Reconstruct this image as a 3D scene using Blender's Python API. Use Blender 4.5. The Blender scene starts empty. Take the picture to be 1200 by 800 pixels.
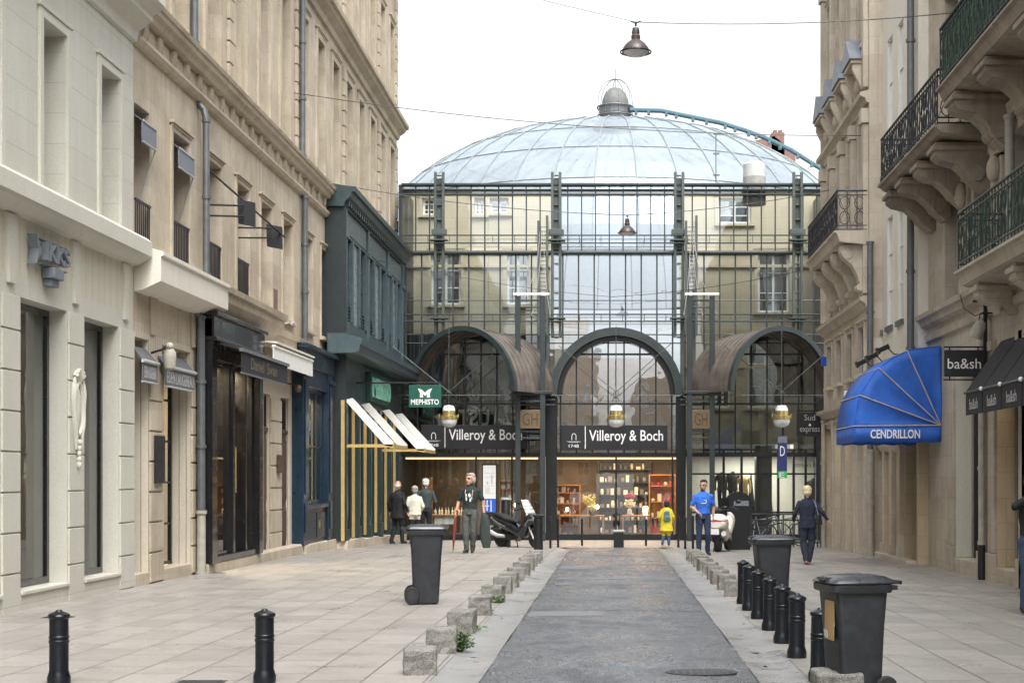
import bpy, bmesh, math, random
import numpy as np
from mathutils import Vector, Matrix, noise
random.seed(7)
R = math.radians
scene = bpy.context.scene
COL = scene.collection

# ------------------------------------------------------------------ camera
F = 1800.0; CX = 717.0; HY = 559.0; CAMZ = 1.6
cam = bpy.data.cameras.new('camera'); camo = bpy.data.objects.new('camera', cam); COL.objects.link(camo)
camo.location = (0, 0, CAMZ); camo.rotation_euler = (R(90), 0, 0)
cam.sensor_width = 36; cam.lens = 54; cam.shift_x = -(CX-600)/1200; cam.shift_y = (HY-400)/1200
cam.clip_end = 2000; scene.camera = camo
# ------------------------------------------------------------------ world, sun, exposure
SUN_EL, SUN_AZ = 58, 163
w = bpy.data.worlds.new('World'); scene.world = w; w.use_nodes = True
nt = w.node_tree; nt.nodes.clear()
out = nt.nodes.new('ShaderNodeOutputWorld'); bg = nt.nodes.new('ShaderNodeBackground')
sky = nt.nodes.new('ShaderNodeTexSky'); sky.sky_type = 'NISHITA'; sky.sun_disc = False
sky.sun_elevation = R(SUN_EL); sky.sun_rotation = R(SUN_AZ); sky.air_density = 1.0; sky.dust_density = 6.0; sky.ozone_density = 1.5
hs = nt.nodes.new('ShaderNodeHueSaturation'); hs.inputs['Saturation'].default_value = 0.16
nt.links.new(sky.outputs[0], hs.inputs['Color']); nt.links.new(hs.outputs[0], bg.inputs[0])
bg.inputs[1].default_value = 0.15
nt.links.new(bg.outputs[0], out.inputs[0])
sl = bpy.data.lights.new('sun', 'SUN'); sl.energy = 0.6; sl.angle = R(30); sl.color = (1, .985, .955)
so = bpy.data.objects.new('sun', sl); COL.objects.link(so); so.rotation_euler = (R(90-SUN_EL), 0, R(180-SUN_AZ)); so.location = (0, 0, 40)
scene.view_settings.view_transform = 'Standard'; scene.view_settings.look = 'None'
scene.view_settings.exposure = 1.46; scene.view_settings.gamma = 1
scene.cycles.max_bounces = 8; scene.cycles.diffuse_bounces = 4; scene.cycles.transparent_max_bounces = 24
scene.cycles.use_denoising = True; scene.cycles.sample_clamp_indirect = 6; scene.cycles.caustics_reflective = False; scene.cycles.caustics_refractive = False

# ------------------------------------------------------------------ helpers
def gz(y): return .05-.0065*y if y < 36 else -.184-.0207*(min(y, 52)-36)
def gp(px, py):                       # pixel on the ground -> x, y, z
    Y = 1.55/((py-HY)/F-.0065)
    if Y > 36: Y = 1.0388/((py-HY)/F-.0207)
    return ((px-CX)/F*Y, Y, gz(Y))
def PX(px, Y): return (px-CX)/F*Y
def PZ(py, Y): return CAMZ-(py-HY)/F*Y
ORG = {}
def empty(name, loc, label, cat, group=None, rz=0):
    o = bpy.data.objects.new(name, None); COL.objects.link(o); o.location = loc; o.empty_display_size = .2
    ORG[o.name] = Vector(loc); o['label'] = label; o['category'] = cat
    if group: o['group'] = group
    return o
def tag(o, label=None, cat=None, group=None, kind=None):
    for k, v in (('label', label), ('category', cat), ('group', group), ('kind', kind)):
        if v: o[k] = v
    return o
class MB:
    def __init__(s): s.v = []; s.f = []; s.m = []; s.M = None; s.mi = 0
    def add(s, vs, fs, mi=None):
        n = len(s.v)
        for p in vs:
            p = Vector(p); s.v.append(s.M @ p if s.M else p)
        for f in fs: s.f.append([n+i for i in f]); s.m.append(s.mi if mi is None else mi)
        return s
    def box(s, x0, x1, y0, y1, z0, z1, mi=None):
        x0, x1 = sorted((x0, x1)); y0, y1 = sorted((y0, y1)); z0, z1 = sorted((z0, z1))
        return s.add([(x, y, z) for z in (z0, z1) for y in (y0, y1) for x in (x0, x1)],
            [(0,2,3,1),(4,5,7,6),(0,1,5,4),(2,6,7,3),(0,4,6,2),(1,3,7,5)], mi)
    def quad(s, a, b, c, d, mi=None): return s.add([a, b, c, d], [(0,1,2,3)], mi)
    def loft(s, rings, mi=None, caps=True, close=True):
        n = len(rings[0]); vs = [p for r in rings for p in r]; fs = []
        for i in range(len(rings)-1):
            for j in range(n if close else n-1):
                k = (j+1) % n; fs.append((i*n+j, i*n+k, (i+1)*n+k, (i+1)*n+j))
        if caps: fs.append(tuple(range(n))[::-1]); fs.append(tuple((len(rings)-1)*n+j for j in range(n)))
        return s.add(vs, fs, mi)
    def tube(s, pts, r, n=8, mi=None, caps=True):
        pts = [Vector(p) for p in pts]; rs = r if isinstance(r, (list, tuple)) else [r]*len(pts); rings = []; pu = None
        for i, p in enumerate(pts):
            d = (pts[min(i+1, len(pts)-1)]-pts[max(i-1, 0)]).normalized()
            u = Vector((0,0,1)) if abs(d.z) < .9 else Vector((1,0,0))
            if pu is not None: u = pu
            a = (u - d*u.dot(d)).normalized(); b = d.cross(a); pu = a
            rings.append([p+(a*math.cos(t)+b*math.sin(t))*rs[i] for t in [2*math.pi*k/n+math.pi/n for k in range(n)]])
        return s.loft(rings, mi, caps)
    def lathe(s, prof, c=(0,0,0), n=20, mi=None, axis='z', caps=True):
        rings = []
        for r, h in prof:
            ring = []
            for k in range(n):
                t = 2*math.pi*k/n; x, y = r*math.cos(t), r*math.sin(t)
                ring.append({'z': (c[0]+x, c[1]+y, c[2]+h), 'x': (c[0]+h, c[1]+x, c[2]+y), 'y': (c[0]+x, c[1]+h, c[2]+y)}[axis])
            rings.append(ring)
        return s.loft(rings, mi, caps)
    def prism(s, pts, a, b, axis='x', mi=None):    # pts in the two other axes
        def P(u, v, t): return {'x': (t, u, v), 'y': (u, t, v), 'z': (u, v, t)}[axis]
        return s.loft([[P(u, v, a) for u, v in pts], [P(u, v, b) for u, v in pts]], mi)
    def ell(s, c, r, mi=None, n=14, m=9, rot=None):
        rings = []
        for i in range(m+1):
            ph = -math.pi/2+math.pi*i/m; ph = max(min(ph, 1.5), -1.5)
            ring = []
            for k in range(n):
                t = 2*math.pi*k/n; p = Vector((r[0]*math.cos(ph)*math.cos(t), r[1]*math.cos(ph)*math.sin(t), r[2]*math.sin(ph)))
                if rot: p = rot @ p
                ring.append(Vector(c)+p)
            rings.append(ring)
        return s.loft(rings, mi)
    def build(s, name, mats, parent=None, origin=None, bevel=0, smooth=False, seg=2, norm=True):
        if not isinstance(mats, (list, tuple)): mats = [mats]
        if parent is not None: org = ORG[parent.name]
        elif origin is not None: org = Vector(origin)
        else:
            a = np.array([tuple(v) for v in s.v]); org = Vector((a[:,0].mean(), a[:,1].mean(), a[:,2].min()))
        me = bpy.data.meshes.new(name)
        me.from_pydata([tuple(v-org) for v in s.v], [], s.f)
        for m in mats: me.materials.append(m)
        me.polygons.foreach_set('material_index', s.m)
        if norm:
            bm = bmesh.new(); bm.from_mesh(me); bmesh.ops.recalc_face_normals(bm, faces=bm.faces); bm.to_mesh(me); bm.free()
        if smooth: 
            me.polygons.foreach_set('use_smooth', [True]*len(me.polygons)); me.set_sharp_from_angle(angle=R(smooth if smooth is not True else 40))
        o = bpy.data.objects.new(name, me); COL.objects.link(o)
        if parent is not None: o.parent = parent
        else: o.location = org
        ORG[o.name] = org
        if bevel:
            b = o.modifiers.new('bevel', 'BEVEL'); b.width = bevel; b.segments = seg; b.limit_method = 'ANGLE'; b.angle_limit = R(40)
        return o
def copy_tree(o, parent=None):
    c = o.copy(); COL.objects.link(c)
    if parent is not None: c.parent = parent
    for ch in list(o.children): copy_tree(ch, c)
    return c
# facade frames: (u along the street, v outwards, z up)
def frameL(X): return lambda u, v, z: (X+v, u, z)
def frameR(X): return lambda u, v, z: (X-v, u, z)
def frameM(Y): return lambda u, v, z: (u, Y-v, z)
def fbox(mb, fr, u0, u1, v0, v1, z0, z1, mi=None):
    a = fr(u0, v0, z0); b = fr(u1, v1, z1); return mb.box(a[0], b[0], a[1], b[1], a[2], b[2], mi)
def fprof(mb, fr, prof, u0, u1, mi=None):   # profile of (v, z) points run along u
    return mb.loft([[fr(u0, v, z) for v, z in prof], [fr(u1, v, z) for v, z in prof]], mi)
def wall(mb, fr, u0, u1, z0, z1, holes, t=.4, v=0, mi=None):
    us = sorted({u0, u1, *[h[0] for h in holes], *[h[1] for h in holes]}); us = [u for u in us if u0 <= u <= u1]
    zs = sorted({z0, z1, *[h[2] for h in holes], *[h[3] for h in holes]}); zs = [z for z in zs if z0 <= z <= z1]
    nu, nz = len(us)-1, len(zs)-1
    def solid(i, j):
        if i < 0 or j < 0 or i >= nu or j >= nz: return False
        cu, cz = (us[i]+us[i+1])/2, (zs[j]+zs[j+1])/2
        return not any(h[0] < cu < h[1] and h[2] < cz < h[3] for h in holes)
    for i in range(nu):
        for j in range(nz):
            if not solid(i, j): continue
            a, b, c, d = us[i], us[i+1], zs[j], zs[j+1]
            mb.quad(fr(a,v,c), fr(b,v,c), fr(b,v,d), fr(a,v,d), mi)
            mb.quad(fr(a,v-t,c), fr(a,v-t,d), fr(b,v-t,d), fr(b,v-t,c), mi)
            if not solid(i-1, j): mb.quad(fr(a,v,c), fr(a,v,d), fr(a,v-t,d), fr(a,v-t,c), mi)
            if not solid(i+1, j): mb.quad(fr(b,v,c), fr(b,v-t,c), fr(b,v-t,d), fr(b,v,d), mi)
            if not solid(i, j-1): mb.quad(fr(a,v,c), fr(a,v-t,c), fr(b,v-t,c), fr(b,v,c), mi)
            if not solid(i, j+1): mb.quad(fr(a,v,d), fr(b,v,d), fr(b,v-t,d), fr(a,v-t,d), mi)
def weld(o):
    bm = bmesh.new(); bm.from_mesh(o.data); bmesh.ops.remove_doubles(bm, verts=bm.verts, dist=1e-4); bmesh.ops.recalc_face_normals(bm, faces=bm.faces); bm.to_mesh(o.data); bm.free()
def surround(mb, fr, u0, u1, z0, z1, w=.14, p=.04, sill=True, head=True, mi=None):
    fbox(mb, fr, u0-w, u0-.004, -.02, p, z0, z1+w, mi); fbox(mb, fr, u1+.004, u1+w, -.02, p, z0, z1+w, mi)
    fbox(mb, fr, u0-.004, u1+.004, -.02, p-.003, z1+.004, z1+w-.003, mi)
    if head:
        fbox(mb, fr, u0-w-.03, u1+w+.03, -.02, p+.05, z1+w+.002, z1+w+.05, mi); fbox(mb, fr, u0-w, u1+w, -.02, p+.02, z1+w-.04, z1+w+.001, mi)
    if sill: fbox(mb, fr, u0-w-.02, u1+w+.02, -.02, p+.07, z0-.09, z0-.002, mi)
def window(parent, fr, u0, u1, z0, z1, v, fm, gm, cols=2, rows=3, fw=.06, label=None, name='window', back=None):
    b = MB(); e = .004
    fbox(b, fr, u0+e, u0+fw, v-.05, v, z0+e, z1-e); fbox(b, fr, u1-fw, u1-e, v-.05, v, z0+e, z1-e)
    fbox(b, fr, u0+fw, u1-fw, v-.05, v, z0+e, z0+fw); fbox(b, fr, u0+fw, u1-fw, v-.05, v, z1-fw, z1-e)
    for i in range(1, cols):
        u = u0+(u1-u0)*i/cols; fbox(b, fr, u-fw*.5, u+fw*.5, v-.05, v+.004, z0+fw, z1-fw)
    for j in range(1, rows):
        z = z0+(z1-z0)*j/rows; fbox(b, fr, u0+fw, u1-fw, v-.045, v-.006, z-.018, z+.018)
    o = b.build(name, fm, parent)
    if label: o['label'] = label
    g = MB(); g.quad(fr(u0+e, v-.03, z0+e), fr(u1-e, v-.03, z0+e), fr(u1-e, v-.03, z1-e), fr(u0+e, v-.03, z1-e))
    p = g.build('pane', gm, o)
    if back is not None:
        c = MB(); fbox(c, fr, u0-.1, u1+.1, v-.5, v-.48, z0-.1, z1+.1); c.build('blind', back, o)
    return o
def text(s, origin, right, up, wd, ht, mat, parent, name='lettering', ext=.006, bold=0.0, keep=False):
    cu = bpy.data.curves.new('t', 'FONT'); cu.body = s; cu.extrude = .02; cu.offset = bold; cu.resolution_u = 3
    t = bpy.data.objects.new('t', cu); COL.objects.link(t); bpy.context.view_layer.update()
    me = bpy.data.meshes.new_from_object(t.evaluated_get(bpy.context.evaluated_depsgraph_get()))
    bpy.data.objects.remove(t); bpy.data.curves.remove(cu)
    a = np.empty(len(me.vertices)*3); me.vertices.foreach_get('co', a); a = a.reshape(-1, 3)
    mn, mx = a.min(0), a.max(0); sx, sy = wd/(mx[0]-mn[0]), ht/(mx[1]-mn[1])
    if keep: sx = sy = min(sx, sy)
    rt, u = Vector(right).normalized(), Vector(up).normalized(); n = rt.cross(u)
    b = MB(); O = Vector(origin)
    vs = [O + rt*((p[0]-mn[0])*sx) + u*((p[1]-mn[1])*sy) + n*((p[2]/.02+1)*.5*ext) for p in a]
    b.add(vs, [tuple(p.vertices) for p in me.polygons]); bpy.data.meshes.remove(me)
    return b.build(name, mat, parent)

# ------------------------------------------------------------------ materials
def N(nt, t, **kw):
    n = nt.nodes.new(t)
    for k, v in kw.items():
        if k in n.inputs: n.inputs[k].default_value = v
        else: setattr(n, k, v)
    return n
def mat(name, col, rough=.6, metal=0, spec=.5, noise=.12, nscale=6, bump=0, bscale=40, coat=0, emit=None, es=0):
    m = bpy.data.materials.new(name); m.use_nodes = True; t = m.node_tree; p = t.nodes['Principled BSDF']
    p.inputs['Roughness'].default_value = rough; p.inputs['Metallic'].default_value = metal
    p.inputs['Specular IOR Level'].default_value = spec; p.inputs['Coat Weight'].default_value = coat
    p.inputs['Base Color'].default_value = (*col, 1)
    tc = N(t, 'ShaderNodeTexCoord')
    if noise:
        nz = N(t, 'ShaderNodeTexNoise', Scale=nscale, Detail=6.0, Roughness=.65); t.links.new(tc.outputs['Object'], nz.inputs['Vector'])
        mr = N(t, 'ShaderNodeMapRange'); mr.inputs[1].default_value = .3; mr.inputs[2].default_value = .7
        mr.inputs[3].default_value = 1-noise; mr.inputs[4].default_value = 1+noise; t.links.new(nz.outputs['Fac'], mr.inputs[0])
        mx = N(t, 'ShaderNodeVectorMath', operation='SCALE'); mx.inputs[0].default_value = col
        t.links.new(mr.outputs[0], mx.inputs['Scale']); t.links.new(mx.outputs[0], p.inputs['Base Color'])
        r2 = N(t, 'ShaderNodeMapRange'); r2.inputs[1].default_value = .3; r2.inputs[2].default_value = .7
        r2.inputs[3].default_value = max(rough-.08, .02); r2.inputs[4].default_value = min(rough+.08, 1); t.links.new(nz.outputs['Fac'], r2.inputs[0]); t.links.new(r2.outputs[0], p.inputs['Roughness'])
    if bump:
        nb = N(t, 'ShaderNodeTexNoise', Scale=bscale, Detail=5.0); t.links.new(tc.outputs['Object'], nb.inputs['Vector'])
        b = N(t, 'ShaderNodeBump', Strength=bump, Distance=.01); t.links.new(nb.outputs['Fac'], b.inputs['Height']); t.links.new(b.outputs[0], p.inputs['Normal'])
    if emit: p.inputs['Emission Color'].default_value = (*emit, 1); p.inputs['Emission Strength'].default_value = es
    return m
def stone(name, c1, c2, stain, bw=.8, bh=.42, mortar=.006, jd=.75, rough=.85, sstr=.6, bump=.35, off=.5, zoff=0, mode='wall', var=.5):
    """ashlar: brick pattern in the plane of the wall + blotches + vertical rain streaks"""
    m = bpy.data.materials.new(name); m.use_nodes = True; t = m.node_tree; L = t.links.new; p = t.nodes['Principled BSDF']
    g = N(t, 'ShaderNodeNewGeometry'); sp = N(t, 'ShaderNodeSeparateXYZ'); L(g.outputs['Position'], sp.inputs[0])
    ad = N(t, 'ShaderNodeMath', operation='ADD'); L(sp.outputs['X'], ad.inputs[0]); L(sp.outputs['Y'], ad.inputs[1])
    za = N(t, 'ShaderNodeMath', operation='ADD'); L(sp.outputs['Z'], za.inputs[0]); za.inputs[1].default_value = zoff
    cb = N(t, 'ShaderNodeCombineXYZ')
    if mode == 'wall': L(ad.outputs[0], cb.inputs[0]); L(za.outputs[0], cb.inputs[1])
    else: L(sp.outputs['Y'], cb.inputs[0]); L(sp.outputs['X'], cb.inputs[1])
    br = N(t, 'ShaderNodeTexBrick', Scale=1.0); br.offset = off
    br.inputs['Color1'].default_value = (*c1, 1); br.inputs['Color2'].default_value = (*c2, 1)
    br.inputs['Mortar'].default_value = (*[x*jd for x in c1], 1); br.inputs['Mortar Size'].default_value = mortar
    br.inputs['Mortar Smooth'].default_value = .3; br.inputs['Brick Width'].default_value = bw; br.inputs['Row Height'].default_value = bh
    L(cb.outputs[0], br.inputs['Vector'])
    n1 = N(t, 'ShaderNodeTexNoise', Scale=1.1, Detail=8.0, Roughness=.7); L(g.outputs['Position'], n1.inputs['Vector'])
    r1 = N(t, 'ShaderNodeMapRange'); r1.inputs[1].default_value = .42; r1.inputs[2].default_value = .75; L(n1.outputs['Fac'], r1.inputs[0])
    mp = N(t, 'ShaderNodeMapping'); mp.inputs['Scale'].default_value = (7, 7, .30) if mode == 'wall' else (2, 2, 2); L(g.outputs['Position'], mp.inputs[0])
    n2 = N(t, 'ShaderNodeTexNoise', Scale=1.0, Detail=5.0, Roughness=.6); L(mp.outputs[0], n2.inputs['Vector'])
    r2 = N(t, 'ShaderNodeMapRange'); r2.inputs[1].default_value = .45; r2.inputs[2].default_value = .8; L(n2.outputs['Fac'], r2.inputs[0])
    mm = N(t, 'ShaderNodeMath', operation='MAXIMUM'); L(r1.outputs[0], mm.inputs[0]); L(r2.outputs[0], mm.inputs[1])
    if mode != 'wall':
        vo = N(t, 'ShaderNodeTexVoronoi', Scale=2.6); L(g.outputs['Position'], vo.inputs['Vector']); lt = N(t, 'ShaderNodeMath', operation='LESS_THAN'); L(vo.outputs['Distance'], lt.inputs[0]); lt.inputs[1].default_value = .055
        m9 = N(t, 'ShaderNodeMath', operation='MAXIMUM'); L(lt.outputs[0], m9.inputs[0]); L(mm.outputs[0], m9.inputs[1]); mm = m9
    ms = N(t, 'ShaderNodeMath', operation='MULTIPLY'); L(mm.outputs[0], ms.inputs[0]); ms.inputs[1].default_value = sstr
    mx = N(t, 'ShaderNodeMix', data_type='RGBA'); L(ms.outputs[0], mx.inputs[0]); L(br.outputs['Color'], mx.inputs[6]); mx.inputs[7].default_value = (*stain, 1)
    n3 = N(t, 'ShaderNodeTexNoise', Scale=38.0, Detail=4.0); L(g.outputs['Position'], n3.inputs['Vector'])
    r3 = N(t, 'ShaderNodeMapRange'); r3.inputs[1].default_value = .3; r3.inputs[2].default_value = .7; r3.inputs[3].default_value = .93 if mode == 'wall' else .88; r3.inputs[4].default_value = 1.06 if mode == 'wall' else 1.1; L(n3.outputs['Fac'], r3.inputs[0])
    sc = N(t, 'ShaderNodeVectorMath', operation='SCALE'); L(mx.outputs[2], sc.inputs[0]); L(r3.outputs[0], sc.inputs['Scale'])
    L(sc.outputs[0], p.inputs['Base Color']); p.inputs['Roughness'].default_value = rough
    iv = N(t, 'ShaderNodeMath', operation='MULTIPLY_ADD'); L(br.outputs['Fac'], iv.inputs[0]); iv.inputs[1].default_value = -1.0
    if mode == 'wall': L(n3.outputs['Fac'], iv.inputs[2])
    bp = N(t, 'ShaderNodeBump', Strength=bump, Distance=.012); L(iv.outputs[0], bp.inputs['Height']); L(bp.outputs[0], p.inputs['Normal'])
    if mode != 'wall':
        r4 = N(t, 'ShaderNodeMapRange'); r4.inputs[1].default_value = .35; r4.inputs[2].default_value = .65; r4.inputs[3].default_value = rough-.22; r4.inputs[4].default_value = rough+.12
        L(n1.outputs['Fac'], r4.inputs[0]); L(r4.outputs[0], p.inputs['Roughness'])
    return m
def glass(name, tint=(.8,.85,.85), refl=.25, rough=.02, milky=.0, wave=0, wscale=1.2):
    m = bpy.data.materials.new(name); m.use_nodes = True; t = m.node_tree; L = t.links.new; t.nodes.clear()
    o = N(t, 'ShaderNodeOutputMaterial'); tr = N(t, 'ShaderNodeBsdfTransparent'); tr.inputs[0].default_value = (*tint, 1)
    gl = N(t, 'ShaderNodeBsdfGlossy', Roughness=rough); gl.inputs[0].default_value = (.93, .97, 1, 1)
    lw = N(t, 'ShaderNodeLayerWeight', Blend=.25); mr = N(t, 'ShaderNodeMapRange'); mr.inputs[3].default_value = refl; mr.inputs[4].default_value = min(refl+.6, 1)
    L(lw.outputs['Fresnel'], mr.inputs[0]); mx = N(t, 'ShaderNodeMixShader'); L(mr.outputs[0], mx.inputs[0]); L(tr.outputs[0], mx.inputs[1]); L(gl.outputs[0], mx.inputs[2])
    if wave:
        g = N(t, 'ShaderNodeNewGeometry'); nz = N(t, 'ShaderNodeTexNoise', Scale=wscale, Detail=2.0); L(g.outputs['Position'], nz.inputs['Vector'])
        bp = N(t, 'ShaderNodeBump', Strength=wave, Distance=.02); L(nz.outputs['Fac'], bp.inputs['Height']); L(bp.outputs[0], gl.inputs['Normal'])
    last = mx
    if milky:
        d = N(t, 'ShaderNodeBsdfDiffuse'); d.inputs[0].default_value = (.52, .60, .67, 1); tl = N(t, 'ShaderNodeBsdfTranslucent'); tl.inputs[0].default_value = (.52, .61, .69, 1)  # pale blue of the sky put into a milky diffuse layer
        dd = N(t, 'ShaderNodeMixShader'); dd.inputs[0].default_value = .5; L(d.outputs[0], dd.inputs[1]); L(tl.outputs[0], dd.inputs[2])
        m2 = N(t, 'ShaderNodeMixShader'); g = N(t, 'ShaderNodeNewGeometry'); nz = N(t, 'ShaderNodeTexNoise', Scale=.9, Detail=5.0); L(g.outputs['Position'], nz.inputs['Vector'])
        r = N(t, 'ShaderNodeMapRange'); r.inputs[1].default_value = .3; r.inputs[2].default_value = .7; r.inputs[3].default_value = milky*.6; r.inputs[4].default_value = milky*1.4; L(nz.outputs['Fac'], r.inputs[0])
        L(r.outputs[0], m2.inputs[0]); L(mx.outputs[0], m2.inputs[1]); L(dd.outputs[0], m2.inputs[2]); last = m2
    L(last.outputs[0], o.inputs[0]); return m
def asphalt():
    m = bpy.data.materials.new('asphalt'); m.use_nodes = True; t = m.node_tree; L = t.links.new; p = t.nodes['Principled BSDF']
    g = N(t, 'ShaderNodeNewGeometry')
    fm_ = N(t, 'ShaderNodeMapping'); fm_.inputs['Scale'].default_value = (1, .26, 1); L(g.outputs['Position'], fm_.inputs[0])
    f = N(t, 'ShaderNodeTexNoise', Scale=72.0, Detail=3.0, Roughness=.75); L(fm_.outputs[0], f.inputs['Vector'])
    mp = N(t, 'ShaderNodeMapping'); mp.inputs['Scale'].default_value = (.7, .45, 1); L(g.outputs['Position'], mp.inputs[0])
    l = N(t, 'ShaderNodeTexNoise', Scale=1.5, Detail=8.0, Roughness=.72); L(mp.outputs[0], l.inputs['Vector'])
    cr = N(t, 'ShaderNodeValToRGB'); cr.color_ramp.elements[0].position = .40; cr.color_ramp.elements[0].color = (.012,.013,.016,1)
    cr.color_ramp.elements[1].position = .60; cr.color_ramp.elements[1].color = (.19,.198,.215,1); L(f.outputs['Fac'], cr.inputs[0])
    r = N(t, 'ShaderNodeMapRange'); r.inputs[1].default_value = .35; r.inputs[2].default_value = .68; r.inputs[3].default_value = .6; r.inputs[4].default_value = 1.25; L(l.outputs['Fac'], r.inputs[0])
    s = N(t, 'ShaderNodeVectorMath', operation='SCALE'); L(cr.outputs[0], s.inputs[0]); L(r.outputs[0], s.inputs['Scale']); L(s.outputs[0], p.inputs['Base Color'])
    r2 = N(t, 'ShaderNodeMapRange'); r2.inputs[1].default_value = .38; r2.inputs[2].default_value = .62; r2.inputs[3].default_value = .48; r2.inputs[4].default_value = .15; L(l.outputs['Fac'], r2.inputs[0]); L(r2.outputs[0], p.inputs['Roughness'])
    b = N(t, 'ShaderNodeBump', Strength=.40, Distance=.010); L(f.outputs['Fac'], b.inputs['Height']); L(b.outputs[0], p.inputs['Normal'])
    return m
def granite():
    m = bpy.data.materials.new('granite'); m.use_nodes = True; t = m.node_tree; L = t.links.new; p = t.nodes['Principled BSDF']
    g = N(t, 'ShaderNodeNewGeometry'); v = N(t, 'ShaderNodeTexVoronoi', Scale=190.0); L(g.outputs['Position'], v.inputs['Vector'])
    n = N(t, 'ShaderNodeTexNoise', Scale=9.0, Detail=7.0, Roughness=.7); L(g.outputs['Position'], n.inputs['Vector'])
    sp = N(t, 'ShaderNodeSeparateColor'); L(v.outputs['Color'], sp.inputs[0])
    cr = N(t, 'ShaderNodeValToRGB'); e = cr.color_ramp.elements; e[0].position = .08; e[0].color = (.08,.08,.074,1); e[1].position = .95; e[1].color = (.30,.29,.26,1)
    x = e.new(.4); x.color = (.19,.185,.165,1); L(sp.outputs[0], cr.inputs[0])
    r = N(t, 'ShaderNodeMapRange'); r.inputs[1].default_value = .3; r.inputs[2].default_value = .7; r.inputs[3].default_value = .55; r.inputs[4].default_value = 1.2; L(n.outputs['Fac'], r.inputs[0])
    s = N(t, 'ShaderNodeVectorMath', operation='SCALE'); L(cr.outputs[0], s.inputs[0]); L(r.outputs[0], s.inputs['Scale']); L(s.outputs[0], p.inputs['Base Color']); p.inputs['Roughness'].default_value = .8
    b = N(t, 'ShaderNodeBump', Strength=.6, Distance=.01); L(n.outputs['Fac'], b.inputs['Height']); L(b.outputs[0], p.inputs['Normal'])
    return m
M = {}
M['lime'] = stone('limestone', (.56,.49,.385), (.47,.405,.305), (.24,.19,.14), bw=1.1, bh=.45, sstr=.72, mortar=.004, jd=.8)
M['limeR'] = stone('limestone_grey', (.58,.53,.44), (.50,.44,.355), (.22,.18,.14), bw=.9, bh=.40, sstr=.55, mortar=.005, jd=.72)
M['warmlime'] = stone('limestone_warm', (.56,.455,.32), (.51,.40,.27), (.30,.225,.145), bw=.7, bh=.42, sstr=.45, mortar=.006, jd=.72)
M['cream'] = stone('painted_cream_stone', (.57,.562,.492), (.55,.54,.472), (.36,.34,.27), bw=30, bh=.415, sstr=.45, mortar=.006, jd=.72, zoff=.08, off=0, rough=.6)
M['creamplain'] = stone('painted_cream_render', (.58,.57,.495), (.56,.55,.475), (.38,.36,.29), bw=50, bh=50, sstr=.35, off=0, rough=.6)
M['pale'] = stone('pale_render', (.70,.67,.59), (.68,.65,.57), (.45,.40,.32), bw=50, bh=50, sstr=.35, off=0, rough=.7)
M['ribbed'] = stone('grooved_plaster', (.60,.54,.44), (.57,.51,.41), (.38,.32,.24), bw=.125, bh=60, sstr=.3, mortar=.009, jd=.45, off=0)
M['ribcream'] = stone('grooved_cream_plaster', (.60,.57,.47), (.58,.55,.45), (.40,.37,.28), bw=.27, bh=60, sstr=.3, mortar=.006, jd=.5, off=0)
M['limeD'] = stone('limestone_grimy', (.50,.45,.37), (.43,.38,.30), (.17,.14,.105), bw=.9, bh=.40, sstr=.65, mortar=.005, jd=.7)
M['dirtystone'] = stone('weathered_stone', (.33,.28,.22), (.27,.225,.17), (.09,.075,.06), bw=1.5, bh=1.5, sstr=.85, off=0)
M['pavL'] = stone('paving_slabs', (.328,.308,.282), (.268,.252,.230), (.19,.175,.155), bw=.95, bh=.50, mortar=.010, jd=.30, rough=.46, sstr=.5, bump=.25, mode='floor')
M['pavR'] = stone('paving_slabs_grey', (.328,.31,.282), (.252,.246,.230), (.185,.172,.155), bw=.95, bh=.50, mortar=.010, jd=.30, rough=.48, sstr=.55, bump=.25, mode='floor')
M['gutter'] = stone('gutter_stone', (.27,.268,.265), (.22,.218,.215), (.15,.148,.145), bw=.95, bh=5, mortar=.012, jd=.45, rough=.42, sstr=.25, bump=.0, mode='floor', off=0)
M['asphalt'] = asphalt(); M['granite'] = granite()
M['ground'] = stone('back_ground', (.30,.28,.25), (.26,.24,.22), (.18,.17,.15), bw=1.2, bh=.6, rough=.6, mode='floor')
M['steel'] = mat('green_grey_steel', (.036,.047,.047), .42, .15, noise=.2, nscale=3)
M['steelL'] = mat('pale_green_steel', (.078,.094,.088), .45, .15, noise=.2, nscale=3)
M['dsteel'] = mat('dark_steel', (.035,.043,.045), .4, .2, noise=.2)
M['ddsteel'] = mat('black_steel', (.012,.014,.015), .38, .2, noise=.2)
M['copper'] = mat('brown_copper_sheet', (.15,.13,.11), .5, .3, noise=.35, nscale=2)
M['glassU'] = glass('hall_glass_upper', (.74,.79,.81), .13, .015, wave=.10)
M['glassC'] = glass('hall_glass_centre', (.62,.68,.74), .20, .015, wave=.16); M['glassA'] = glass('hall_glass_arch', (.50,.57,.62), .34, .015, wave=.25); M['glassB'] = glass('hall_glass_side', (.70,.73,.70), .14, .015, wave=.12)
M['glassS'] = glass('shop_glass', (.88,.9,.9), .10, .01, wave=.03)
M['glassD'] = glass('dome_glass', (.86,.90,.93), .14, .08, milky=.44)
M['glassW'] = glass('window_glass', (.25,.28,.30), .30, .01, wave=.06)
M['glassM'] = glass('mirror_window_glass', (.2,.22,.24), .75, .01, wave=.03)
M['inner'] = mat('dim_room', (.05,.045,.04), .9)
M['iron'] = mat('black_iron', (.012,.012,.014), .4, .1, noise=.25, nscale=20)
M['ironB'] = mat('blue_black_iron', (.022,.024,.032), .45, .1, noise=.3, nscale=20)
M['ironG'] = mat('green_iron', (.025,.045,.040), .45, .1, noise=.3, nscale=20)
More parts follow.
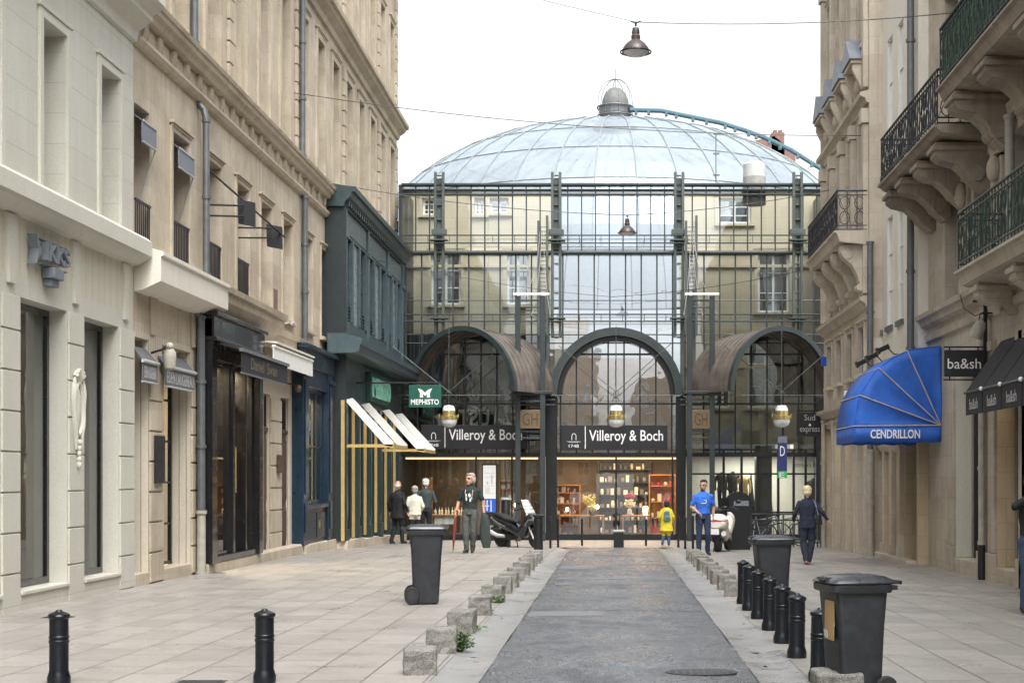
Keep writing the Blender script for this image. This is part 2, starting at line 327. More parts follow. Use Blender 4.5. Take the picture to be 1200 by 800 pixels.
M['bollard'] = mat('bollard_paint', (.004,.006,.009), .33, 0, spec=.4, noise=.3, nscale=12, bump=.15, bscale=30)
M['bin'] = mat('bin_plastic', (.018,.020,.024), .42, noise=.4, nscale=7, bump=.08, bscale=250)
M['binlid'] = mat('bin_lid_plastic', (.028,.032,.038), .3, noise=.2, nscale=8)
M['rubber'] = mat('rubber', (.012,.012,.012), .7)
M['zinc'] = mat('zinc_pipe', (.14,.15,.155), .45, .4, noise=.2)
M['zincL'] = mat('pale_pipe', (.36,.34,.29), .6, noise=.2)
M['slate'] = mat('slate', (.16,.18,.21), .5, noise=.2)
M['blackpaint'] = mat('black_gloss_paint', (.010,.010,.012), .22, noise=.2, coat=.3)
M['bluepaint'] = mat('dark_blue_paint', (.008,.024,.046), .33, noise=.2, coat=.2)
M['greenpaint'] = mat('dark_green_paint', (.022,.045,.048), .35, noise=.2, coat=.15)
M['tealpaint'] = mat('grey_teal_paint', (.055,.085,.095), .42, noise=.2)
M['tealdark'] = mat('dark_teal_paint', (.035,.055,.060), .42, noise=.2)
M['tealglass'] = mat('grey_panel', (.24,.28,.29), .3, noise=.15)
M['gold'] = mat('gold_trim', (.62,.45,.18), .38, .35, noise=.1)
M['cream_metal'] = mat('cream_metal', (.70,.66,.55), .5, noise=.06)
M['whitecloth'] = mat('white_cloth', (.74,.74,.70), .85, noise=.08)
M['greycloth'] = mat('grey_cloth', (.13,.135,.15), .85, noise=.12)
M['blackcloth'] = mat('black_cloth', (.018,.018,.021), .85, noise=.2)
M['lettergrey'] = mat('grey_letter', (.42,.42,.42), .6, noise=0)
M['white'] = mat('white_paint', (.80,.80,.78), .5, noise=.04)
M['offwhite'] = mat('off_white', (.62,.60,.54), .6, noise=.06)
M['letter'] = mat('white_letter', (.78,.78,.76), .5, noise=0)
M['bluecloth'] = mat('blue_awning_cloth', (.022,.12,.52), .65, noise=.22, nscale=3, bump=.5, bscale=3.2)
M['bluecloth2'] = mat('light_blue_cloth', (.10,.25,.60), .6, noise=.1, nscale=4)
M['tan'] = mat('tan_piping', (.48,.42,.34), .7)
M['brass'] = mat('brass', (.52,.42,.17), .3, .7, noise=.1)
M['frost'] = mat('frosted_glass', (.62,.64,.66), .25, noise=.03, coat=.4)
M['signblack'] = mat('sign_black', (.012,.013,.016), .45, noise=.1)
M['signgreen'] = mat('sign_green', (.008,.085,.060), .4, noise=.1)
M['plaque'] = mat('plaque_wood', (.13,.09,.045), .5, noise=.2, nscale=14)
M['darkletter'] = mat('dark_letter', (.05,.035,.02), .5, noise=0)
M['wood'] = mat('oak_wood', (.42,.22,.09), .5, noise=.25, nscale=8)
M['brownwood'] = mat('brown_door_wood', (.085,.05,.035), .45, noise=.3, nscale=8)
M['terracotta'] = mat('terracotta', (.20,.11,.09), .85, noise=.25)
M['redpaint'] = mat('red_paint', (.5,.03,.02), .4, noise=.1)
M['greenboard'] = mat('green_cloth_screen', (.055,.125,.06), .8, noise=.3, nscale=6)
M['lampbrown'] = mat('enamel_brown', (.06,.045,.042), .4, .1, noise=.2, nscale=12)
M['lampblue'] = mat('arc_pipe_paint', (.055,.12,.15), .45, noise=.2)
M['concretecap'] = mat('grey_cap', (.30,.30,.28), .7, noise=.2)
M['cardboard'] = mat('tan_label', (.42,.27,.12), .7, noise=.15, nscale=30)
M['paper'] = mat('paper', (.70,.70,.68), .6, noise=.04)
M['postblue'] = mat('poster_blue', (.02,.10,.50), .5, noise=.1)
M['leaf'] = mat('leaf_green', (.07,.13,.035), .6, noise=.4, nscale=30)
M['weed'] = mat('weed_green', (.10,.17,.05), .65, noise=.4, nscale=30)
M['water'] = mat('puddle_water', (.05,.05,.05), .03, spec=.6, noise=0)
M['hole'] = mat('drain_dark', (.004,.004,.004), .9, noise=0)
M['mancover'] = mat('cast_iron_cover', (.06,.06,.062), .45, .2, noise=.5, nscale=30, bump=.6, bscale=70)
M['warmglow'] = mat('warm_lamp', (.8,.6,.35), .5, noise=0, emit=(1,.72,.40), es=6)
M['warmstrip'] = mat('cove_strip', (.8,.7,.5), .5, noise=0, emit=(1,.72,.42), es=.75)
M['creamwall'] = mat('shop_wall_cream', (.62,.52,.38), .8, noise=.06)
M['whitewall'] = mat('shop_wall_white', (.62,.62,.54), .8, noise=.06)
M['pinkwall'] = mat('shop_wall_rose', (.34,.22,.16), .8, noise=.15)
M['floorwood'] = mat('shop_floor', (.25,.18,.12), .4, noise=.2)
# ------------------------------------------------------------------ ground
def sheet(name, x0, x1, y0, y1, dz, m, nx=2, ny=40, fz=None):
    b = MB(); vs = []; fs = []
    for j in range(ny+1):
        for i in range(nx+1):
            x = x0+(x1-x0)*i/nx; y = y0+(y1-y0)*j/ny; vs.append((x, y, gz(y)+dz+(fz(x, y) if fz else 0)))
    for j in range(ny):
        for i in range(nx): a = j*(nx+1)+i; fs.append((a, a+1, a+nx+2, a+nx+1))
    b.add(vs, fs); o = b.build(name, m, origin=(0,0,0), norm=False, smooth=True); tag(o, kind='structure'); return o
sheet('ground', -400, 400, -400, 600, -.06, M['ground'], 4, 250)
def roadz(x, y):
    return .012*(1-(x-.06)**2/1.2) + .006*math.sin(y*1.9+.8*math.sin(y*.7)) + .003*math.sin(y*4.7+.6*x)+.0015*math.sin(y*9.3+1.4*x)
sheet('road', -1.06, 1.18, -30, 41.6, -.010, M['asphalt'], 12, 900, roadz)
for nm, a, b_ in (('gutter_left', -1.46, -1.06), ('gutter_right', 1.18, 1.60)):
    c = (a+b_)/2; h = (b_-a)/2
    sheet(nm, a, b_, -30, 41.6, -.002, M['gutter'], 8, 120, lambda x, y: -.022*(1-((x-c)/h)**2)+.003*math.sin(y*1.3))
sheet('pavement_left', -7.6, -1.46, -30, 41.6, 0, M['pavL'], 6, 143)
sheet('pavement_right', 1.60, 6.8, -30, 41.6, 0, M['pavR'], 6, 143)
sheet('forecourt_pavement', -12, 12, 41.6, 62, .001, M['pavL'], 6, 51)
# road patches, manhole covers, puddles and drain holes
def patch(name, x0, x1, y0, y1, dz, m, n=10):
    b = MB(); vs = []; fs = []
    for j in range(n+1):
        for i in range(5):
            x = x0+(x1-x0)*i/4; y = y0+(y1-y0)*j/n; vs.append((x, y, gz(y)-.010+roadz(x, y)+dz))
    for j in range(n):
        for i in range(4): a = j*5+i; fs.append((a, a+1, a+6, a+5))
    b.add(vs, fs); o = b.build(name, m, origin=(0,0,0), norm=False); tag(o, kind='structure'); return o
M['patch'] = mat('asphalt_patch', (.135,.14,.152), .42, noise=.25, nscale=8, bump=.3, bscale=60)
M['patchd'] = mat('asphalt_patch_dark', (.085,.088,.095), .5, noise=.25, nscale=8, bump=.3, bscale=60)
M['seam'] = mat('road_seam', (.03,.03,.032), .5, noise=.3)
for k, (x0, x1, y0, y1, mm) in enumerate(((-1.02,-.1,18.6,19.3,'patch'), (-1.0,-.3,29.3,30.4,'patch'), (-.95,1.1,26.0,26.5,'patch'), (-.9,.2,24.4,24.9,'patch'), (.1,1.1,30.6,31.1,'patch'), (-1.0,-.4,34,36,'patch'))):
    patch('road_patch', x0, x1, y0, y1, .003, M[mm])
for y in (19.35,): patch('road_seam', -1.04, 1.14, y, y+.035, .006, M['seam'], 1)
def ngon(name, pts, dz, m, kind='structure'):
    b = MB(); b.add([(x, y, gz(y)+dz) for x, y in pts], [tuple(range(len(pts)))]); o = b.build(name, m, norm=False); tag(o, kind=kind); return o
X, Y, Z = gp(822, 787)
cv = MB(); cv.M = Matrix.Translation((X, Y, 0)) @ Matrix.Diagonal((.85, .55, 1, 1)) @ Matrix.Translation((-X, -Y, 0)); cv.lathe([(.36,-.004),(.36,.004),(.335,.005),(.33,.002)], (X, Y, Z+.002), 28)
for i in range(-4, 5):
    for j in range(-4, 5):
        if i*i+j*j < 18: cv.box(X+i*.07-.024, X+i*.07+.024, Y+j*.07-.024, Y+j*.07+.024, Z-.002, Z+.009)
tag(cv.build('manhole_cover', M['mancover']), 'round studded cast iron manhole cover set in the wet road', 'manhole cover')
for (px, py, rw, rh, lab) in ((190,662,.4,.28,'round dark access cover in the paving near the grey shop awnings'), (68,723,.34,.2,'small square access cover in the paving behind the leftmost bollard'), (247,671,.5,.16,'narrow drain cover in the paving in front of the black shopfront'), (235,799,.38,.2,'square cover in the paving at the bottom edge left of the second bollard')):
    X, Y, Z = gp(px, py); c = MB(); c.box(X-rw/2, X+rw/2, Y-rh/2, Y+rh/2, Z-.01, Z+.005)
    for i in range(6): c.box(X-rw*.42, X+rw*.42, Y-rh*.4+i*rh*.15, Y-rh*.4+i*rh*.15+rh*.06, Z, Z+.009)
    tag(c.build('access_cover', M['mancover']), lab, 'drain cover', 'covers in the left pavement')
# ------------------------------------------------------------------ LEFT: cream building (IKKS)
XL = -7.45; fl = frameL(XL)
B1 = empty('cream_building', (XL, 12, 0), 'cream painted stone building with deep window reveals at the left edge', 'building')
wb = MB()
gh = [(-5.0+k*4.25, -3.0+k*4.25, -.4, 3.87) for k in range(5)] + [(17.0,18.7,-.4,3.87), (19.3,21.0,-.4,3.87), (21.63,23.2,-.4,3.87)]
gh = [h for h in gh if h[1] < 17.2 or h[0] >= 17]
up1 = [(20.07-2.28*k, 20.95-2.28*k, 5.36, 7.6) for k in range(-1, 11)]
up2 = [(a, b, 9.6, 11.9) for a, b, _, _ in up1]
wall(wb, fl, -6, 23.9, -.4, 4.12, gh, t=.45)
o = wb.build('wall', M['creamplain'], B1); weld(o)
wb = MB(); wall(wb, fl, -6, 23.9, 4.12, 4.9, [], t=.45); o = wb.build('wall', M['ribcream'], B1)
wb = MB(); wall(wb, fl, -6, 23.9, 4.9, 13, up1+up2, t=.45); 
wb.box(XL-10, XL-.45, 23.6, 23.9, -.4, 13); wb.box(XL-10, XL-.45, -6, -5.7, -.4, 13); wb.box(XL-10, XL, -6, 23.9, 13, 13.2)
o = wb.build('wall', M['cream'], B1); weld(o)
tr = MB()
fprof(tr, fl, [(0,4.87),(.10,4.90),(.24,4.99),(.26,5.02),(.30,5.02),(.30,5.24),(.24,5.30),(.08,5.36),(0,5.36)], -6, 23.9)
fprof(tr, fl, [(0,8.35),(.06,8.37),(.08,8.52),(.25,8.66),(.30,8.68),(.30,8.76),(.46,8.88),(.50,8.90),(.50,9.02),(0,9.10)], -6, 23.92)
fprof(tr, fl, [(0,12.6),(.1,12.62),(.4,12.9),(.45,13.1),(0,13.21)], -6, 23.92)
o = tr.build('cornice', M['creamplain'], B1)
tr = MB()
for a, b, c, d in up1+up2:
    surround(tr, fl, a, b, c, d, .13, .035, sill=False, head=False); fbox(tr, fl, a-.17, b+.17, -.01, .055, d+.13, d+.18)
# blocks on the piers of the ground floor
for y0, y1 in ((18.72, 19.28), (21.02, 21.61), (23.22, 23.88)):
    z = -.1
    while z < 3.8:
        fbox(tr, fl, y0, y1, 0, .03, z+.008, z+.50-.008 if z+.5 < 3.85 else 3.86); z += .505
for y in (19.0, 21.3, 23.5):   # keystone wedges
    tr.loft([[fl(y-.10, v, 4.0), fl(y+.10, v, 4.0), fl(y+.16, v, 4.86), fl(y-.16, v, 4.86)] for v in (-.01, .045)])
for y0, y1 in ((19.3, 21.0), (21.63, 23.2), (17.0,18.7)):
    fbox(tr, fl, y0+.003, y1-.003, -.3, .02, -.3, .12); fbox(tr, fl, y0+.003, y1-.003, -.3, .05, .12, .165)
tr.build('moulding', M['creamplain'], B1, bevel=.006)
for a, b, c, d in up1+up2:
    if b > -2: window(B1, fl, a, b, c, d, -.34, M['offwhite'], M['glassW'], 2, 3)
for k, (a, b, c, d) in enumerate(gh):
    window(B1, fl, a, b, .17, d, -.24, M['blackpaint'], M['glassS'], 1, 1, fw=.09)
    c = MB(); fbox(c, fl, a-.2, b+.2, -1.3, -1.25, -.2, 4.1); c.build('shop_screen', M['creamwall' if k == len(gh)-1 else 'tealglass'], B1)
# shell ornament on the pier
sh = MB(); yc = 21.32
sh.tube([fl(yc+.15*math.cos(t), .045, 2.55+.36*math.sin(t)) for t in [2*math.pi*k/28 for k in range(29)]], .032, 8, caps=False)
sh.ell(fl(yc, .02, 2.55), (.055, .125, .33))
for s_ in (-1, 1):
    sh.tube([fl(yc+s_*(.15+.05*math.sin(k*.55)), .05, 2.98-.11*k) for k in range(10)], [.02,.035,.045,.035,.03,.04,.045,.035,.03,.015], 8)
    sh.tube([fl(yc+s_*(.10+.06*math.cos(t)), .055, 3.0+.06*math.sin(t)) for t in [2*math.pi*k/12 for k in range(10)]], .022, 7)
for i in range(7): t = R(-60+20*i); sh.tube([fl(yc, .05, 2.92), fl(yc+.17*math.sin(t), .075, 2.92+.19*math.cos(t))], [.02, .032], 7)
for i in range(5): sh.ell(fl(yc, .055, 2.08-.075*i), (.035, .055-.009*i, .05))
sh.build('carved_ornament', M['creamplain'], B1, smooth=True)
# rooms closed at the back
rb = MB(); rb.box(XL-10, XL-9.8, -6, 23.9, -.4, 13); rb.box(XL-9.8, XL-.5, -5.7, 23.6, 4.3, 4.5); rb.box(XL-9.8, XL-.5, -5.7, 23.6, -.3, -.1)
rb.build('rear_wall', M['inner'], B1)
# IKKS letters
s1 = empty('shop_sign', fl(19.9, .0, 4.3), 'grey metal letter sign reading IKKS on a bracket above the first shop window', 'sign')
text('IKKS', fl(19.80, .10, 4.40), (0,1,0), (0,0,1), .86, .24, M['slate'], s1, ext=.07, bold=.02)
b = MB(); fbox(b, fl, 19.76, 20.74, .02, .10, 4.35, 4.365); fbox(b, fl, 19.76, 20.74, .02, .10, 4.665, 4.68)
b.prism([(19.52,4.70),(19.72,4.52),(19.52,4.32),(19.60,4.52)], XL+.02, XL+.14, 'x')
b.build('sign_frame', M['slate'], s1)
b = MB(); fbox(b, fl, 20.05, 20.4, .0, .18, 4.20, 4.34); fbox(b, fl, 20.1, 20.35, .0, .13, 4.10, 4.20); b.build('bracket', M['slate'], s1, bevel=.01)

# ------------------------------------------------------------------ LEFT: limestone building
B2 = empty('limestone_building', (XL, 38, 0), 'long tall beige limestone building with stone cornices and many windows, left side of street', 'building')
fw = [(a, a+1.0, 5.2, 7.45) for a in (23.98, 26.0, 28.2, 30.45, 32.55, 34.75, 37.1, 39.3)]
fw[0] = (23.95, 24.75, 5.2, 7.45)
sw_a = [23.5+2.12*k for k in range(14)]
sw = [(a+.42, a+1.32, 9.25, 12.7) for a in sw_a]
tw = [(a+.42, a+1.32, 14.2, 16.9) for a in sw_a]
END = 53.2
go = [(23.98,24.7,-.4,3.8), (25.45,27.15,-.4,3.8), (27.55,31.5,-.4,4.5), (32.85,33.45,-.4,3.4), (34.55,35.5,-.4,3.4), (36.0,39.5,-.4,4.3)]
wb = MB(); wall(wb, fl, 23.9, 40.3, 3.9, 8.35, [(a,b,c,d) for a,b,c,d in fw] + [(27.55,31.5,3.8,4.5), (36.0,39.5,3.8,4.3)], t=.4)
wall(wb, fl, 40.3, END, 8.0, 8.35, [], t=.4)
wall(wb, fl, 23.9, END, 8.35, 19.5, sw+tw, t=.4)
wb.box(XL-12, XL-.4, END-.3, END, -.6, 19.5); wb.box(XL-12, XL-.4, 23.92, 24.1, 8.3, 19.5); wb.box(XL-12, XL, 23.9, END, 19.5, 19.7); wb.box(XL-12.2, XL-12, 23.9, END, -.6, 19.5)
wall(wb, fl, 40.3, END, -.8, 8.0, [], t=.3, v=-.1)
o = wb.build('wall', M['lime'], B2); weld(o)
wb = MB(); wall(wb, fl, 23.9, 40.3, -.5, 3.9, go, t=.4); o = wb.build('wall', M['ribbed'], B2); weld(o)
tr = MB()
fprof(tr, fl, [(0,8.33),(.08,8.35),(.13,8.42),(.13,8.47),(.03,8.48),(.03,8.78),(.16,8.80),(.20,8.88),(.26,8.92),(.28,9.0),(.31,9.01),(.33,9.07),(0,9.15)], 23.94, 41.6)
u = 24.2
while u < 41.3:
    for q_ in (0,): tr.loft([[fl(x_, .02, 8.50), fl(x_, .06, 8.54), fl(x_, .09, 8.64), fl(x_, .10, 8.795), fl(x_, .02, 8.795)] for x_ in (u, u+.20)])
    fbox(tr, fl, u+.32, u+.66, .03, .05, 8.53, 8.74); u += .80
fprof(tr, fl, [(0,9.0),(.2,9.02),(.2,9.12),(0,9.18)], 41.6, END)
fprof(tr, fl, [(0,13.25),(.08,13.27),(.12,13.40),(.30,13.52),(.34,13.60),(.42,13.62),(.44,13.72),(0,13.85)], 23.94, END+.02)
fprof(tr, fl, [(0,18.4),(.1,18.45),(.4,18.7),(.45,18.9),(0,19.0)], 23.94, END+.02)
tr.build('cornice', M['lime'], B2)
tr = MB()
for a, b, c, d in fw[1:]: surround(tr, fl, a, b, c, d, .12, .035)
for a, b, c, d in sw: surround(tr, fl, a, b, c, d, .20, .05, head=True)
for a, b, c, d in tw: surround(tr, fl, a, b, c, d, .15, .04)
for a in [23.95] + [x-.16 for x in sw_a[3::3]] + [END-.55]:     # quoin strips
    z = 9.2; k = 0
    while z < 18.2:
        if not 12.95 < z < 13.7:
            ww = .34 if k % 2 else .46
            fbox(tr, fl, a, a+ww, 0, .07, z+.012, z+.40); 
        z += .42; k += 1
for y0, y1 in ((24.72, 25.43), (27.17, 27.5), (33.47, 34.53)):
    z = -.1
    while z < 3.3: fbox(tr, fl, y0, y1, 0, .035, z+.01, z+.47); z += .49
for a, b in ((23.98, 24.7), (25.45, 27.15)): fbox(tr, fl, a, b, -.3, .02, -.3, .08)
for y in (24.9, 27.3): tr.loft([[fl(y-.12, v, 3.9), fl(y+.12, v, 3.9), fl(y+.2, v, 4.6), fl(y-.2, v, 4.6)] for v in (0, .04)])
fprof(tr, fl, [(0,-.4),(.24,-.4),(.24,.02),(.21,.05),(0,.05)], 27.5, 35.9)
fprof(tr, fl, [(0,-.5),(.30,-.5),(.30,.0),(0,.02)], 35.92, 40.2)
tr.build('moulding', M['lime'], B2, bevel=.008)
for h in fw: window(B2, fl, *h, -.26, M['brownwood'], M['glassW'], 2, 3)
for h in sw: window(B2, fl, *h, -.30, M['offwhite'], M['glassW'], 2, 4)
for h in tw: window(B2, fl, *h, -.30, M['offwhite'], M['glassW'], 2, 3)
for a, b, c, d in fw[:4]:
    g = MB(); fbox(g, fl, a, b, .0, .03, c+.72, c+.76); fbox(g, fl, a, b, .0, .03, c+.02, c+.05)
    k = a+.04
    while k < b: g.tube([fl(k, .015, c+.03), fl(k, .015, c+.74)], .011, 6); k += .1
    g.build('window_railing', M['iron'], B2)
rb = MB(); rb.box(XL-3, XL-2.9, 24, 53, -.4, 19); rb.box(XL-2.9, XL-.5, 24, 53, 8.5, 8.7); rb.box(XL-2.9, XL-.5, 24, 40, 4.55, 4.7); rb.box(XL-2.9, XL-.5, 24, 53, 13.2, 13.4); rb.box(XL-2.9, XL-.42, 24.1, 53, -.5, -.12)
rb.build('rear_wall', M['inner'], B2)
# pipes
def pipe(parent, pts, r, m, name='drainpipe'):
    b = MB(); b.tube(pts, r, 10)
    for i in range(len(pts)-1):
        a, c = Vector(pts[i]), Vector(pts[i+1])
        if abs((c-a).normalized().z) > .95 and (c-a).length > 1:
            n = int((c-a).length/1.6)+1
            for k in range(n+1): p = a+(c-a)*k/n; b.lathe([(r,-.03),(r*1.3,-.03),(r*1.3,.03),(r,.03)], p, 10)
    return b.build(name, m, parent, smooth=True)
pipe(B2, [fl(27.6,.02,8.3), fl(27.6,.12,8.2), fl(27.6,.16,8.0), fl(27.6,.16,5.25)], .062, M['zinc'])
pipe(B2, [fl(27.3,.02,4.55), fl(27.38,.12,4.45), fl(27.38,.13,1.0)], .075, M['zinc'])
pipe(B2, [fl(27.38,.13,.98), fl(27.38,.13,gz(27.4)+.02)], .08, M['zincL'])
pipe(B2, [fl(36.8,.10,8.3), fl(36.8,.10,4.9)], .07, M['zinc'])
pipe(B2, [fl(26.9,.14,13.2), fl(26.9,.14,9.2)], .07, M['zinc'])
pipe(B2, [fl(36.3,.14,13.2), fl(36.3,.14,9.2)], .07, M['zinc'])
# white fascia box and stone cornice above the shops
b = MB(); fprof(b, fl, [(-.01,4.50),(.12,4.52),(.42,4.66),(.42,5.04),(.46,5.06),(.46,5.12),(.02,5.24)], 23.95, 28.15)
b.build('fascia', M['pale'], B2)
b = MB(); fprof(b, fl, [(0,4.50),(.08,4.52),(.20,4.64),(.34,4.84),(.36,4.98),(.42,5.0),(.44,5.10),(0,5.19)], 28.2, 33.3)
fprof(b, fl, [(0,4.45),(.05,4.47),(.14,4.60),(.16,4.72),(.22,4.74),(.24,4.84),(0,4.9)], 33.35, 36.4)
fprof(b, fl, [(0,4.40),(.05,4.42),(.20,4.55),(.24,4.66),(.30,4.68),(0,4.8)], 36.45, 40.2)
b.build('shop_cornice', M['lime'], B2)
# grey awning boxes (two bays) - EDEN...
def small_awning(y0, y1, lab):
    e = empty('awning', fl((y0+y1)/2, .3, 3.2), lab, 'awning', 'small grey fabric awnings')
    c = MB(); c.loft([[fl(y0, -.05, 3.66), fl(y1, -.05, 3.66), fl(y1, .13, 3.44), fl(y0, .13, 3.44)], [fl(y0, -.05, 3.64), fl(y1, -.05, 3.64), fl(y1, .13, 3.42), fl(y0, .13, 3.42)]]); c.build('canopy_cloth', M['greycloth'], e)
    c = MB(); c.tube([fl(y0-.03, .14, 3.42), fl(y1+.03, .14, 3.42)], .03, 8); c.tube([fl(y0, .12, 3.10), fl(y1, .12, 3.10)], .018, 8); c.build('rail', M['lettergrey'], e)
    c = MB(); fbox(c, fl, y0, y1, .115, .13, 3.11, 3.40); c.build('valance', M['greycloth'], e)
    text('EDEN LAUGEREAU', fl(y0+.08, .131, 3.16), (0,1,0), (0,0,1), (y1-y0)-.16, .19, M['lettergrey'], e, ext=.003)
small_awning(23.97, 24.75, 'small grey fabric awning over the first bay, partly hidden by the cream pier')
small_awning(25.2, 26.95, 'small grey lettered awning over the second bay beside the security camera')
for a, b in ((23.98, 24.7), (25.45, 27.15)):
    window(B2, fl, a, b, .08, 3.66, -.33, M['ddsteel'], M['glassW'], 2, 5)
c = MB(); fbox(c, fl, 24.86, 25.32, .04, .09, 1.50, 2.28); c.build('wall_plaque', M['signblack'], None, bevel=.01); 
tag(bpy.data.objects['wall_plaque'], 'black rectangular plaque on the pier between the two grey awnings', 'plaque')
e = empty('security_camera', fl(25.25, .3, 3.6), 'beige round security camera on a wall arm above the grey awning', 'camera')
c = MB(); c.tube([fl(24.76,.02,3.6), fl(24.78,.2,3.66), fl(24.82,.28,3.74)], .02, 8); c.build('arm', M['iron'], e)
c = MB(); c.lathe([(.02,-.2),(.085,-.16),(.10,-.05),(.10,.1),(.06,.16)], fl(24.85,.30,3.52), 14); c.ell(fl(24.82,.30,3.72), (.07,.07,.06)); c.build('housing', M['zincL'], e, smooth=True)
# awnings inside first-floor windows (pale blue-grey)
for k, (y, lab) in enumerate(((23.98, 'small pale blue window blind in the first floor window next to the cream building'), (26.0, 'small pale blue window blind in the second first-floor window'))):
    e = empty('window_blind', fl(y+.4, 0, 7), lab, 'blind', 'pale blue window blinds'); y1 = y+(.75 if k == 0 else .98)
    c = MB(); c.loft([[fl(y+.02, -.2, 7.42), fl(y1, -.2, 7.42), fl(y1, .12, 7.18), fl(y+.02, .12, 7.18)], [fl(y+.02, -.2, 7.40), fl(y1, -.2, 7.40), fl(y1, .12, 7.16), fl(y+.02, .12, 7.16)]]); fbox(c, fl, y+.02, y1, .1, .12, 6.85, 7.17)
    c.build('cloth', M['slate'], e)
    fbox(c := MB(), fl, y+.02, y1, .1, .135, 7.16, 7.19); fbox(c, fl, y+.02, y1, .1, .135, 6.84, 6.86); c.tube([fl(y1, .1, 6.86), fl(y1, -.2, 5.9)], .012, 6); c.build('rail', M['lettergrey'], e)
# folded black banners on rods
e = empty('banner_awning', fl(30, .5, 6.5), 'black folded cloth banners on thin iron rods at the third and fourth windows', 'awning')
c = MB(); c.tube([fl(28.3,.03,7.25), fl(31.7,.70,6.55)], .02, 6)
for y, z in ((29.0, 6.72), (31.35, 6.68)): 
    for dz in (0, -.2): c.tube([fl(y-.8,.03,z+dz-.12), fl(y,.5,z+dz)], .02, 6)
c.build('rod', M['iron'], e)
for y, z in ((29.0, 6.85), (31.4, 6.78)):
    c = MB(); c.loft([[fl(y, .38, z), fl(y+.1, .68, z-.05), fl(y+.12, .68, z-.50), fl(y, .40, z-.46)], [fl(y+.08, .38, z), fl(y+.18, .68, z-.05), fl(y+.2, .68, z-.50), fl(y+.08, .40, z-.46)]]); c.build('banner', M['blackcloth'], e)
# small red poster high on the wall, security lights
c = MB(); fbox(c, fl, 33.75, 34.15, .0, .02, 5.25, 5.75); tag(c.build('wall_notice', M['terracotta']), 'small faded red notice on the stone wall between first floor windows', 'notice')
# --- black shopfront
sf = MB()
fbox(sf, fl, 27.5, 27.85, -.42, .30, .05, 4.45); fbox(sf, fl, 27.56, 31.48, -.44, -.31, 3.76, 4.49); fbox(sf, fl, 31.2, 31.5, -.35, .30, .05, 4.1)
fbox(sf, fl, 27.5, 31.52, -.3, .33, 4.12, 4.5); fbox(sf, fl, 27.48, 31.54, -.3, .40, 4.5, 4.58); fbox(sf, fl, 27.48, 31.54, -.2, .38, 4.05, 4.12)
fbox(sf, fl, 27.85, 31.2, -.3, .22, 3.75, 4.05); fbox(sf, fl, 27.85, 31.2, -.1, .25, .05, .16)
fbox(sf, fl, 29.35, 29.5, -.2, .22, .16, 3.75); fbox(sf, fl, 30.35, 30.45, -.2, .22, .16, 3.75)
SF1 = sf.build('shopfront', M['blackpaint'], B2, bevel=.01)
window(SF1, fl, 27.85, 29.35, .16, 3.75, .15, M['blackpaint'], M['glassS'], 1, 1, name='display_window')
window(SF1, fl, 30.45, 31.2, .16, 3.75, .15, M['blackpaint'], M['glassS'], 1, 1, name='display_window')
window(SF1, fl, 29.5, 30.35, .10, 3.1, -.05, M['blackpaint'], M['glassS'], 1, 1, fw=.1, name='door')
c = MB(); c.tube([fl(30.25, .04, 1.3), fl(30.25, .04, 2.2)], .02, 8); c.build('door_handle', M['brass'], SF1)
# valance awning
e = empty('awning', fl(29.6, .6, 3.8), 'black cloth awning with faint gold lettering over the black shopfront', 'awning')
c = MB(); c.loft([[fl(27.8,.3,4.06), fl(31.7,.3,4.06), fl(31.7,.78,3.93), fl(27.8,.78,3.93)], [fl(27.8,.3,4.03), fl(31.7,.3,4.03), fl(31.7,.78,3.89), fl(27.8,.78,3.89)]]); fbox(c, fl, 27.8, 31.7, .74, .755, 3.50, 3.9)
c.build('cloth', M['blackcloth'], e); c = MB(); fbox(c, fl, 27.75, 31.75, .72, .79, 3.88, 3.94); fbox(c, fl, 27.78, 31.72, .735, .765, 3.48, 3.51); c.build('rail', M['greycloth'], e)
M['faintgold'] = mat('faint_gold', (.14,.12,.07), .7, noise=.3); M['faintgrey'] = mat('faint_grey', (.09,.09,.10), .7, noise=.3)
text('Daniel  Swan', fl(28.5, .757, 3.6), (0,1,0), (0,0,1), 2.2, .22, M['faintgold'], e, ext=.002)
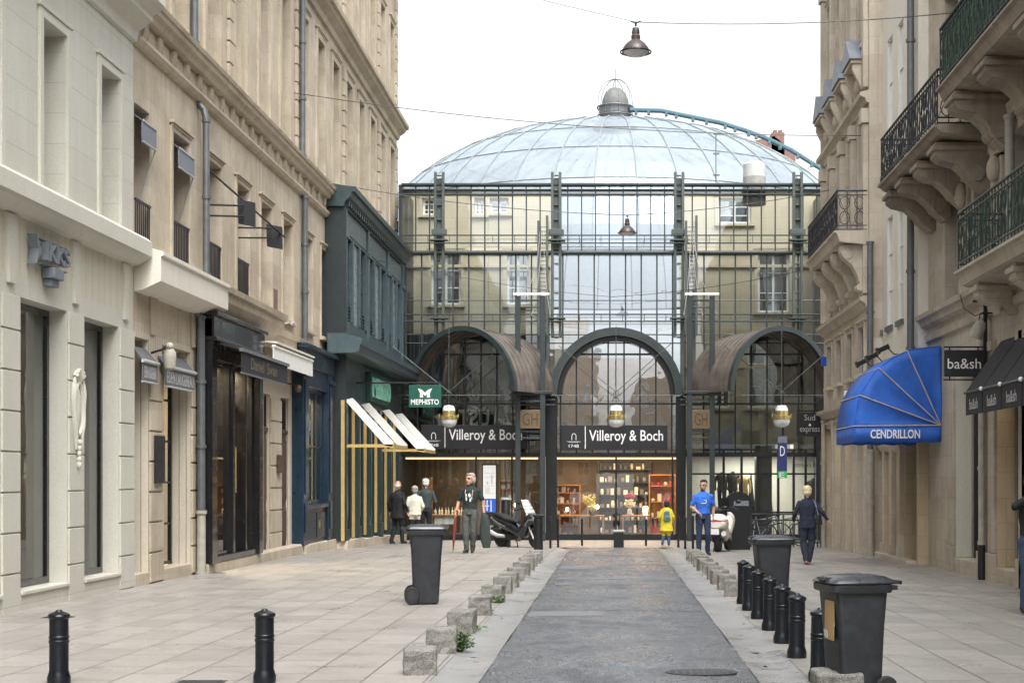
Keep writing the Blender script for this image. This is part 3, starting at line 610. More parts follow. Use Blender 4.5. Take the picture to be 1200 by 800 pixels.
# lit shelves inside the black shop
def shelf_unit(parent_label, x0, x1, y0, y1, z0, z1, n, m1, m2, seed, cat='shelf'):
    rnd = random.Random(seed); e = empty('shelf_unit', ((x0+x1)/2, (y0+y1)/2, z0), parent_label, cat)
    b = MB(); ax = (x1-x0) > (y1-y0)
    b.box(x0, x1, y0, y1, z1-.03, z1)
    if ax: b.box(x0, x0+.03, y0, y1, z0, z1-.03); b.box(x1-.03, x1, y0, y1, z0, z1-.03); b.box(x0+.03, x1-.03, y1-.02, y1, z0, z1-.03)
    else: b.box(x0, x1, y0, y0+.03, z0, z1-.03); b.box(x0, x1, y1-.03, y1, z0, z1-.03)
    for k in range(n):
        z = z0+(z1-z0)*(k+.3)/n; b.box(x0+.03, x1-.03, y0+.03, y1-.03, z-.03, z)
    b.build('shelf_frame', m1, e)
    g = MB(); g2 = MB()
    for k in range(n):
        z = z0+(z1-z0)*(k+.3)/n; L = (x1-x0) if ax else (y1-y0); t = .06
        while t < L-.15:
            w = rnd.uniform(.06, .16); h = rnd.uniform(.08, min(.28, (z1-z0)/n*.6)); q = g if rnd.random() < .6 else g2
            cc = ((x0+t+w/2, (y0+y1)/2, z) if ax else ((x0+x1)/2, y0+t+w/2, z))
            if rnd.random() < .5: q.lathe([(w*.3,0),(w*.45,h*.3),(w*.4,h*.7),(w*.25,h)], cc, 10)
            else: q.box(cc[0]-w/2, cc[0]+w/2, cc[1]-w/2, cc[1]+w/2, z, z+h)
            t += w+rnd.uniform(.03, .12)
    o = g.build('goods', m2, e); tag(o, kind='stuff'); g2.build('goods', M['paper'], e)['kind'] = 'stuff'
    return e
shelf_unit('lit shelves of small goods seen through the black shopfront window', XL-1.1, XL-.15, 30.9, 31.2, -.1, 2.9, 7, M['wood'], M['redpaint'], 3)
def area(loc, size, energy, col=(1,.78,.5), rot=(0,0,0)):
    l = bpy.data.lights.new('shop_light', 'AREA'); l.energy = energy; l.size = size[0]; l.shape = 'RECTANGLE'; l.size_y = size[1]; l.color = col
    o = bpy.data.objects.new('shop_light', l); COL.objects.link(o); o.location = loc; o.rotation_euler = rot; return o
area((XL-.7, 29.6, 3.7), (.8, 2.4), 200)
c = MB(); c.box(XL-2.0, XL-.42, 31.25, 31.3, -.1, 4); c.box(XL-2.0, XL-.42, 27.6, 31.25, -.1, -.06); c.build('shop_wall', M['creamwall'], B2)
# --- white rolled awning
e = empty('awning', fl(33.6, .4, 4.1), 'folded off white awning with a dark slot over the carved brown doors', 'awning')
c = MB(); fbox(c, fl, 31.75, 35.9, .44, .46, 3.95, 4.3); c.tube([fl(31.75,.45,4.31), fl(35.9,.45,4.31)], .035, 8); c.build('valance', M['whitecloth'], e)
c = MB(); c.loft([[fl(31.9,.0,4.46), fl(35.95,.0,4.46), fl(35.95,.5,4.42), fl(31.9,.5,4.42)], [fl(31.9,.0,4.42), fl(35.95,.0,4.42), fl(35.95,.5,4.38), fl(31.9,.5,4.38)]]); c.build('cover', M['pale'], e)
# doors
for a, b_ in ((32.85,33.45), (34.55,35.5)):
    c = MB(); fbox(c, fl, a, b_, -.13, -.08, -.1, 3.4); 
    for z0, z1 in ((.15,.9), (1.05,2.5)):
        fbox(c, fl, a+.1, b_-.1, -.08, -.05, z0, z1); fbox(c, fl, a+.16, b_-.16, -.05, -.03, z0+.06, z1-.06)
    fbox(c, fl, a, b_, -.08, -.03, 2.6, 2.68); d = c.build('door', M['brownwood'], B2, bevel=.008)
    c = MB(); [c.tube([fl(a+.12+i*.12, -.06, 2.7), fl(a+.12+i*.12, -.06, 3.35)], .012, 6) for i in range(int((b_-a-.12)/.12))]; c.build('door_grille', M['iron'], d)
c = MB(); fbox(c, fl, 33.95, 34.3, .04, .12, 1.7, 2.1); tag(c.build('intercom_box', M['brownwood'], bevel=.01), 'small dark brown box on the pale pier between the brown doors', 'intercom')
c = MB(); c.tube([fl(33.4,.02,4.9), fl(33.7,.35,4.98)], .02, 6); c.lathe([(.03,-.1),(.05,0),(.03,.14)], fl(33.8,.42,4.98), 10, axis='y'); tag(c.build('wall_lamp', M['lettergrey'], smooth=True), 'small grey wall lamp over the end of the stone shop cornice', 'lamp')
c = MB(); c.tube([fl(35.0,.02,3.75), fl(35.0,.25,3.7)], .02, 6); c.ell(fl(35.0,.3,3.62), (.08,.08,.09)); tag(c.build('wall_spotlight', M['brownwood'], smooth=True), 'small dark spotlight under the off white awning', 'lamp')
# --- blue shopfront
sf = MB()
fbox(sf, fl, 35.75, 36.3, -.3, .28, 0, 4.2); fbox(sf, fl, 38.9, 39.5, -.3, .28, 0, 4.2); fbox(sf, fl, 35.7, 39.6, -.3, .30, 4.2, 4.62); fbox(sf, fl, 35.6, 39.7, -.3, .42, 4.62, 4.72)
fbox(sf, fl, 36.3, 38.9, -.3, .20, 0, .85); fbox(sf, fl, 36.3, 38.9, -.3, .28, .85, .95); fbox(sf, fl, 36.3, 38.9, -.3, .24, 3.75, 4.2)
for y0, y1 in ((36.4,37.5), (37.65,38.8)): fbox(sf, fl, y0, y1, .20, .225, .12, .75)
for y in (35.85, 39.0): 
    fbox(sf, fl, y, y+.36, .28, .31, .3, 1.0); fbox(sf, fl, y, y+.36, .28, .31, 1.2, 3.9)
for y in (35.72, 38.88): fbox(sf, fl, y, y+.64, .28, .36, 3.95, 4.05)
SF2 = sf.build('shopfront', M['bluepaint'], B2, bevel=.012)
window(SF2, fl, 36.3, 38.9, .95, 3.75, .12, M['bluepaint'], M['glassS'], 3, 2, fw=.09, name='display_window')
c = MB(); fbox(c, fl, 36.0, 39.2, -1.2, -1.15, -.2, 4.3); c.build('display_back', M['creamwall'], SF2)
c = MB(); fbox(c, fl, 37.0, 37.45, .0, .02, .96, 1.7); c.build('window_poster', M['postblue'], SF2)
c = MB(); fbox(c, fl, 37.9, 38.0, .226, .24, .35, .55); c.build('letterbox', M['brass'], SF2)
area((XL-.6, 37.6, 3.5), (.6, 2), 22)

# ------------------------------------------------------------------ LEFT: grey-green timber shop building
XG = -7.0; fg = frameL(XG)
B3 = empty('green_shop_building', (XG, 46, 0), 'dark grey green timber fronted two storey shop building with gold trimmed windows', 'building')
c = MB(); 
c.box(XG-.45, XG-.12, 40.0, 51.35, 5.25, 8.7)     # core above
fbox(c, fg, 39.9, 51.35, -.3, 0, 7.95, 8.65)
for u0, u1 in ((39.9,40.3), (43.75,44.05), (47.6,47.9), (51.0,51.35)):
    fbox(c, fg, u0, u1, -.3, .07, 5.2, 8.62); fbox(c, fg, u0-.04, u1+.04, -.2, .11, 7.85, 7.98); fbox(c, fg, u0-.04, u1+.04, -.2, .11, 5.2, 5.4)
for u0, u1 in ((40.3,43.75), (44.05,47.6), (47.9,51.0)):
    fbox(c, fg, u0, u1, -.3, -.02, 5.2, 5.75); fbox(c, fg, u0+.1, u1-.1, -.02, .02, 8.02, 8.55)
    n = 3; w_ = (u1-u0)/n
    for k in range(n+1): fbox(c, fg, max(u0, u0+k*w_-.09), min(u1, u0+k*w_+.09), -.3, .03, 5.75, 7.95)
c.build('wall', M['tealpaint'], B3, bevel=.01)
c = MB(); fprof(c, fg, [(-.45,8.62),(.06,8.62),(.10,8.75),(.22,8.85),(.26,8.98),(.34,9.0),(.36,9.12),(-.45,9.2)], 39.75, 51.4); 
u = 39.95
while u < 51.2: fbox(c, fg, u, u+.14, .05, .17, 8.66, 8.78); u += .34
c.build('cornice', M['tealdark'], B3)
for u0, u1 in ((40.3,43.75), (44.05,47.6), (47.9,51.0)):
    w_ = (u1-u0)/3
    for k in range(3):
        a, b_ = u0+k*w_+.09, u0+(k+1)*w_-.09
        if k == 1:
            q = MB(); fbox(q, fg, a, b_, -.12, -.06, 5.75, 7.95); q.build('panel', M['tealglass'], B3)
        else:
            window(B3, fg, a, b_, 6.25, 7.95, -.08, M['tealdark'], M['glassW'], 2, 3, fw=.05)
            q = MB(); fbox(q, fg, a, b_, -.12, -.07, 5.75, 6.22)
            for j in range(5): q.loft([[fg(a, -.07, 5.78+j*.09), fg(a, -.03, 5.80+j*.09), fg(a, -.07, 5.85+j*.09)], [fg(b_, -.07, 5.78+j*.09), fg(b_, -.03, 5.80+j*.09), fg(b_, -.07, 5.85+j*.09)]])
            q.build('louvre', M['tealdark'], B3)
c = MB(); fprof(c, fg, [(-.3,4.78),(.40,4.80),(.52,4.84),(.54,5.02),(.58,5.04),(.58,5.18),(.10,5.30),(-.3,5.30)], 39.4, 51.4); c.build('canopy', M['tealpaint'], B3)
c = MB(); fbox(c, fg, 39.9, 51.35, -.4, -.02, 3.7, 4.8); fbox(c, fg, 39.9, 51.35, -.3, .03, 3.62, 3.72); 
pil = [40.0, 42.0, 44.0, 46.0, 48.0, 49.9]
for u in pil:
    fbox(c, fg, u, u+.42, -.35, .06, -.4, 3.62); fbox(c, fg, u-.03, u+.45, -.2, .10, -.4, .25); fbox(c, fg, u+.1, u+.32, .06, .085, .5, 3.4)
c.build('wall', M['greenpaint'], B3, bevel=.01)
c = MB()
for a, b_, z in ((39.9,42.6,-.06),(42.6,45.2,-.12),(45.2,48.2,-.19),(48.2,51.35,-.27)): fbox(c, fg, a, b_, -.45, .14, -.8, z)
c.build('plinth', M['lime'], B3)
for k in range(len(pil)-1):
    a, b_ = pil[k]+.42, pil[k+1]
    window(B3, fg, a, b_, -.05, 3.62, -.12, M['greenpaint'], M['glassS'], 1, 1, fw=.05, name='display_window')
    q = MB(); fbox(q, fg, a+.02, a+.07, -.10, -.03, -.04, 3.6); fbox(q, fg, b_-.07, b_-.02, -.10, -.02, -.04, 3.6); q.build('gold_jamb', M['gold'], B3)
q = MB(); fbox(q, fg, 39.85, 39.98, -.6, .10, -.05, 8.62); q.build('end_panel', mat('end_panel_shade', (.016,.024,.026), .5, noise=.2), B3)  # shade of the end face put into a darker teal
q = MB(); fbox(q, fg, 39.80, 39.845, -.02, .07, -.05, 3.6); q.build('gold_jamb', M['gold'], B3)
c = MB(); c.box(XG-2.0, XG-1.9, 40, 51.35, -.6, 5); c.box(XG-1.9, XG-.4, 40, 51.35, 3.7, 3.8); c.box(XG-1.9, XG-.4, 40, 51.35, -.6, -.35); c.build('shop_interior', M['creamwall'], B3)
for u in pil[1:]+[51.0]:
    c = MB(); c.box(XG-1.3, XG-.37, u+.18, u+.23, -.3, 3.6); c.build('light_catcher', M['creamwall'], B3)  # added panels catch the shop lamp so the windows look warm
area((XG-1.0, 46, 3.5), (1, 10), 320)
# green letter sign on the fascia
e = empty('shop_sign', fg(45.6, .1, 4.2), 'green illuminated letters reading MEPHISTO on the fascia under the canopy', 'sign')
c = MB(); fbox(c, fg, 43.9, 47.6, -.02, .12, 3.78, 4.62); c.build('sign_board', mat('sign_green_dark', (.012,.07,.05), .4), e, bevel=.01)
text('MEPHISTO', fg(44.05, .125, 3.9), (0,1,0), (0,0,1), 3.4, .58, mat('sign_letter_green', (.30,.66,.52), .4, noise=0), e, ext=.05, bold=.01)
# hanging sign
e = empty('hanging_sign', (PX(498,42), 42, 3.5), 'green hanging sign with white M crown emblem and the word MEPHISTO', 'sign')
x0, x1, z0, z1 = PX(479,42), PX(517,42), PZ(477,42), PZ(451,42)
c = MB(); c.box(x0, x1, 42, 42.1, z0, z1); c.build('sign_board', M['signgreen'], e, bevel=.008)
c = MB(); c.tube([(-7.0, 42.05, z1+.06), (x1, 42.05, z1+.06)], .025, 8); c.build('bracket', M['iron'], e)
text('MEPHISTO', (x0+.06, 41.995, z0+.07), (1,0,0), (0,0,1), (x1-x0)-.12, .15, M['letter'], e, ext=.004, bold=.02)
def flat(pts, m, parent, name='emblem', y=0, t=.008):
    b = MB(); b.loft([[(x, y, z) for x, z in pts], [(x, y-t, z) for x, z in pts]]); return b.build(name, m, parent)
cx, cz = (x0+x1)/2, z0+.40
flat([(cx-.14,cz-.13),(cx-.13,cz-.02),(cx-.20,cz+.12),(cx-.09,cz+.08),(cx,cz-.0),(cx+.09,cz+.08),(cx+.20,cz+.12),(cx+.13,cz-.02),(cx+.14,cz-.13),(cx+.05,cz-.13),(cx+.06,cz-.03),(cx,cz-.09),(cx-.06,cz-.03),(cx-.05,cz-.13)], M['letter'], e, y=41.999)
# two awnings with white side straps
for (ya, yb, lab) in ((40.0, 42.7, 'open awning frame with white side straps and gold bar, nearer of the two'), (46.6, 49.4, 'open awning frame with white side straps and gold bar, farther one by the hanging sign')):
    e = empty('awning', fg(ya+1, .6, 3.0), lab, 'awning', 'awnings with white straps over the green shop')
    for y in (ya, yb):
        c = MB(); c.loft([[fg(y, .03, 3.62), fg(y, .25, 3.66), fg(y, 1.32, 2.50), fg(y, 1.28, 2.40), fg(y, 1.1, 2.42)], [fg(y+.05, .03, 3.62), fg(y+.05, .25, 3.66), fg(y+.05, 1.32, 2.50), fg(y+.05, 1.28, 2.40), fg(y+.05, 1.1, 2.42)]]); c.build('strap', M['whitecloth'], e)
    c = MB(); fbox(c, fg, ya, yb+.05, 1.22, 1.32, 2.36, 2.46); fbox(c, fg, ya, ya+.06, .02, 1.22, 2.38, 2.46); c.build('frame_bar', M['gold'], e)
# ------------------------------------------------------------------ MARKET HALL (glass and steel, domed)
YM = 51.5; K = YM/44.0; fm = frameM(YM); S = YM/F  # hall pushed back from its first depth, widths and heights scaled about the camera
def mx(px): return (px-CX)*S
def mz(py): return CAMZ-(py-HY)*S
GM = gz(YM)
def zk(z): return CAMZ+(z-CAMZ)*K
H = empty('glass_market_hall', (.1, YM, GM), 'glass and steel market hall with shallow glass dome and arched entrances closing the street', 'building')
XA, XB = mx(471), mx(967); ZT = mz(217)
posts = [mx(515.5), mx(652), mx(795.5), mx(934)]
# beams
c = MB()
for py, h, v in ((217, .09, .10), (223, .035, .13), (229, .05, .16), (278, .03, .42), (287, .03, .42), (297, .13, .14), (370, .035, .46), (378, .035, .46)):
    z = mz(py)
    if h < .1: c.tube([fm(XA, v, z), fm(XB, v, z)], h/2+.008, 8)
    else: c.tube([fm(XA, v, z), fm(XB, v, z)], h/2+.01, 10)
c.build('beam', M['steel'], H, smooth=True)
c = MB()
for py0, py1 in ((278, 287), (370, 378)):
    u = XA+.2
    while u < XB: c.tube([fm(u, .42, mz(py0)), fm(u, .42, mz(py1))], .012, 6); u += .72
for u in posts:
    for py in (283, 374): fbox(c, fm, u-.3, u+.3, .08, .44, mz(py)-.02, mz(py)+.02)
c.build('gallery_rail', M['steelL'], H)
# mullions of the two tiers
c = MB(); k = XA
while k < XB: fbox(c, fm, k-.020, k+.020, -.05, .06, mz(297), ZT); k += .396*K
c.build('mullion', M['steel'], H)
c = MB(); k = XA+.12*K
def arch_top(u, r):
    return max([zk(3.97)]+[mz(463)+math.sqrt(r*r-(u-q)**2) for q in (mx(545), mx(722), mx(905)) if abs(u-q) < r])
while k < XB: fbox(c, fm, k-.024, k+.024, -.05, .06, arch_top(k, 1.86*K), mz(297)); k += .449*K
for py in (352, 392, 402): c.tube([fm(XA, .02, mz(py)), fm(XB, .02, mz(py))], .018, 6)
c.build('mullion', M['steel'], H)
# glass of the upper tiers, one pane sheet per bay
edges = [XA]+posts+[XB]
for a, b_ in zip(edges[:-1], edges[1:]):
    for z0, z1 in ((mz(297), ZT), (zk(5.85), mz(297))):
        q = MB(); q.quad(fm(a, 0, z0), fm(b_, 0, z0), fm(b_, 0, z1), fm(a, 0, z1)); q.build('glazing', M['glassC' if abs(a-posts[1]) < .01 else 'glassU'], H)
# lower wall glass below the arch heads
for a, b_ in ((XA, mx(633)), (mx(640), mx(804)), (mx(811), XB)):
    q = MB(); q.quad(fm(a, -.02, zk(2.26)), fm(b_, -.02, zk(2.26)), fm(b_, -.02, zk(5.85)), fm(a, -.02, zk(5.85))); q.build('glazing', M['glassA' if -2.9 < a < 0 else 'glassB'], H)
    q = MB(); q.quad(fm(a, -.02, GM), fm(b_, -.02, GM), fm(b_, -.02, zk(2.26)), fm(a, -.02, zk(2.26))); q.build('shop_glazing', M['glassS'], H)
c = MB(); k = mx(722)-.455*K*13.5
while k < XB:
    if k > XA: fbox(c, fm, k-.025, k+.025, -.06, .04, zk(2.30), arch_top(k, 1.68*K))
    k += .455*K
fbox(c, fm, XA, XB, -.06, .05, mz(473)-.03, mz(473)+.03)
for q in (mx(545), mx(722), mx(905)): fbox(c, fm, q-1.25*K, q+1.25*K, -.06, .05, mz(415)-.03, mz(415)+.03)
fbox(c, fm, XA, XB, -.06, .06, zk(2.19), zk(2.30))
fbox(c, fm, XA, mx(640), -.06, .06, GM, GM+.20); fbox(c, fm, mx(640), XB, -.06, .06, GM, GM+.20)
for px in (558, 600, 722, 788): fbox(c, fm, mx(px)-.03, mx(px)+.03, -.06, .045, GM+.2, zk(2.19))
c.build('mullion', M['ddsteel'], H)
# right bay: shop front grid
c = MB()
for px in (848, 869, 888, 912, 930, 944): fbox(c, fm, mx(px)-.04, mx(px)+.04, -.06, .055, GM+.2, zk(2.4))
for py in (555, 600, 533): fbox(c, fm, mx(811), XB, -.05, .05, mz(py)-.03, mz(py)+.03)
c.build('shop_frame', M['ddsteel'], H)
# spandrel above the arches
AR, CXA, SP = 1.90*K, mx(722), mz(463)
c = MB()
N_ = 40
def ringpts(cx, cz, r, n=N_): return [(cx+r*math.cos(math.pi*i/n), cz+r*math.sin(math.pi*i/n)) for i in range(n+1)]
o_ = ringpts(CXA, SP, AR); i_ = ringpts(CXA, SP, AR-.27)
for k in range(N_):
    c.loft([[fm(*( (p[0], v, p[1]) )) for p in (o_[k], o_[k+1], i_[k+1], i_[k])] for v in (.02, .55)])
o = c.build('arch', M['steel'], H); weld(o)
c = MB(); o2 = ringpts(CXA, SP, AR-.28); i2 = ringpts(CXA, SP, AR-.42)
for k in range(N_): c.loft([[fm(p[0], v, p[1]) for p in (o2[k], o2[k+1], i2[k+1], i2[k])] for v in (.04, .40)])
weld(c.build('arch_lining', M['ddsteel'], H))
# side barrel vaults, turned outwards
def vault(cx, ang, back, name):
    """front ring centred at (cx, YM-.9), axis turned by ang"""
    e = MB(); ax = Vector((math.sin(ang), math.cos(ang), 0)); rt = Vector((math.cos(ang), -math.sin(ang), 0)); O = Vector((cx, YM-1.5, SP))
    n = 32
    def P(t, r, d): return O + rt*(r*math.cos(t)) + Vector((0,0,1))*(r*math.sin(t)) + ax*d
    ts = [math.pi*i/n for i in range(n+1)]
    for k in range(n):
        e.loft([[P(ts[k], 1.86*K, d), P(ts[k+1], 1.86*K, d), P(ts[k+1], 1.72*K, d), P(ts[k], 1.72*K, d)] for d in (-.05, .12)])
    r = e.build('vault_ring', M['steel'], H); weld(r)
    e = MB()
    segs = 8
    for s_ in range(segs):
        d0, d1 = .12+back*s_/segs, .12+back*(s_+1)/segs
        r0 = 1.82*K-.012*s_
        for k in range(n):
            e.loft([[P(ts[k], r0, d), P(ts[k+1], r0, d), P(ts[k+1], r0-.04, d), P(ts[k], r0-.04, d)] for d in (d0, d1-.015)])
        for k in range(n):
            e.loft([[P(ts[k], r0+.02, d), P(ts[k+1], r0+.02, d), P(ts[k+1], r0-.07, d), P(ts[k], r0-.07, d)] for d in (d1-.03, d1)])
    s2 = e.build('vault', M['copper'], H); weld(s2)
vault(mx(541)+.12, R(32), 2.2, 'l'); vault(mx(911), R(-34), 2.2, 'r')
# posts (pairs of channels) rising above the roof edge, columns to the ground
for i, u in enumerate(posts):
    c = MB()
    for s_ in (-1, 1):
        fbox(c, fm, u+s_*.13-.045, u+s_*.13+.045, .10, .24, mz(395), mz(203))
    for k in range(12):
        z = mz(395)+(mz(207)-mz(395))*k/11; fbox(c, fm, u-.07, u+.07, .12, .20, z-.02, z+.02)
    fbox(c, fm, u-.25, u+.25, .06, .28, mz(276), mz(270)); fbox(c, fm, u-.09, u+.09, .06, .12, mz(297), mz(210))
    c.build('post', M['steelL'], H, bevel=.006)
for px in (631.5, 642, 799.5, 813): 
    c = MB(); fbox(c, fm, mx(px)-.055, mx(px)+.055, .06, .22, zk(3.9), mz(340)); c.build('column', M['steelL'], H, bevel=.006)
for pa, pb in ((640,653),(792,803),(955,966)): c = MB(); fbox(c, fm, mx(pa), mx(pb), -.05, .3, GM, zk(3.9)); c.build('column', M['ddsteel'], H, bevel=.01)
# front service towers
for xa, xb, nm in ((607-717, 636-717, 'l'), (808-717, 834.5-717, 'r')):
    yf = YM-1.5; s_ = yf/F; ua, ub = xa*s_, xb*s_; Zt = CAMZ-(347-HY)*s_; g0 = gz(yf)
    c = MB()
    for u in (ua, ub): c.box(u-.085, u+.085, yf-.07, yf+.07, g0, Zt)
    for py in (352, 360, 461, 470, 505, 513):
        z = CAMZ-(py-HY)*s_; c.box(ua, ub, yf-.03, yf+.03, z-.025, z+.025)
    for py in (462, 468, 474): 
        z = CAMZ-(py-HY)*s_; c.box(ua-.3, ub+.4, yf+.08, yf+.12, z-.02, z+.02)
    c.box(ua-.2, ub+.3, yf-.1, yf+.9, CAMZ-(458-HY)*s_-.1, CAMZ-(458-HY)*s_)
    c.build('service_tower', M['dsteel'], H, bevel=.008)
    # upper ladder between the twin posts
    la, lb = (mx(632), mx(642)) if nm == 'l' else (mx(803), mx(815))
    c = MB()
    for u in (la, lb): fbox(c, fm, u-.04, u+.04, .5, .6, mz(395), mz(262 if u == la else 256))
    k = mz(392)
    while k < mz(268): fbox(c, fm, la, lb, .53, .57, k, k+.02); k += .14
    c.build('ladder', M['steelL'], H)
    c = MB()
    for dx in (-.35, -.15, .1) if nm == 'l' else (-.1, .15, .35):
        x0_ = (la+lb)/2+dx*.3; pts = []
        for i in range(9):
            t = i/8; pts.append(fm(x0_+dx*2.2*t*t, .62, mz(275)+(mz(372)-mz(275))*t))
        c.tube(pts, .010, 6)
    c.build('hose', M['lettergrey'], H)
    t = MB(); zz = CAMZ-(346-HY)*s_; t.box(ua-.15, ub+.22, yf-.12, yf-.04, zz, zz+.07)
    o = t.build('tube_light', M['white']); tag(o, 'white horizontal lamp tube on top of the %s steel service tower' % ('left' if nm == 'l' else 'right'), 'lamp')
    z0_, z1_ = CAMZ-(502-HY)*s_, CAMZ-(480-HY)*s_
    e = empty('monogram_plaque', ((ua+ub)/2, yf, z0_), 'brown wooden plaque with the letters GH on the %s service tower' % ('left' if nm == 'l' else 'right'), 'sign')
    t = MB(); t.box(ua+.08, ub-.08, yf-.1, yf-.06, z0_, z1_); t.build('board', M['plaque'], e, bevel=.006)
    text('GH', (ua+.16, yf-.1, z0_+.1), (1,0,0), (0,0,1), ub-ua-.32, z1_-z0_-.2, M['darkletter'], e, ext=.006)
# dome
M['ribgrey'] = mat('dome_rib_paint', (.22,.25,.25), .5)
DC, DA, DAY, DB, DZ = Vector((.15, 66, 0)), 10.86, 10.1, 6.8, 9.9
def dome(phi, th): return Vector((DC.x+DA*math.cos(phi)*math.sin(th), DC.y-DAY*math.cos(phi)*math.cos(th), DZ+DB*math.sin(phi)))
lat = [R(x) for x in (0, 8, 16, 24, 31, 38, 45, 51, 60, 72, 84)]
q = MB(); nr = 40
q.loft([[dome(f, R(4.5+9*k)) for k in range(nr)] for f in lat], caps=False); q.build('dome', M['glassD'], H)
for k in range(nr):
    c = MB(); c.tube([dome(f, R(4.5+9*k))*1.0+Vector((0,0,.03)) for f in lat], .030, 6); c.build('dome_rib', M['ribgrey'], H)
c = MB()
for f in (24, 38, 51): c.tube([dome(R(f), R(4.5+9*(k % nr)))+Vector((0,0,.03)) for k in range(nr+1)], .022, 6, caps=False)
c.build('dome_ring', M['ribgrey'], H)
c = MB(); c.tube([dome(0, R(4.5+9*(k % nr))) for k in range(nr+1)], .05, 6, caps=False); c.build('dome_base', M['steel'], H)
# lantern
LM = Matrix.Translation((DC.x, DC.y, 16.93)) @ Matrix.Scale(1.26, 4) @ Matrix.Translation((-DC.x, -DC.y, -13.6))
c = MB(); c.M = LM; c.lathe([(.78,13.3),(.78,13.42),(.50,13.44),(.50,13.75),(.44,13.78),(.46,13.95),(.45,14.25),(.36,14.5),(.2,14.66),(.05,14.7)], (DC.x, DC.y, 0), 24); c.build('lantern', mat('lead_cap', (.13,.135,.13), .6, noise=.3), H, smooth=35)
c = MB(); c.M = LM; c.lathe([(.55,13.78),(.56,13.78),(.56,14.05),(.50,14.05)], (DC.x, DC.y, 0), 24)
for z in (13.72, 14.02): c.tube([(DC.x+.62*math.cos(t), DC.y+.62*math.sin(t), z) for t in [2*math.pi*k/24 for k in range(25)]], .025, 6)
for k in range(8):
    t = 2*math.pi*k/8+.2; c.tube([(DC.x+.60*math.cos(t)*f, DC.y+.60*math.sin(t)*f, z) for f, z in ((1,13.5),(1,14.2),(.93,14.5),(.7,14.8),(.35,14.95),(0,15.0))], .011, 5)
c.tube([(DC.x, DC.y, 14.7), (DC.x, DC.y, 15.35)], .012, 6); c.build('lantern_cage', M['zinc'], H)
pts = [((px-CX)/F*65.6, 65.6, CAMZ+(HY-py)/F*65.6) for px, py in ((738,129),(775,130),(804,136),(844,144),(873,153),(895,161),(927,176),(967,201),(990,222))]
c = MB(); c.tube(pts, .10, 8)
for i in range(len(pts)-1):
    for t in (.2, .6):
        a = Vector(pts[i]).lerp(Vector(pts[i+1]), t); c.box(a.x-.06, a.x+.06, a.y-.14, a.y+.14, a.z-.18, a.z-.05)
c.build('cleaning_gantry', M['lampblue'], H, smooth=True)
# antenna rod on the dome
c = MB(); a = PX(839, 51.9); c.tube([(a, 51.9, PZ(214,51.9)), (a, 51.9, PZ(157,51.9))], .018, 6)
for py in (157, 180, 205): c.box(a-.09, a+.12, 51.87, 51.93, PZ(py,51.9)-.03, PZ(py,51.9)+.02)
c.build('mast', M['zinc'], H)
x = PX(884, 52.2); z = PZ(216, 52.2)
e = empty('roof_vent', (x, 52.2, z-.2), 'white cylindrical roof vent with grey base in front of the glass dome', 'vent')
c = MB(); c.lathe([(.38,.0),(.38,.66),(.26,.75),(.03,.78)], (x, 52.2, z), 24); c.build('cowl', mat('grey_white_cowl', (.50,.51,.50), .6, noise=.1), e, smooth=40)
c = MB(); c.lathe([(.39,-.7),(.39,.22),(.385,.24)], (x, 52.2, z), 24); c.build('collar', M['concretecap'], e)
# flat roof edge, side walls and added stone front standing in for reflected houses
c = MB(); fbox(c, fm, XA, XB, -.9, -.02, ZT-.20, ZT-.12); fbox(c, fm, XA, XB, -.02, .1, ZT-.06, ZT+.02); c.build('roof_edge', M['steel'], H)
IW = stone('reflected_stone', (.60,.53,.38), (.56,.49,.34), (.42,.36,.25), bw=1.1, bh=.40, sstr=.3, off=.5)
def inner(x0, x1, holes, Y, zb=2.6):  # added wall with windows imitates house fronts reflected in the glass
    holes = [(a, b_, z0, min(z1, 11.5)) for a, b_, z0, z1 in holes]
    fr = frameM(Y); c = MB(); wall(c, fr, x0, x1, zk(zb), 11.75, holes, t=.25); 
    for z in [q_ for q_ in (zk(4.9), zk(7.95), zk(8.4)) if q_ > zk(zb)]: fbox(c, fr, x0, x1, 0, .08, z, z+.10)
    for a, b_, z0, z1 in holes: surround(c, fr, a, b_, z0, z1, .12, .04)
    o = c.build('backdrop_wall', IW, H); weld(o)
    for h in holes:
        w_ = window(H, fr, *h, -.12, M['white'], M['glassW'], 2, 3, fw=.08)
        a, b_, z0, z1 = h; q = MB()
        for s_, e0, e1 in ((1, a+.08, a+.34), (-1, b_-.34, b_-.08)):
            n = 8; rows = []
            for j in range(n+1):
                t = j/n; inn = .26*(1-.55*math.sin(t*math.pi)**2); z = z1-(z1-z0-.1)*t
                rows.append([fr(e0, -.17, z), fr(e0+inn, -.17, z)] if s_ > 0 else [fr(e1-inn, -.17, z), fr(e1, -.17, z)])
            for j in range(n): q.add([rows[j][0], rows[j][1], rows[j+1][1], rows[j+1][0]], [(0,1,2,3)])
        q.build('curtain', M['whitecloth'], w_)
YI = YM+3.0
def ix(px): return (px-CX)*YI/F
def iz(py): return CAMZ-(py-HY)*YI/F
inner(ix(478), ix(572), [(ix(495), ix(510), iz(252), iz(208)), (ix(556), ix(568), iz(252), iz(208)), (ix(505), ix(540), iz(357), iz(296))], YI, 5.75)
inner(ix(572.3), ix(646), [(ix(594), ix(620), iz(357), iz(296)), (ix(574), ix(596), iz(250), iz(205))], YI+.02, 5.75)
inner(ix(797), ix(968), [(ix(842), ix(880), iz(262), iz(215)), (ix(888), ix(925), iz(366), iz(296)), (ix(800), ix(812), iz(350), iz(300)), (ix(876), ix(918), iz(478), iz(400)), (ix(838), ix(856), iz(478), iz(410))], YI)
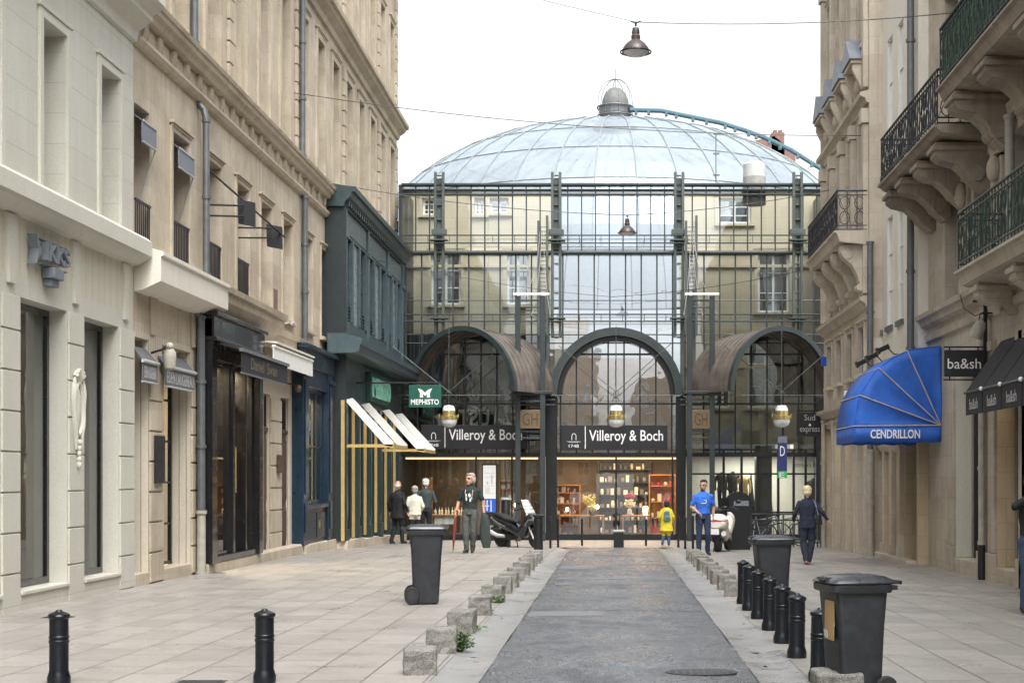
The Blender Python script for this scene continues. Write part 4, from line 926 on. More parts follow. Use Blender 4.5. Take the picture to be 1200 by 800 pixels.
# far blocks seen between, floors and ceilings of the ground floor shops
c = MB(); fbox(c, fm, XA, mx(646), -3, -.15, zk(3.75), zk(3.85)); fbox(c, fm, XA, XB, -8, -.1, GM-.15, GM-.02); fbox(c, fm, mx(646), mx(800), -8, -.15, zk(2.34), zk(2.42)); fbox(c, fm, XA, mx(640), -7, -.15, zk(2.34), zk(2.42)); fbox(c, fm, mx(806), XB, -3.0, -.15, zk(2.36), zk(2.42))
fbox(c, fm, XA-.1, XA, -9, .1, GM, ZT); fbox(c, fm, XB, XB+.1, -9, .1, GM, ZT); c.build('floor_slab', M['dsteel'], H)
c = MB(); fbox(c, fm, XA, mx(647), -2.4, -2.3, zk(2.42), zk(5.9)); c.build('backdrop_wall', mat('dark_hall_wall', (.05,.052,.05), .7), H)
c = MB(); fbox(c, fm, mx(647), mx(797), -6.0, -5.9, zk(2.42), zk(5.4)); c.build('backdrop_wall', M['pinkwall'], H)
c = MB(); fbox(c, fm, mx(641), mx(804), -3.6, -3.5, GM, zk(2.34)); fbox(c, fm, mx(641)-.0, mx(641)+.05, -3.5, -.2, GM, zk(2.34)); fbox(c, fm, mx(804)-.05, mx(804), -3.5, -.2, GM, zk(2.34)); c.build('shop_wall', mat('shop_wall_dark', (.11,.09,.07), .7, noise=.4, nscale=2), H)
c = MB(); fbox(c, fm, XA, mx(632), -3.4, -3.3, GM, zk(2.34)); c.build('shop_wall', mat('shop_wall_brown', (.09,.075,.055), .7, noise=.4, nscale=2), H)
c = MB(); fbox(c, fm, mx(808), XB, -3.0, -2.9, GM, zk(2.36)); c.build('shop_wall', M['whitewall'], H)
for a, b_ in ((XA+.1, mx(630)), (mx(646), mx(798))):
    c = MB(); fbox(c, fm, a, b_, -.32, -.18, zk(2.12), zk(2.17)); c.build('cove_light', M['warmstrip'], H)
for x, e_, col in ((mx(560), 45, (1,.72,.42)), (mx(680), 70, (1,.62,.32)), (mx(765), 70, (1,.62,.32)), (mx(890), 70, (1,.95,.85))): area((x, YM+1.3, zk(2.26)), (2.0, 1.6), e_, col)
for x in (mx(650), mx(795)):   # warm side reveals
    c = MB(); fbox(c, fm, x-.05, x+.05, -.6, -.12, GM, zk(2.2)); c.build('shop_reveal', mat('salmon_reveal', (.60,.36,.20), .6), H)
c = MB(); c.box(mx(640), mx(800), 77, 77.3, -.5, 3.2); c.build('rear_parapet', M['lime'], H)
# signs of the china shop
def vb(x0, x1, z0, z1, lab, cut=None):
    e = empty('shop_sign', ((x0+x1)/2, YM-.1, z0), lab, 'sign'); c = MB(); fbox(c, fm, x0, x1, .08, .14, z0, z1); c.build('sign_board', M['signblack'], e, bevel=.006)
    Y0 = YM-.142; w_ = 3.57; sx = x0+.80
    c = MB(); c.box(sx-.012, sx+.012, Y0-.004, Y0, z0+.04, z1-.04); c.build('divider', M['letter'], e)
    text('Villeroy & Boch', (sx+.13, Y0, z0+.19), (1,0,0), (0,0,1), w_-1.1 if cut is None else cut, .47, M['letter'], e, bold=.008)
    text('1748', (x0+.25, Y0, z0+.08), (1,0,0), (0,0,1), .33, .10, M['letter'], e)
    c = MB(); cx_ = x0+.42; c.tube([(cx_-.07, Y0, z0+.33), (cx_-.07, Y0, z0+.48), (cx_-.04, Y0, z0+.53), (cx_, Y0, z0+.55), (cx_+.04, Y0, z0+.53), (cx_+.07, Y0, z0+.48), (cx_+.07, Y0, z0+.33)], .012, 6)
    for r_ in (.02, .035, .05): c.box(cx_-.3+r_*3, cx_+.3-r_*3, Y0-.004, Y0, z0+.30-r_, z0+.306-r_)
    c.build('emblem', M['letter'], e)
vb(mx(658), mx(782), mz(527), mz(498), 'black Villeroy & Boch shop sign in full over the centre entrance window')
vb(mx(494), mx(610)+.2, mz(526), mz(498), 'black Villeroy & Boch shop sign partly hidden by the left service tower', cut=2.45)
# right: Sud express sign
e = empty('hanging_sign', (5.5, 42.6, 2.8), 'black square hanging sign reading Sud express with a small diamond', 'sign')
yy = 42.5; x0, x1, z0, z1 = PX(934,yy), PX(964,yy), PZ(511,yy), PZ(483,yy)
c = MB(); c.box(x0, x1, yy, yy+.1, z0, z1); c.build('sign_board', M['signblack'], e, bevel=.006)
c = MB(); c.box(x0, 6.0, yy+.03, yy+.07, z1+.02, z1+.06); c.tube([(x0+.1, yy+.05, z1+.04), (6.0, yy+.05, z1+.5)], .012, 6); c.build('bracket', M['iron'], e)
text('Sud', (x0+.20, yy-.002, z1-.22), (1,0,0), (0,0,1), .30, .16, M['lettergrey'], e); text('express', (x0+.08, yy-.002, z0+.07), (1,0,0), (0,0,1), x1-x0-.16, .17, M['lettergrey'], e)
flat([((x0+x1)/2-.04, z0+.31), ((x0+x1)/2, z0+.36), ((x0+x1)/2+.04, z0+.31), ((x0+x1)/2, z0+.27)], M['letter'], e, y=yy-.001)
# banner
e = empty('banner', (mx(915), YM-.1, 1.5), 'narrow vertical blue banner with white D mark and green foot behind the glass', 'banner')
x0, x1 = mx(911), mx(922)
c = MB(); fbox(c, fm, x0, x1, .07, .09, mz(552), mz(519)); c.build('banner_cloth', mat('navy', (.02,.035,.14), .6), e)
c = MB(); fbox(c, fm, x0, x1, .071, .092, mz(518.8), mz(511)); c.build('banner_top', M['slate'], e); c = MB(); fbox(c, fm, x0, x1, .071, .092, mz(560), mz(552.2)); c.build('banner_foot', mat('banner_green', (.03,.45,.10), .5), e)
text('D', (x0+.08, YM-.093, mz(534)), (1,0,0), (0,0,1), .16, .33, M['letter'], e); text('E', (x0+.06, YM-.096, mz(559)), (1,0,0), (0,0,1), .16, .16, M['letter'], e)
e = empty('window_lettering', (mx(940), YM+.05, 2.0), 'faint mirrored shop name lettering behind the far right glass', 'lettering')
text('sud express', (mx(962), YM+.10, mz(549)), (-1,0,0), (0,0,1), mx(962)-mx(931), .22, M['darkletter'], e, ext=.004)
e = empty('window_lettering', (mx(560), YM+.3, 3.1), 'large white mirrored letters standing in for a reflection in the glass above the left black sign', 'lettering')  # added letters imitate writing reflected in the pane
for s_, px, w_ in (('T', 541, .35), ('S', 552, .30), ('U', 565, .35), ('E', 603, .35)):
    text(s_, (mx(px+7), YM+.45, mz(499)), (-1,0,0), (0,0,1), w_, .58, M['offwhite'], e, bold=.03)
flat([(mx(507), mz(487)), (mx(514), mz(484)), (mx(517), mz(499)), (mx(512), mz(499)), (mx(511), mz(491))], M['offwhite'], e, y=YM+.45, name='letter_one')
# globe lamps on tie rods
for px, lab in ((526, 'brass and frosted glass globe lamp hanging in the left vault'), (722, 'brass and frosted glass globe lamp in front of the centre sign'), (916, 'brass and frosted glass globe lamp hanging in the right vault')):
    y = YM-1.9; x, z = PX(px, y), PZ(487, y); e = empty('globe_lamp', (x, y, z), lab, 'lamp', 'brass globe lamps of the market hall')
    c = MB(); c.lathe([(.03,.34),(.14,.33),(.19,.25),(.205,.16)], (x,y,z), 20); c.build('cap', M['white'], e, smooth=40)
    c = MB(); c.lathe([(.21,.16),(.215,.02),(.285,.0),(.285,-.12),(.27,-.13)], (x,y,z), 24); c.box(x-.32, x-.28, y-.03, y+.03, z-.06, z+.06); c.box(x+.28, x+.32, y-.03, y+.03, z-.06, z+.06); c.build('drum', M['brass'], e, smooth=35)
    c = MB(); c.lathe([(.27,-.13),(.265,-.22),(.215,-.31),(.12,-.365),(.02,-.38)], (x,y,z), 24); c.build('globe', M['frost'], e, smooth=True)
    c = MB(); zt = PZ(382, y); zc = PZ(459, y); c.tube([(x,y,z+.32),(x,y,zt)], .014, 6); c.tube([(x,y,zc),(x-1.85,y,PZ(405,y))], .014, 6); c.tube([(x,y,zc),(x+1.85,y,PZ(400,y))], .014, 6)
    c.tube([(x-2.1,y,PZ(463,y)),(x+2.1,y,PZ(463,y))], .010, 6); c.tube([(x+.1*math.cos(t), y, zc-.12+.12*math.sin(t)) for t in [math.pi*k/8 for k in range(9)]], .014, 6); c.build('tie_rod', M['steelL'], e)
# --- shop interiors
def table(label, x0, x1, y0, y1, h, m=None):
    g = gz((y0+y1)/2); e = empty('display_table', ((x0+x1)/2, (y0+y1)/2, g), label, 'table'); m = m or M['wood']
    c = MB(); c.box(x0, x1, y0, y1, g+h-.05, g+h); c.build('tabletop', m, e, bevel=.005)
    for x in (x0, x1-.07):
        for y in (y0, y1-.07): c = MB(); c.box(x, x+.07, y, y+.07, g, g+h-.05); c.build('leg', m, e)
    return g+h
def vase(label, x, y, z, h, m, fl_m, n=30, spread=.16, fh=.3):
    e = empty('flower_vase', (x,y,z), label, 'vase'); c = MB(); c.lathe([(.05,0),(.08,h*.3),(.07,h*.8),(.05,h)], (x,y,z), 14); c.build('vase', m, e, smooth=True)
    c = MB(); rnd = random.Random(n+int(x*100))
    for k in range(n):
        a, b_, d = rnd.uniform(-1,1)*spread, rnd.uniform(-1,1)*spread, rnd.uniform(.3,1)*fh; c.ell((x+a, y+b_, z+h+d), (.035,.035,.03), n=6, m=4); c.tube([(x,y,z+h),(x+a,y+b_,z+h+d)], .004, 4)
    c.build('bloom', fl_m, e)
M['yellow'] = mat('yellow_bloom', (.60,.55,.10), .7, noise=.2); M['ivory'] = mat('ivory_bloom', (.8,.76,.55), .7, noise=.1); M['pink'] = mat('magenta_bloom', (.6,.03,.12), .7)
ty = YM+.45
h = table('long oak display table in the left half of the centre shop window', mx(654), mx(708), ty, ty+.6, .83)
vase('vase of yellow flowering twigs on the left centre table', mx(690), ty+.2, h, .18, M['glassS'] , M['yellow'], 60, .2, .5)
vase('white flower bouquet in a teal pot on the left centre table', mx(694), ty+.1, h, .12, M['signgreen'], M['ivory'], 40, .15, .2)
h = table('small oak display table in the right half of the centre shop window', mx(729), mx(762), ty, ty+.6, .83)
vase('cream flowers with magenta blooms on the right centre table', mx(738), ty+.2, h, .22, M['white'], M['ivory'], 60, .18, .3)
c = MB()
for k in range(14): c.ell((mx(738)+random.uniform(-.14,.14), ty+.15, h+.62+random.uniform(0,.1)), (.05,.04,.04), n=6, m=4)
tag(c.build('bouquet', M['pink']), 'magenta flowers at the top of the cream bouquet', 'flowers')
for k, px in enumerate((753, 756.5)): 
    c = MB(); c.lathe([(.035,0),(.03,.02),(.01,.04),(.012,.42+.1*k),(.03,.45+.1*k)], (mx(px), ty+.25, h), 10); tag(c.build('candlestick', M['wood']), ('shorter' if k == 0 else 'taller')+' wooden candlestick on the right centre table', 'candlestick')
c = MB(); c.lathe([(.07,0),(.09,.28),(.05,.30)], (mx(757), ty+.4, h), 14); tag(c.build('lampshade', M['warmglow']), 'small glowing cream lamp on the right centre table', 'lamp')
shelf_unit('oak shelf cabinet of crockery at the left of the centre window', mx(648), mx(679), YM+1.1, YM+1.5, GM, mz(568), 5, M['wood'], M['ivory'], 5)
shelf_unit('low oak shelf of plates and cups at the right of the centre window', mx(762), mx(794), YM+1.6, YM+2.0, GM, 1.7, 4, M['wood'], M['redpaint'], 8)
shelf_unit('dark shelf wall with small bright goods at the back of the centre shop', mx(700), mx(765), YM+2.9, YM+3.2, GM, 2.2, 6, M['dsteel'], M['slate'], 11)
h = table('oak display table with tableware in the left market window', mx(497), mx(546), ty, ty+.6, .86)
for k in range(9): 
    c = MB(); x = mx(508)+k*.11; c.lathe([(.03,0),(.035,.12),(.012,.16),(.012,.24)], (x, ty+.15+.2*(k%2), h), 10); tag(c.build('glass_bottle', M['ivory']), 'small pale bottle in the row on the left window table', 'bottle', 'bottles on the left window table')
c = MB(); c.box(mx(507), mx(532), ty+.1, ty+.35, h-.33, h-.06); tag(c.build('crate', M['offwhite']), 'pale box beneath the row of bottles at the left window', 'box')
shelf_unit('tall lit shelf of ornaments behind the parked black scooter', mx(583), mx(604), YM+.8, YM+1.1, GM, 1.5, 5, M['wood'], M['ivory'], 21)
shelf_unit('oak shelf of boxes behind the standing old men', mx(491), mx(502), YM+.8, YM+1.2, GM, 1.6, 5, M['wood'], M['paper'], 22)
for px, py, lab in ((603,592,'left'), (606,600,'second'), (617,594,'third'), (624,604,'fourth'), (664,597,'on the oak shelf'), (700,594,'on the centre table')):
    c = MB(); c.ell((mx(px), YM+.7, mz(py)), (.055,.05,.07), n=10, m=7); tag(c.build('table_lamp', M['warmglow'], smooth=True), 'small warm glowing lamp in the shop window, %s' % lab, 'lamp')
# totem sign
TY = YM-.7; X_ = PX(573.5, TY); g = gz(TY); e = empty('information_totem', (X_, TY, g), 'tall narrow notice panel, white above and blue below, at the left shop door', 'sign')
z = lambda py: PZ(py, TY)
c = MB(); c.box(X_-.25, X_+.25, TY+0.020, TY+0.100, g, z(543)); c.build('panel', M['ddsteel'], e)
c = MB(); c.box(X_-.21, X_+.21, TY+0.000, TY+0.020, z(584), z(545)); c.build('poster', M['paper'], e); c = MB(); c.box(X_-.21, X_+.21, TY+0.000, TY+0.018, z(600), z(584.3)); c.build('poster_foot', M['postblue'], e)
c = MB()
for py in (554, 559, 569, 578): c.box(X_-.17, X_+.17, TY-0.005, TY-0.001, z(py)-.006, z(py)+.006)
c.box(X_-.09, X_-.04, TY-0.005, TY-0.001, z(567), z(564)); c.box(X_+.06, X_+.10, TY-0.005, TY-0.001, z(567), z(556)); 
for k in range(5): c.box(X_-.14, X_+.02, TY-0.005, TY-0.001, z(571+k*1.4), z(571.5+k*1.4))
c.build('print', M['lettergrey'], e)
c = MB(); c.box(X_-.09, X_-.06, TY-0.006, TY-0.001, z(598), z(586)); c.box(X_+.04, X_+.07, TY-0.006, TY-0.001, z(599), z(586)); c.box(X_-.14, X_-.01, TY-0.006, TY-0.001, z(593), z(592)); c.build('print', M['letter'], e)
# fashion shop mannequins
def mannequin(px, top, m, lab, y=YM+.9, h=1.55, legs=True):
    x = PX(px, y); zt = PZ(top, y); e = empty('mannequin', (x, y, gz(y)), lab, 'mannequin', 'clothed mannequins in the fashion shop window')
    c = MB(); rings = []
    for z_, rx, ry in ((0,.05,.05),(-.05,.07,.06),(-.10,.19,.09),(-.22,.18,.11),(-.42,.14,.09),(-.60,.17,.10),(-.66,.16,.10)):
        rings.append([(x+rx*math.cos(t), y+ry*math.sin(t), zt+z_) for t in [2*math.pi*k/14 for k in range(14)]])
    c.loft(rings)
    for s_ in (-1, 1): c.tube([(x+s_*.18, y, zt-.12), (x+s_*.24, y, zt-.38), (x+s_*.22, y-.05, zt-.62)], [.05,.045,.035], 8)
    c.build('top', m, e, smooth=True)
    if legs:
        c = MB()
        for s_ in (-1, 1): c.tube([(x+s_*.08, y, zt-.64), (x+s_*.085, y, zt-1.0), (x+s_*.07, y, gz(y))], [.085,.06,.04], 8)
        c.build('trousers', M['blackcloth'], e, smooth=True)
    c = MB(); c.lathe([(.15,0),(.15,.02),(.012,.03),(.012,.4)], (x, y, gz(y)), 14); c.build('stand', M['lettergrey'], e)
pat = mat('patterned_black', (.05,.045,.04), .8, noise=.9, nscale=22)
mannequin(846, 553, pat, 'mannequin in patterned black top, left of the three by the scooter', h=1.4)
mannequin(859, 552, pat, 'mannequin in patterned black top next to the gold one')
mannequin(871, 556, M['gold'], 'mannequin in gold top and black trousers')
mannequin(953, 560, pat, 'mannequin in patterned black coat behind the far right glass')
for px, lab in ((884,'left'),(893,'middle'),(905,'right')):
    x = mx(px); c = MB(); c.loft([[(x-.02,YM+1.2,1.7),(x+.02,YM+1.2,1.7),(x+.02,YM+1.25,1.7),(x-.02,YM+1.25,1.7)],[(x-.14,YM+1.1,.4),(x+.14,YM+1.1,.4),(x+.14,YM+1.3,.4),(x-.14,YM+1.3,.4)],[(x-.05,YM+1.1,GM),(x+.05,YM+1.1,GM),(x+.05,YM+1.3,GM),(x-.05,YM+1.3,GM)]]); tag(c.build('hanging_coat', M['blackcloth']), 'long dark coat on display in the fashion shop, %s of three' % lab, 'coat')
# dark inner pillar
c = MB(); fbox(c, fm, mx(886), mx(905), -.6, -.1, GM, mz(522)); c.build('pillar', M['ddsteel'], H)
# ------------------------------------------------------------------ buildings behind the hall and behind the camera
B = empty('terracotta_roof_house', (8, 74, 0), 'distant pale house with terracotta roof and chimney beyond the dome', 'building')
c = MB(); y = 88; c.loft([[(PX(925,y), y, 0), (PX(1050,y), y, 0), (PX(1050,y), y, PZ(150,y)), (PX(985,y), y, PZ(160,y)), (PX(930,y), y, PZ(188,y))], [(PX(925,y), y+8, 0), (PX(1050,y), y+8, 0), (PX(1050,y), y+8, PZ(150,y)), (PX(985,y), y+8, PZ(160,y)), (PX(930,y), y+8, PZ(188,y))]]); c.build('wall', M['pale'], B)
c = MB(); c.box(PX(902,y), PX(917,y), y-1, y+.5, 12, PZ(160,y)); c.build('chimney', M['terracotta'], B)
c = MB(); c.box(PX(905,y), PX(909,y), y-.8, y-.3, PZ(160,y), PZ(156,y)); c.box(PX(911,y), PX(915,y), y-.8, y-.3, PZ(160,y), PZ(156,y)); c.build('chimney_pot', M['terracotta'], B)
c = MB(); c.loft([[(PX(878,y), y-1, 14), (PX(930,y), y-1, 14), (PX(930,y), y-1, PZ(185,y)), (PX(905,y), y-1, PZ(164,y)), (PX(880,y), y-1, PZ(170,y))], [(PX(878,y), y+4, 14), (PX(930,y), y+4, 14), (PX(930,y), y+4, PZ(185,y)), (PX(905,y), y+4, PZ(164,y)), (PX(880,y), y+4, PZ(170,y))]]); c.build('roof', M['terracotta'], B)
def backblock(label, x0, x1, y, d, h, face=1, m='lime'):
    """building whose windowed front faces +y (towards the hall) or, face=0, -y"""
    e = empty('stone_building', ((x0+x1)/2, y, 0), label, 'building'); fr = (lambda u, v, z: (u, y+v, z)) if face else frameM(y)
    hs_ = []; u = x0+.8
    while u+1.1 < x1:
        for z0 in (1.0, 4.6, 8.0, 11.2):
            if z0+2.1 < h-.6: hs_.append((u, u+1.1, z0, z0+2.1))
        u += 2.5
    c = MB(); wall(c, fr, x0, x1, -.5, h, hs_, t=.4); fbox(c, fr, x0, x1, 0, .3, h-.5, h-.2); fbox(c, fr, x0, x1, 0, .15, 4.0, 4.25)
    ya, yb = (y-d, y-.4) if face else (y+.4, y+d)
    c.box(x0, x0+.3, ya, yb, -.5, h); c.box(x1-.3, x1, ya, yb, -.5, h); c.box(x0, x1, ya, yb, h, h+.2)
    for q in hs_: surround(c, fr, *q, .12, .04)
    weld(c.build('wall', M[m], e))
    for q in hs_: window(e, fr, *q, -.25, M['white'], M['glassW'], 2, 3)
backblock('stone townhouse closing the street behind the camera, left half', -14, -1.5, -42, 10, 13.5)
backblock('stone townhouse closing the street behind the camera, right half', 2.2, 16, -46, 10, 11)
backblock('limestone house added beyond the market hall in place of houses reflected in its glass', -6.5, -1.2, 78, 8, 9.5, face=0)  # added block imitates house reflections low in the hall glass
# ------------------------------------------------------------------ RIGHT SIDE
def iron_panel(mb, P, L, h, step=.17, curls=True):
    """ornamental cast iron: P(s, z) -> point, s along"""
    for z in (.0, .09, h-.10, h): mb.tube([P(0, z), P(L, z)], .016 if z not in (h,) else .024, 6)
    n = max(2, int(L/step))
    for i in range(n+1):
        s = L*i/n; mb.tube([P(s, 0), P(s, h)], .010, 5)
    if curls:
        n = max(1, int(L/.30))
        for i in range(n):
            s = L*(i+.5)/n; w_ = L/n*.46
            for zc, r in ((h*.30, .75), (h*.68, .75)):
                mb.tube([P(s+w_*r*math.cos(t), zc+h*.17*math.sin(t)) for t in [2*math.pi*k/10 for k in range(11)]], .010, 5, caps=False)
            mb.tube([P(s-w_, .1), P(s, h*.48), P(s+w_, h-.1)], .007, 4); mb.tube([P(s+w_, .1), P(s, h*.48), P(s-w_, h-.1)], .007, 4)
XR1, XR2, XR3 = 6.35, 6.15, 5.85
f1, f2, f3 = frameR(XR1), frameR(XR2), frameR(XR3)
# --- R1
C1 = empty('balcony_building', (XR1, 20, 0), 'nearest grey stone building on the right with iron balconies on heavy corbels', 'building')
g1 = [(26.4,28.4,-.4,3.75), (23.85,25.35,-.4,3.75), (21.0,23.2,-.4,3.75)] + [(20.3-2.9*k-1.9, 20.3-2.9*k, -.4, 3.75) for k in range(8)]
ws = [27.9-2.35*k for k in range(14)]
h1 = [(a, a+1.15, 4.9, 7.0) for a in ws]; h2 = [(a, a+1.15, 8.1, 10.6) for a in ws]; h3 = [(a, a+1.15, 11.4, 13.2) for a in ws]
c = MB(); wall(c, f1, -6, 30.8, -.5, 4.3, g1, t=.45); weld(c.build('wall', M['limeD'], C1))
c = MB(); wall(c, f1, -6, 30.8, 4.3, 14.5, h1+h2+h3, t=.45); c.box(XR1+.45, XR1+10, 30.5, 30.8, -.5, 14.5); c.box(XR1, XR1+10, -6, 30.8, 14.5, 14.7); c.box(XR1+.45, XR1+10, -6, -5.7, -.5, 14.5)
weld(c.build('wall', M['limeD'], C1))
c = MB(); fprof(c, f1, [(0,4.28),(.07,4.30),(.10,4.42),(.03,4.44),(.03,4.55),(.16,4.60),(.18,4.70),(.26,4.72),(.28,4.80),(0,4.86)], -6, 30.82)
fprof(c, f1, [(0,13.9),(.1,13.95),(.4,14.2),(.5,14.5),(0,14.6)], -6, 30.82)
fprof(c, f1, [(0,7.30),(.08,7.32),(.12,7.5),(0,7.55)], -6, 30.82)
c.build('cornice', M['limeD'], C1)
c = MB()
for h in h1+h2+h3: surround(c, f1, *h, .2, .06); 
for a in ws:      # pilasters with scroll caps between the windows
    u = a-.62
    for z0, z1 in ((4.9, 7.2), (8.0, 13.6)):
        fbox(c, f1, u-.2, u+.2, 0, .09, z0, z1-.4); fbox(c, f1, u-.26, u+.26, 0, .16, z1-.38, z1-.1); c.ell(f1(u, .15, z1-.6), (.12,.16,.22)); fbox(c, f1, u-.1, u+.1, .09, .115, z0+.2, z1-1.0)
for a, b_, _, _ in g1:
    for u in (a-.42, b_+.02):
        fbox(c, f1, u, u+.40, 0, .05, .35, 3.7); fbox(c, f1, u-.03, u+.43, 0, .09, -.4, .34); fbox(c, f1, u-.02, u+.42, 0, .10, 3.70, 3.86)
    fbox(c, f1, a+.003, b_-.003, -.32, .03, -.4, .12)
c.build('moulding', M['limeD'], C1, bevel=.01)
for k, (a, b_, z0, z1) in enumerate(g1):
    q = MB(); fbox(q, f1, b_-.012, b_-.002, -.30, -.01, .13, 3.72); q.build('reveal', M['warmlime'] if k in (1, 2) else M['creamplain'], C1)
    window(C1, f1, a, b_, .13, 3.74, -.34, M['ddsteel'], M['glassS'], 2, 1, fw=.12)
for h in h1+h2+h3: window(C1, f1, *h, -.28, M['offwhite'], M['glassW'], 2, 3)
c = MB(); c.box(XR1+3, XR1+3.1, -6, 30.5, -.5, 14.4)
for z in (4.4, 7.6, 10.9): c.box(XR1+.5, XR1+3, -5.7, 30.5, z, z+.15)
c.box(XR1+.5, XR1+3, -5.7, 30.5, -.5, -.15); c.build('rear_wall', M['inner'], C1)
area((XR1+1.4, 24.6, 3.6), (1, 2.5), 40); 
pipe(C1, [f1(25.8,.14,4.25), f1(25.8,.14,.5)], .055, M['zincL']); pipe(C1, [f1(25.8,.14,.5), f1(25.8,.14,gz(26))], .065, M['iron'])
pipe(C1, [f1(23.9,.16,7.2), f1(23.9,.16,4.9)], .075, M['zincL'])
# top balcony with green cloth, next balcony with black iron, lower balcony with green iron
def balcony(parent, fr, u0, u1, z, proj, mrail, mslab, cloth=None, hh=.95, slab_t=.16, ends=True, step=.18):
    c = MB(); fprof(c, fr, [(0,z-slab_t-.06),(proj-.18,z-slab_t),(proj-.1,z-slab_t+.02),(proj-.04,z-.06),(proj+.02,z-.04),(proj+.02,z),(0,z+.01)], u0, u1); o = c.build('balcony', mslab, parent)
    r = MB(); iron_panel(r, lambda s, zz: fr(u0+.03+s, proj-.05, z+.03+zz), u1-u0-.06, hh, step)
    iron_panel(r, lambda s, zz: fr(u0+.03, proj-.05-s, z+.03+zz), proj-.08, hh, step); iron_panel(r, lambda s, zz: fr(u1-.03, proj-.05-s, z+.03+zz), proj-.08, hh, step)
    r.build('balcony_railing', mrail, o)
    if cloth:
        q = MB(); fbox(q, fr, u0+.06, u1-.06, proj-.085, proj-.075, z+.12, z+hh+.04); fbox(q, fr, u1-.07, u1-.06, .1, proj-.08, z+.12, z+hh+.04); q.build('cloth_screen', cloth, o)
    return o
bal_top = balcony(C1, f1, 8.0, 25.2, 7.95, 1.02, M['ironG'], M['dirtystone'], M['greenboard'], slab_t=.22)
balcony(C1, f1, 25.35, 30.7, 7.42, 1.02, M['ironB'], M['dirtystone'], hh=.88, slab_t=.14)
balcony(C1, f1, 8.0, 24.75, 4.90, .82, M['ironG'], M['limeD'], hh=.90, slab_t=.24)
def corbel(mb, fr, u, z, proj, w_=.45, h=.8):
    mb.loft([[fr(uu, 0, z), fr(uu, proj, z), fr(uu, proj, z-.22), fr(uu, proj-.10, z-.30), fr(uu, proj*.62, z-.36), fr(uu, proj*.45, z-.50), fr(uu, .25, z-h+.12), fr(uu, .10, z-h), fr(uu, 0, z-h)] for uu in (u-w_/2, u+w_/2)])
    mb.loft([[fr(uu, 0, z-.06), fr(uu, proj+.05, z-.06), fr(uu, proj+.05, z-.14), fr(uu, 0, z-.14)] for uu in (u-w_/2-.05, u+w_/2+.05)])
    mb.lathe([(.02,-w_/2-.03),(.14,-w_/2-.03),(.14,w_/2+.03),(.02,w_/2+.03)], fr(u, .22, z-h+.28), 14, axis='y')
c = MB()
for u in (26.0, 27.5, 29.0, 30.3): c = MB(); corbel(c, f1, u, 7.22, .92); c.build('corbel', M['dirtystone'], C1, bevel=.01)
for u in (24.6, 22.6, 20.3, 18.0): c = MB(); corbel(c, f1, u, 7.72, .92, .55, .9); c.build('corbel', M['dirtystone'], C1, bevel=.01)
for u in (24.2, 22.0, 19.6): c = MB(); corbel(c, f1, u, 4.66, .62, .35, .5); c.build('corbel', M['limeD'], C1, bevel=.01)
# horseshoe head over balcony doors etc
# shop signs on R1
e = empty('hanging_sign', (5.85, 25.6, 3.3), 'black rectangular hanging sign reading ba&sh in thin grey letters', 'sign'); y = 25.6
x0, x1, z0, z1 = PX(1107,y), PX(1153,y), PZ(441,y), PZ(410,y)
c = MB(); c.box(x0, x1, y, y+.07, z0, z1); c.build('sign_board', M['signblack'], e, bevel=.005)
c = MB(); c.box(x0-.01, XR1, y+.02, y+.05, z1+.04, z1+.065); c.box(x0-.01, XR1, y+.02, y+.05, z0-.065, z0-.04); c.box(x1, x1+.06, y+.0, y+.07, z0-.1, PZ(345,y)); 
for xx in (x0+.08, x1-.1): c.box(xx, xx+.02, y+.02, y+.05, z1, z1+.05); c.box(xx, xx+.02, y+.02, y+.05, z0-.05, z0)
c.build('bracket', M['iron'], e)
text('ba&sh', (x0+.05, y-.002, z0+.13), (1,0,0), (0,0,1), x1-x0-.10, .17, M['paper'], e, ext=.003)
e = empty('wall_spotlight', (6.05, 25.2, 4.0), 'beige cylindrical spotlight above the ba&sh hanging sign', 'lamp')
X_, Z_ = PX(1146,25.2), PZ(387,25.2); c = MB(); M_ = Matrix.Translation((X_, 25.2, Z_)) @ Matrix.Rotation(R(18), 4, 'Y') @ Matrix.Rotation(R(15), 4, 'X'); c.M = M_; c.lathe([(.10,-.13),(.115,-.12),(.10,.08),(.07,.15),(.02,.17)], (0,0,0), 18); c.build('housing', M['zincL'], e, smooth=40)
c = MB(); c.tube([(X_, 25.2, Z_+.1), (X_+.05, 25.25, Z_+.28), (XR1, 25.3, Z_+.3)], .014, 6); c.tube([(PX(1125,y), y, PZ(345,y)), (PX(1130,y), y, PZ(362,y)), (PX(1143,y), y, PZ(370,y)), (PX(1160,y), y, PZ(362,y)), (PX(1167,y), y, PZ(345,y))], .008, 5); c.tube([(PX(1140,y), y, PZ(353,y)), (XR1, y, PZ(352,y))], .02, 6); c.build('arm', M['iron'], e)
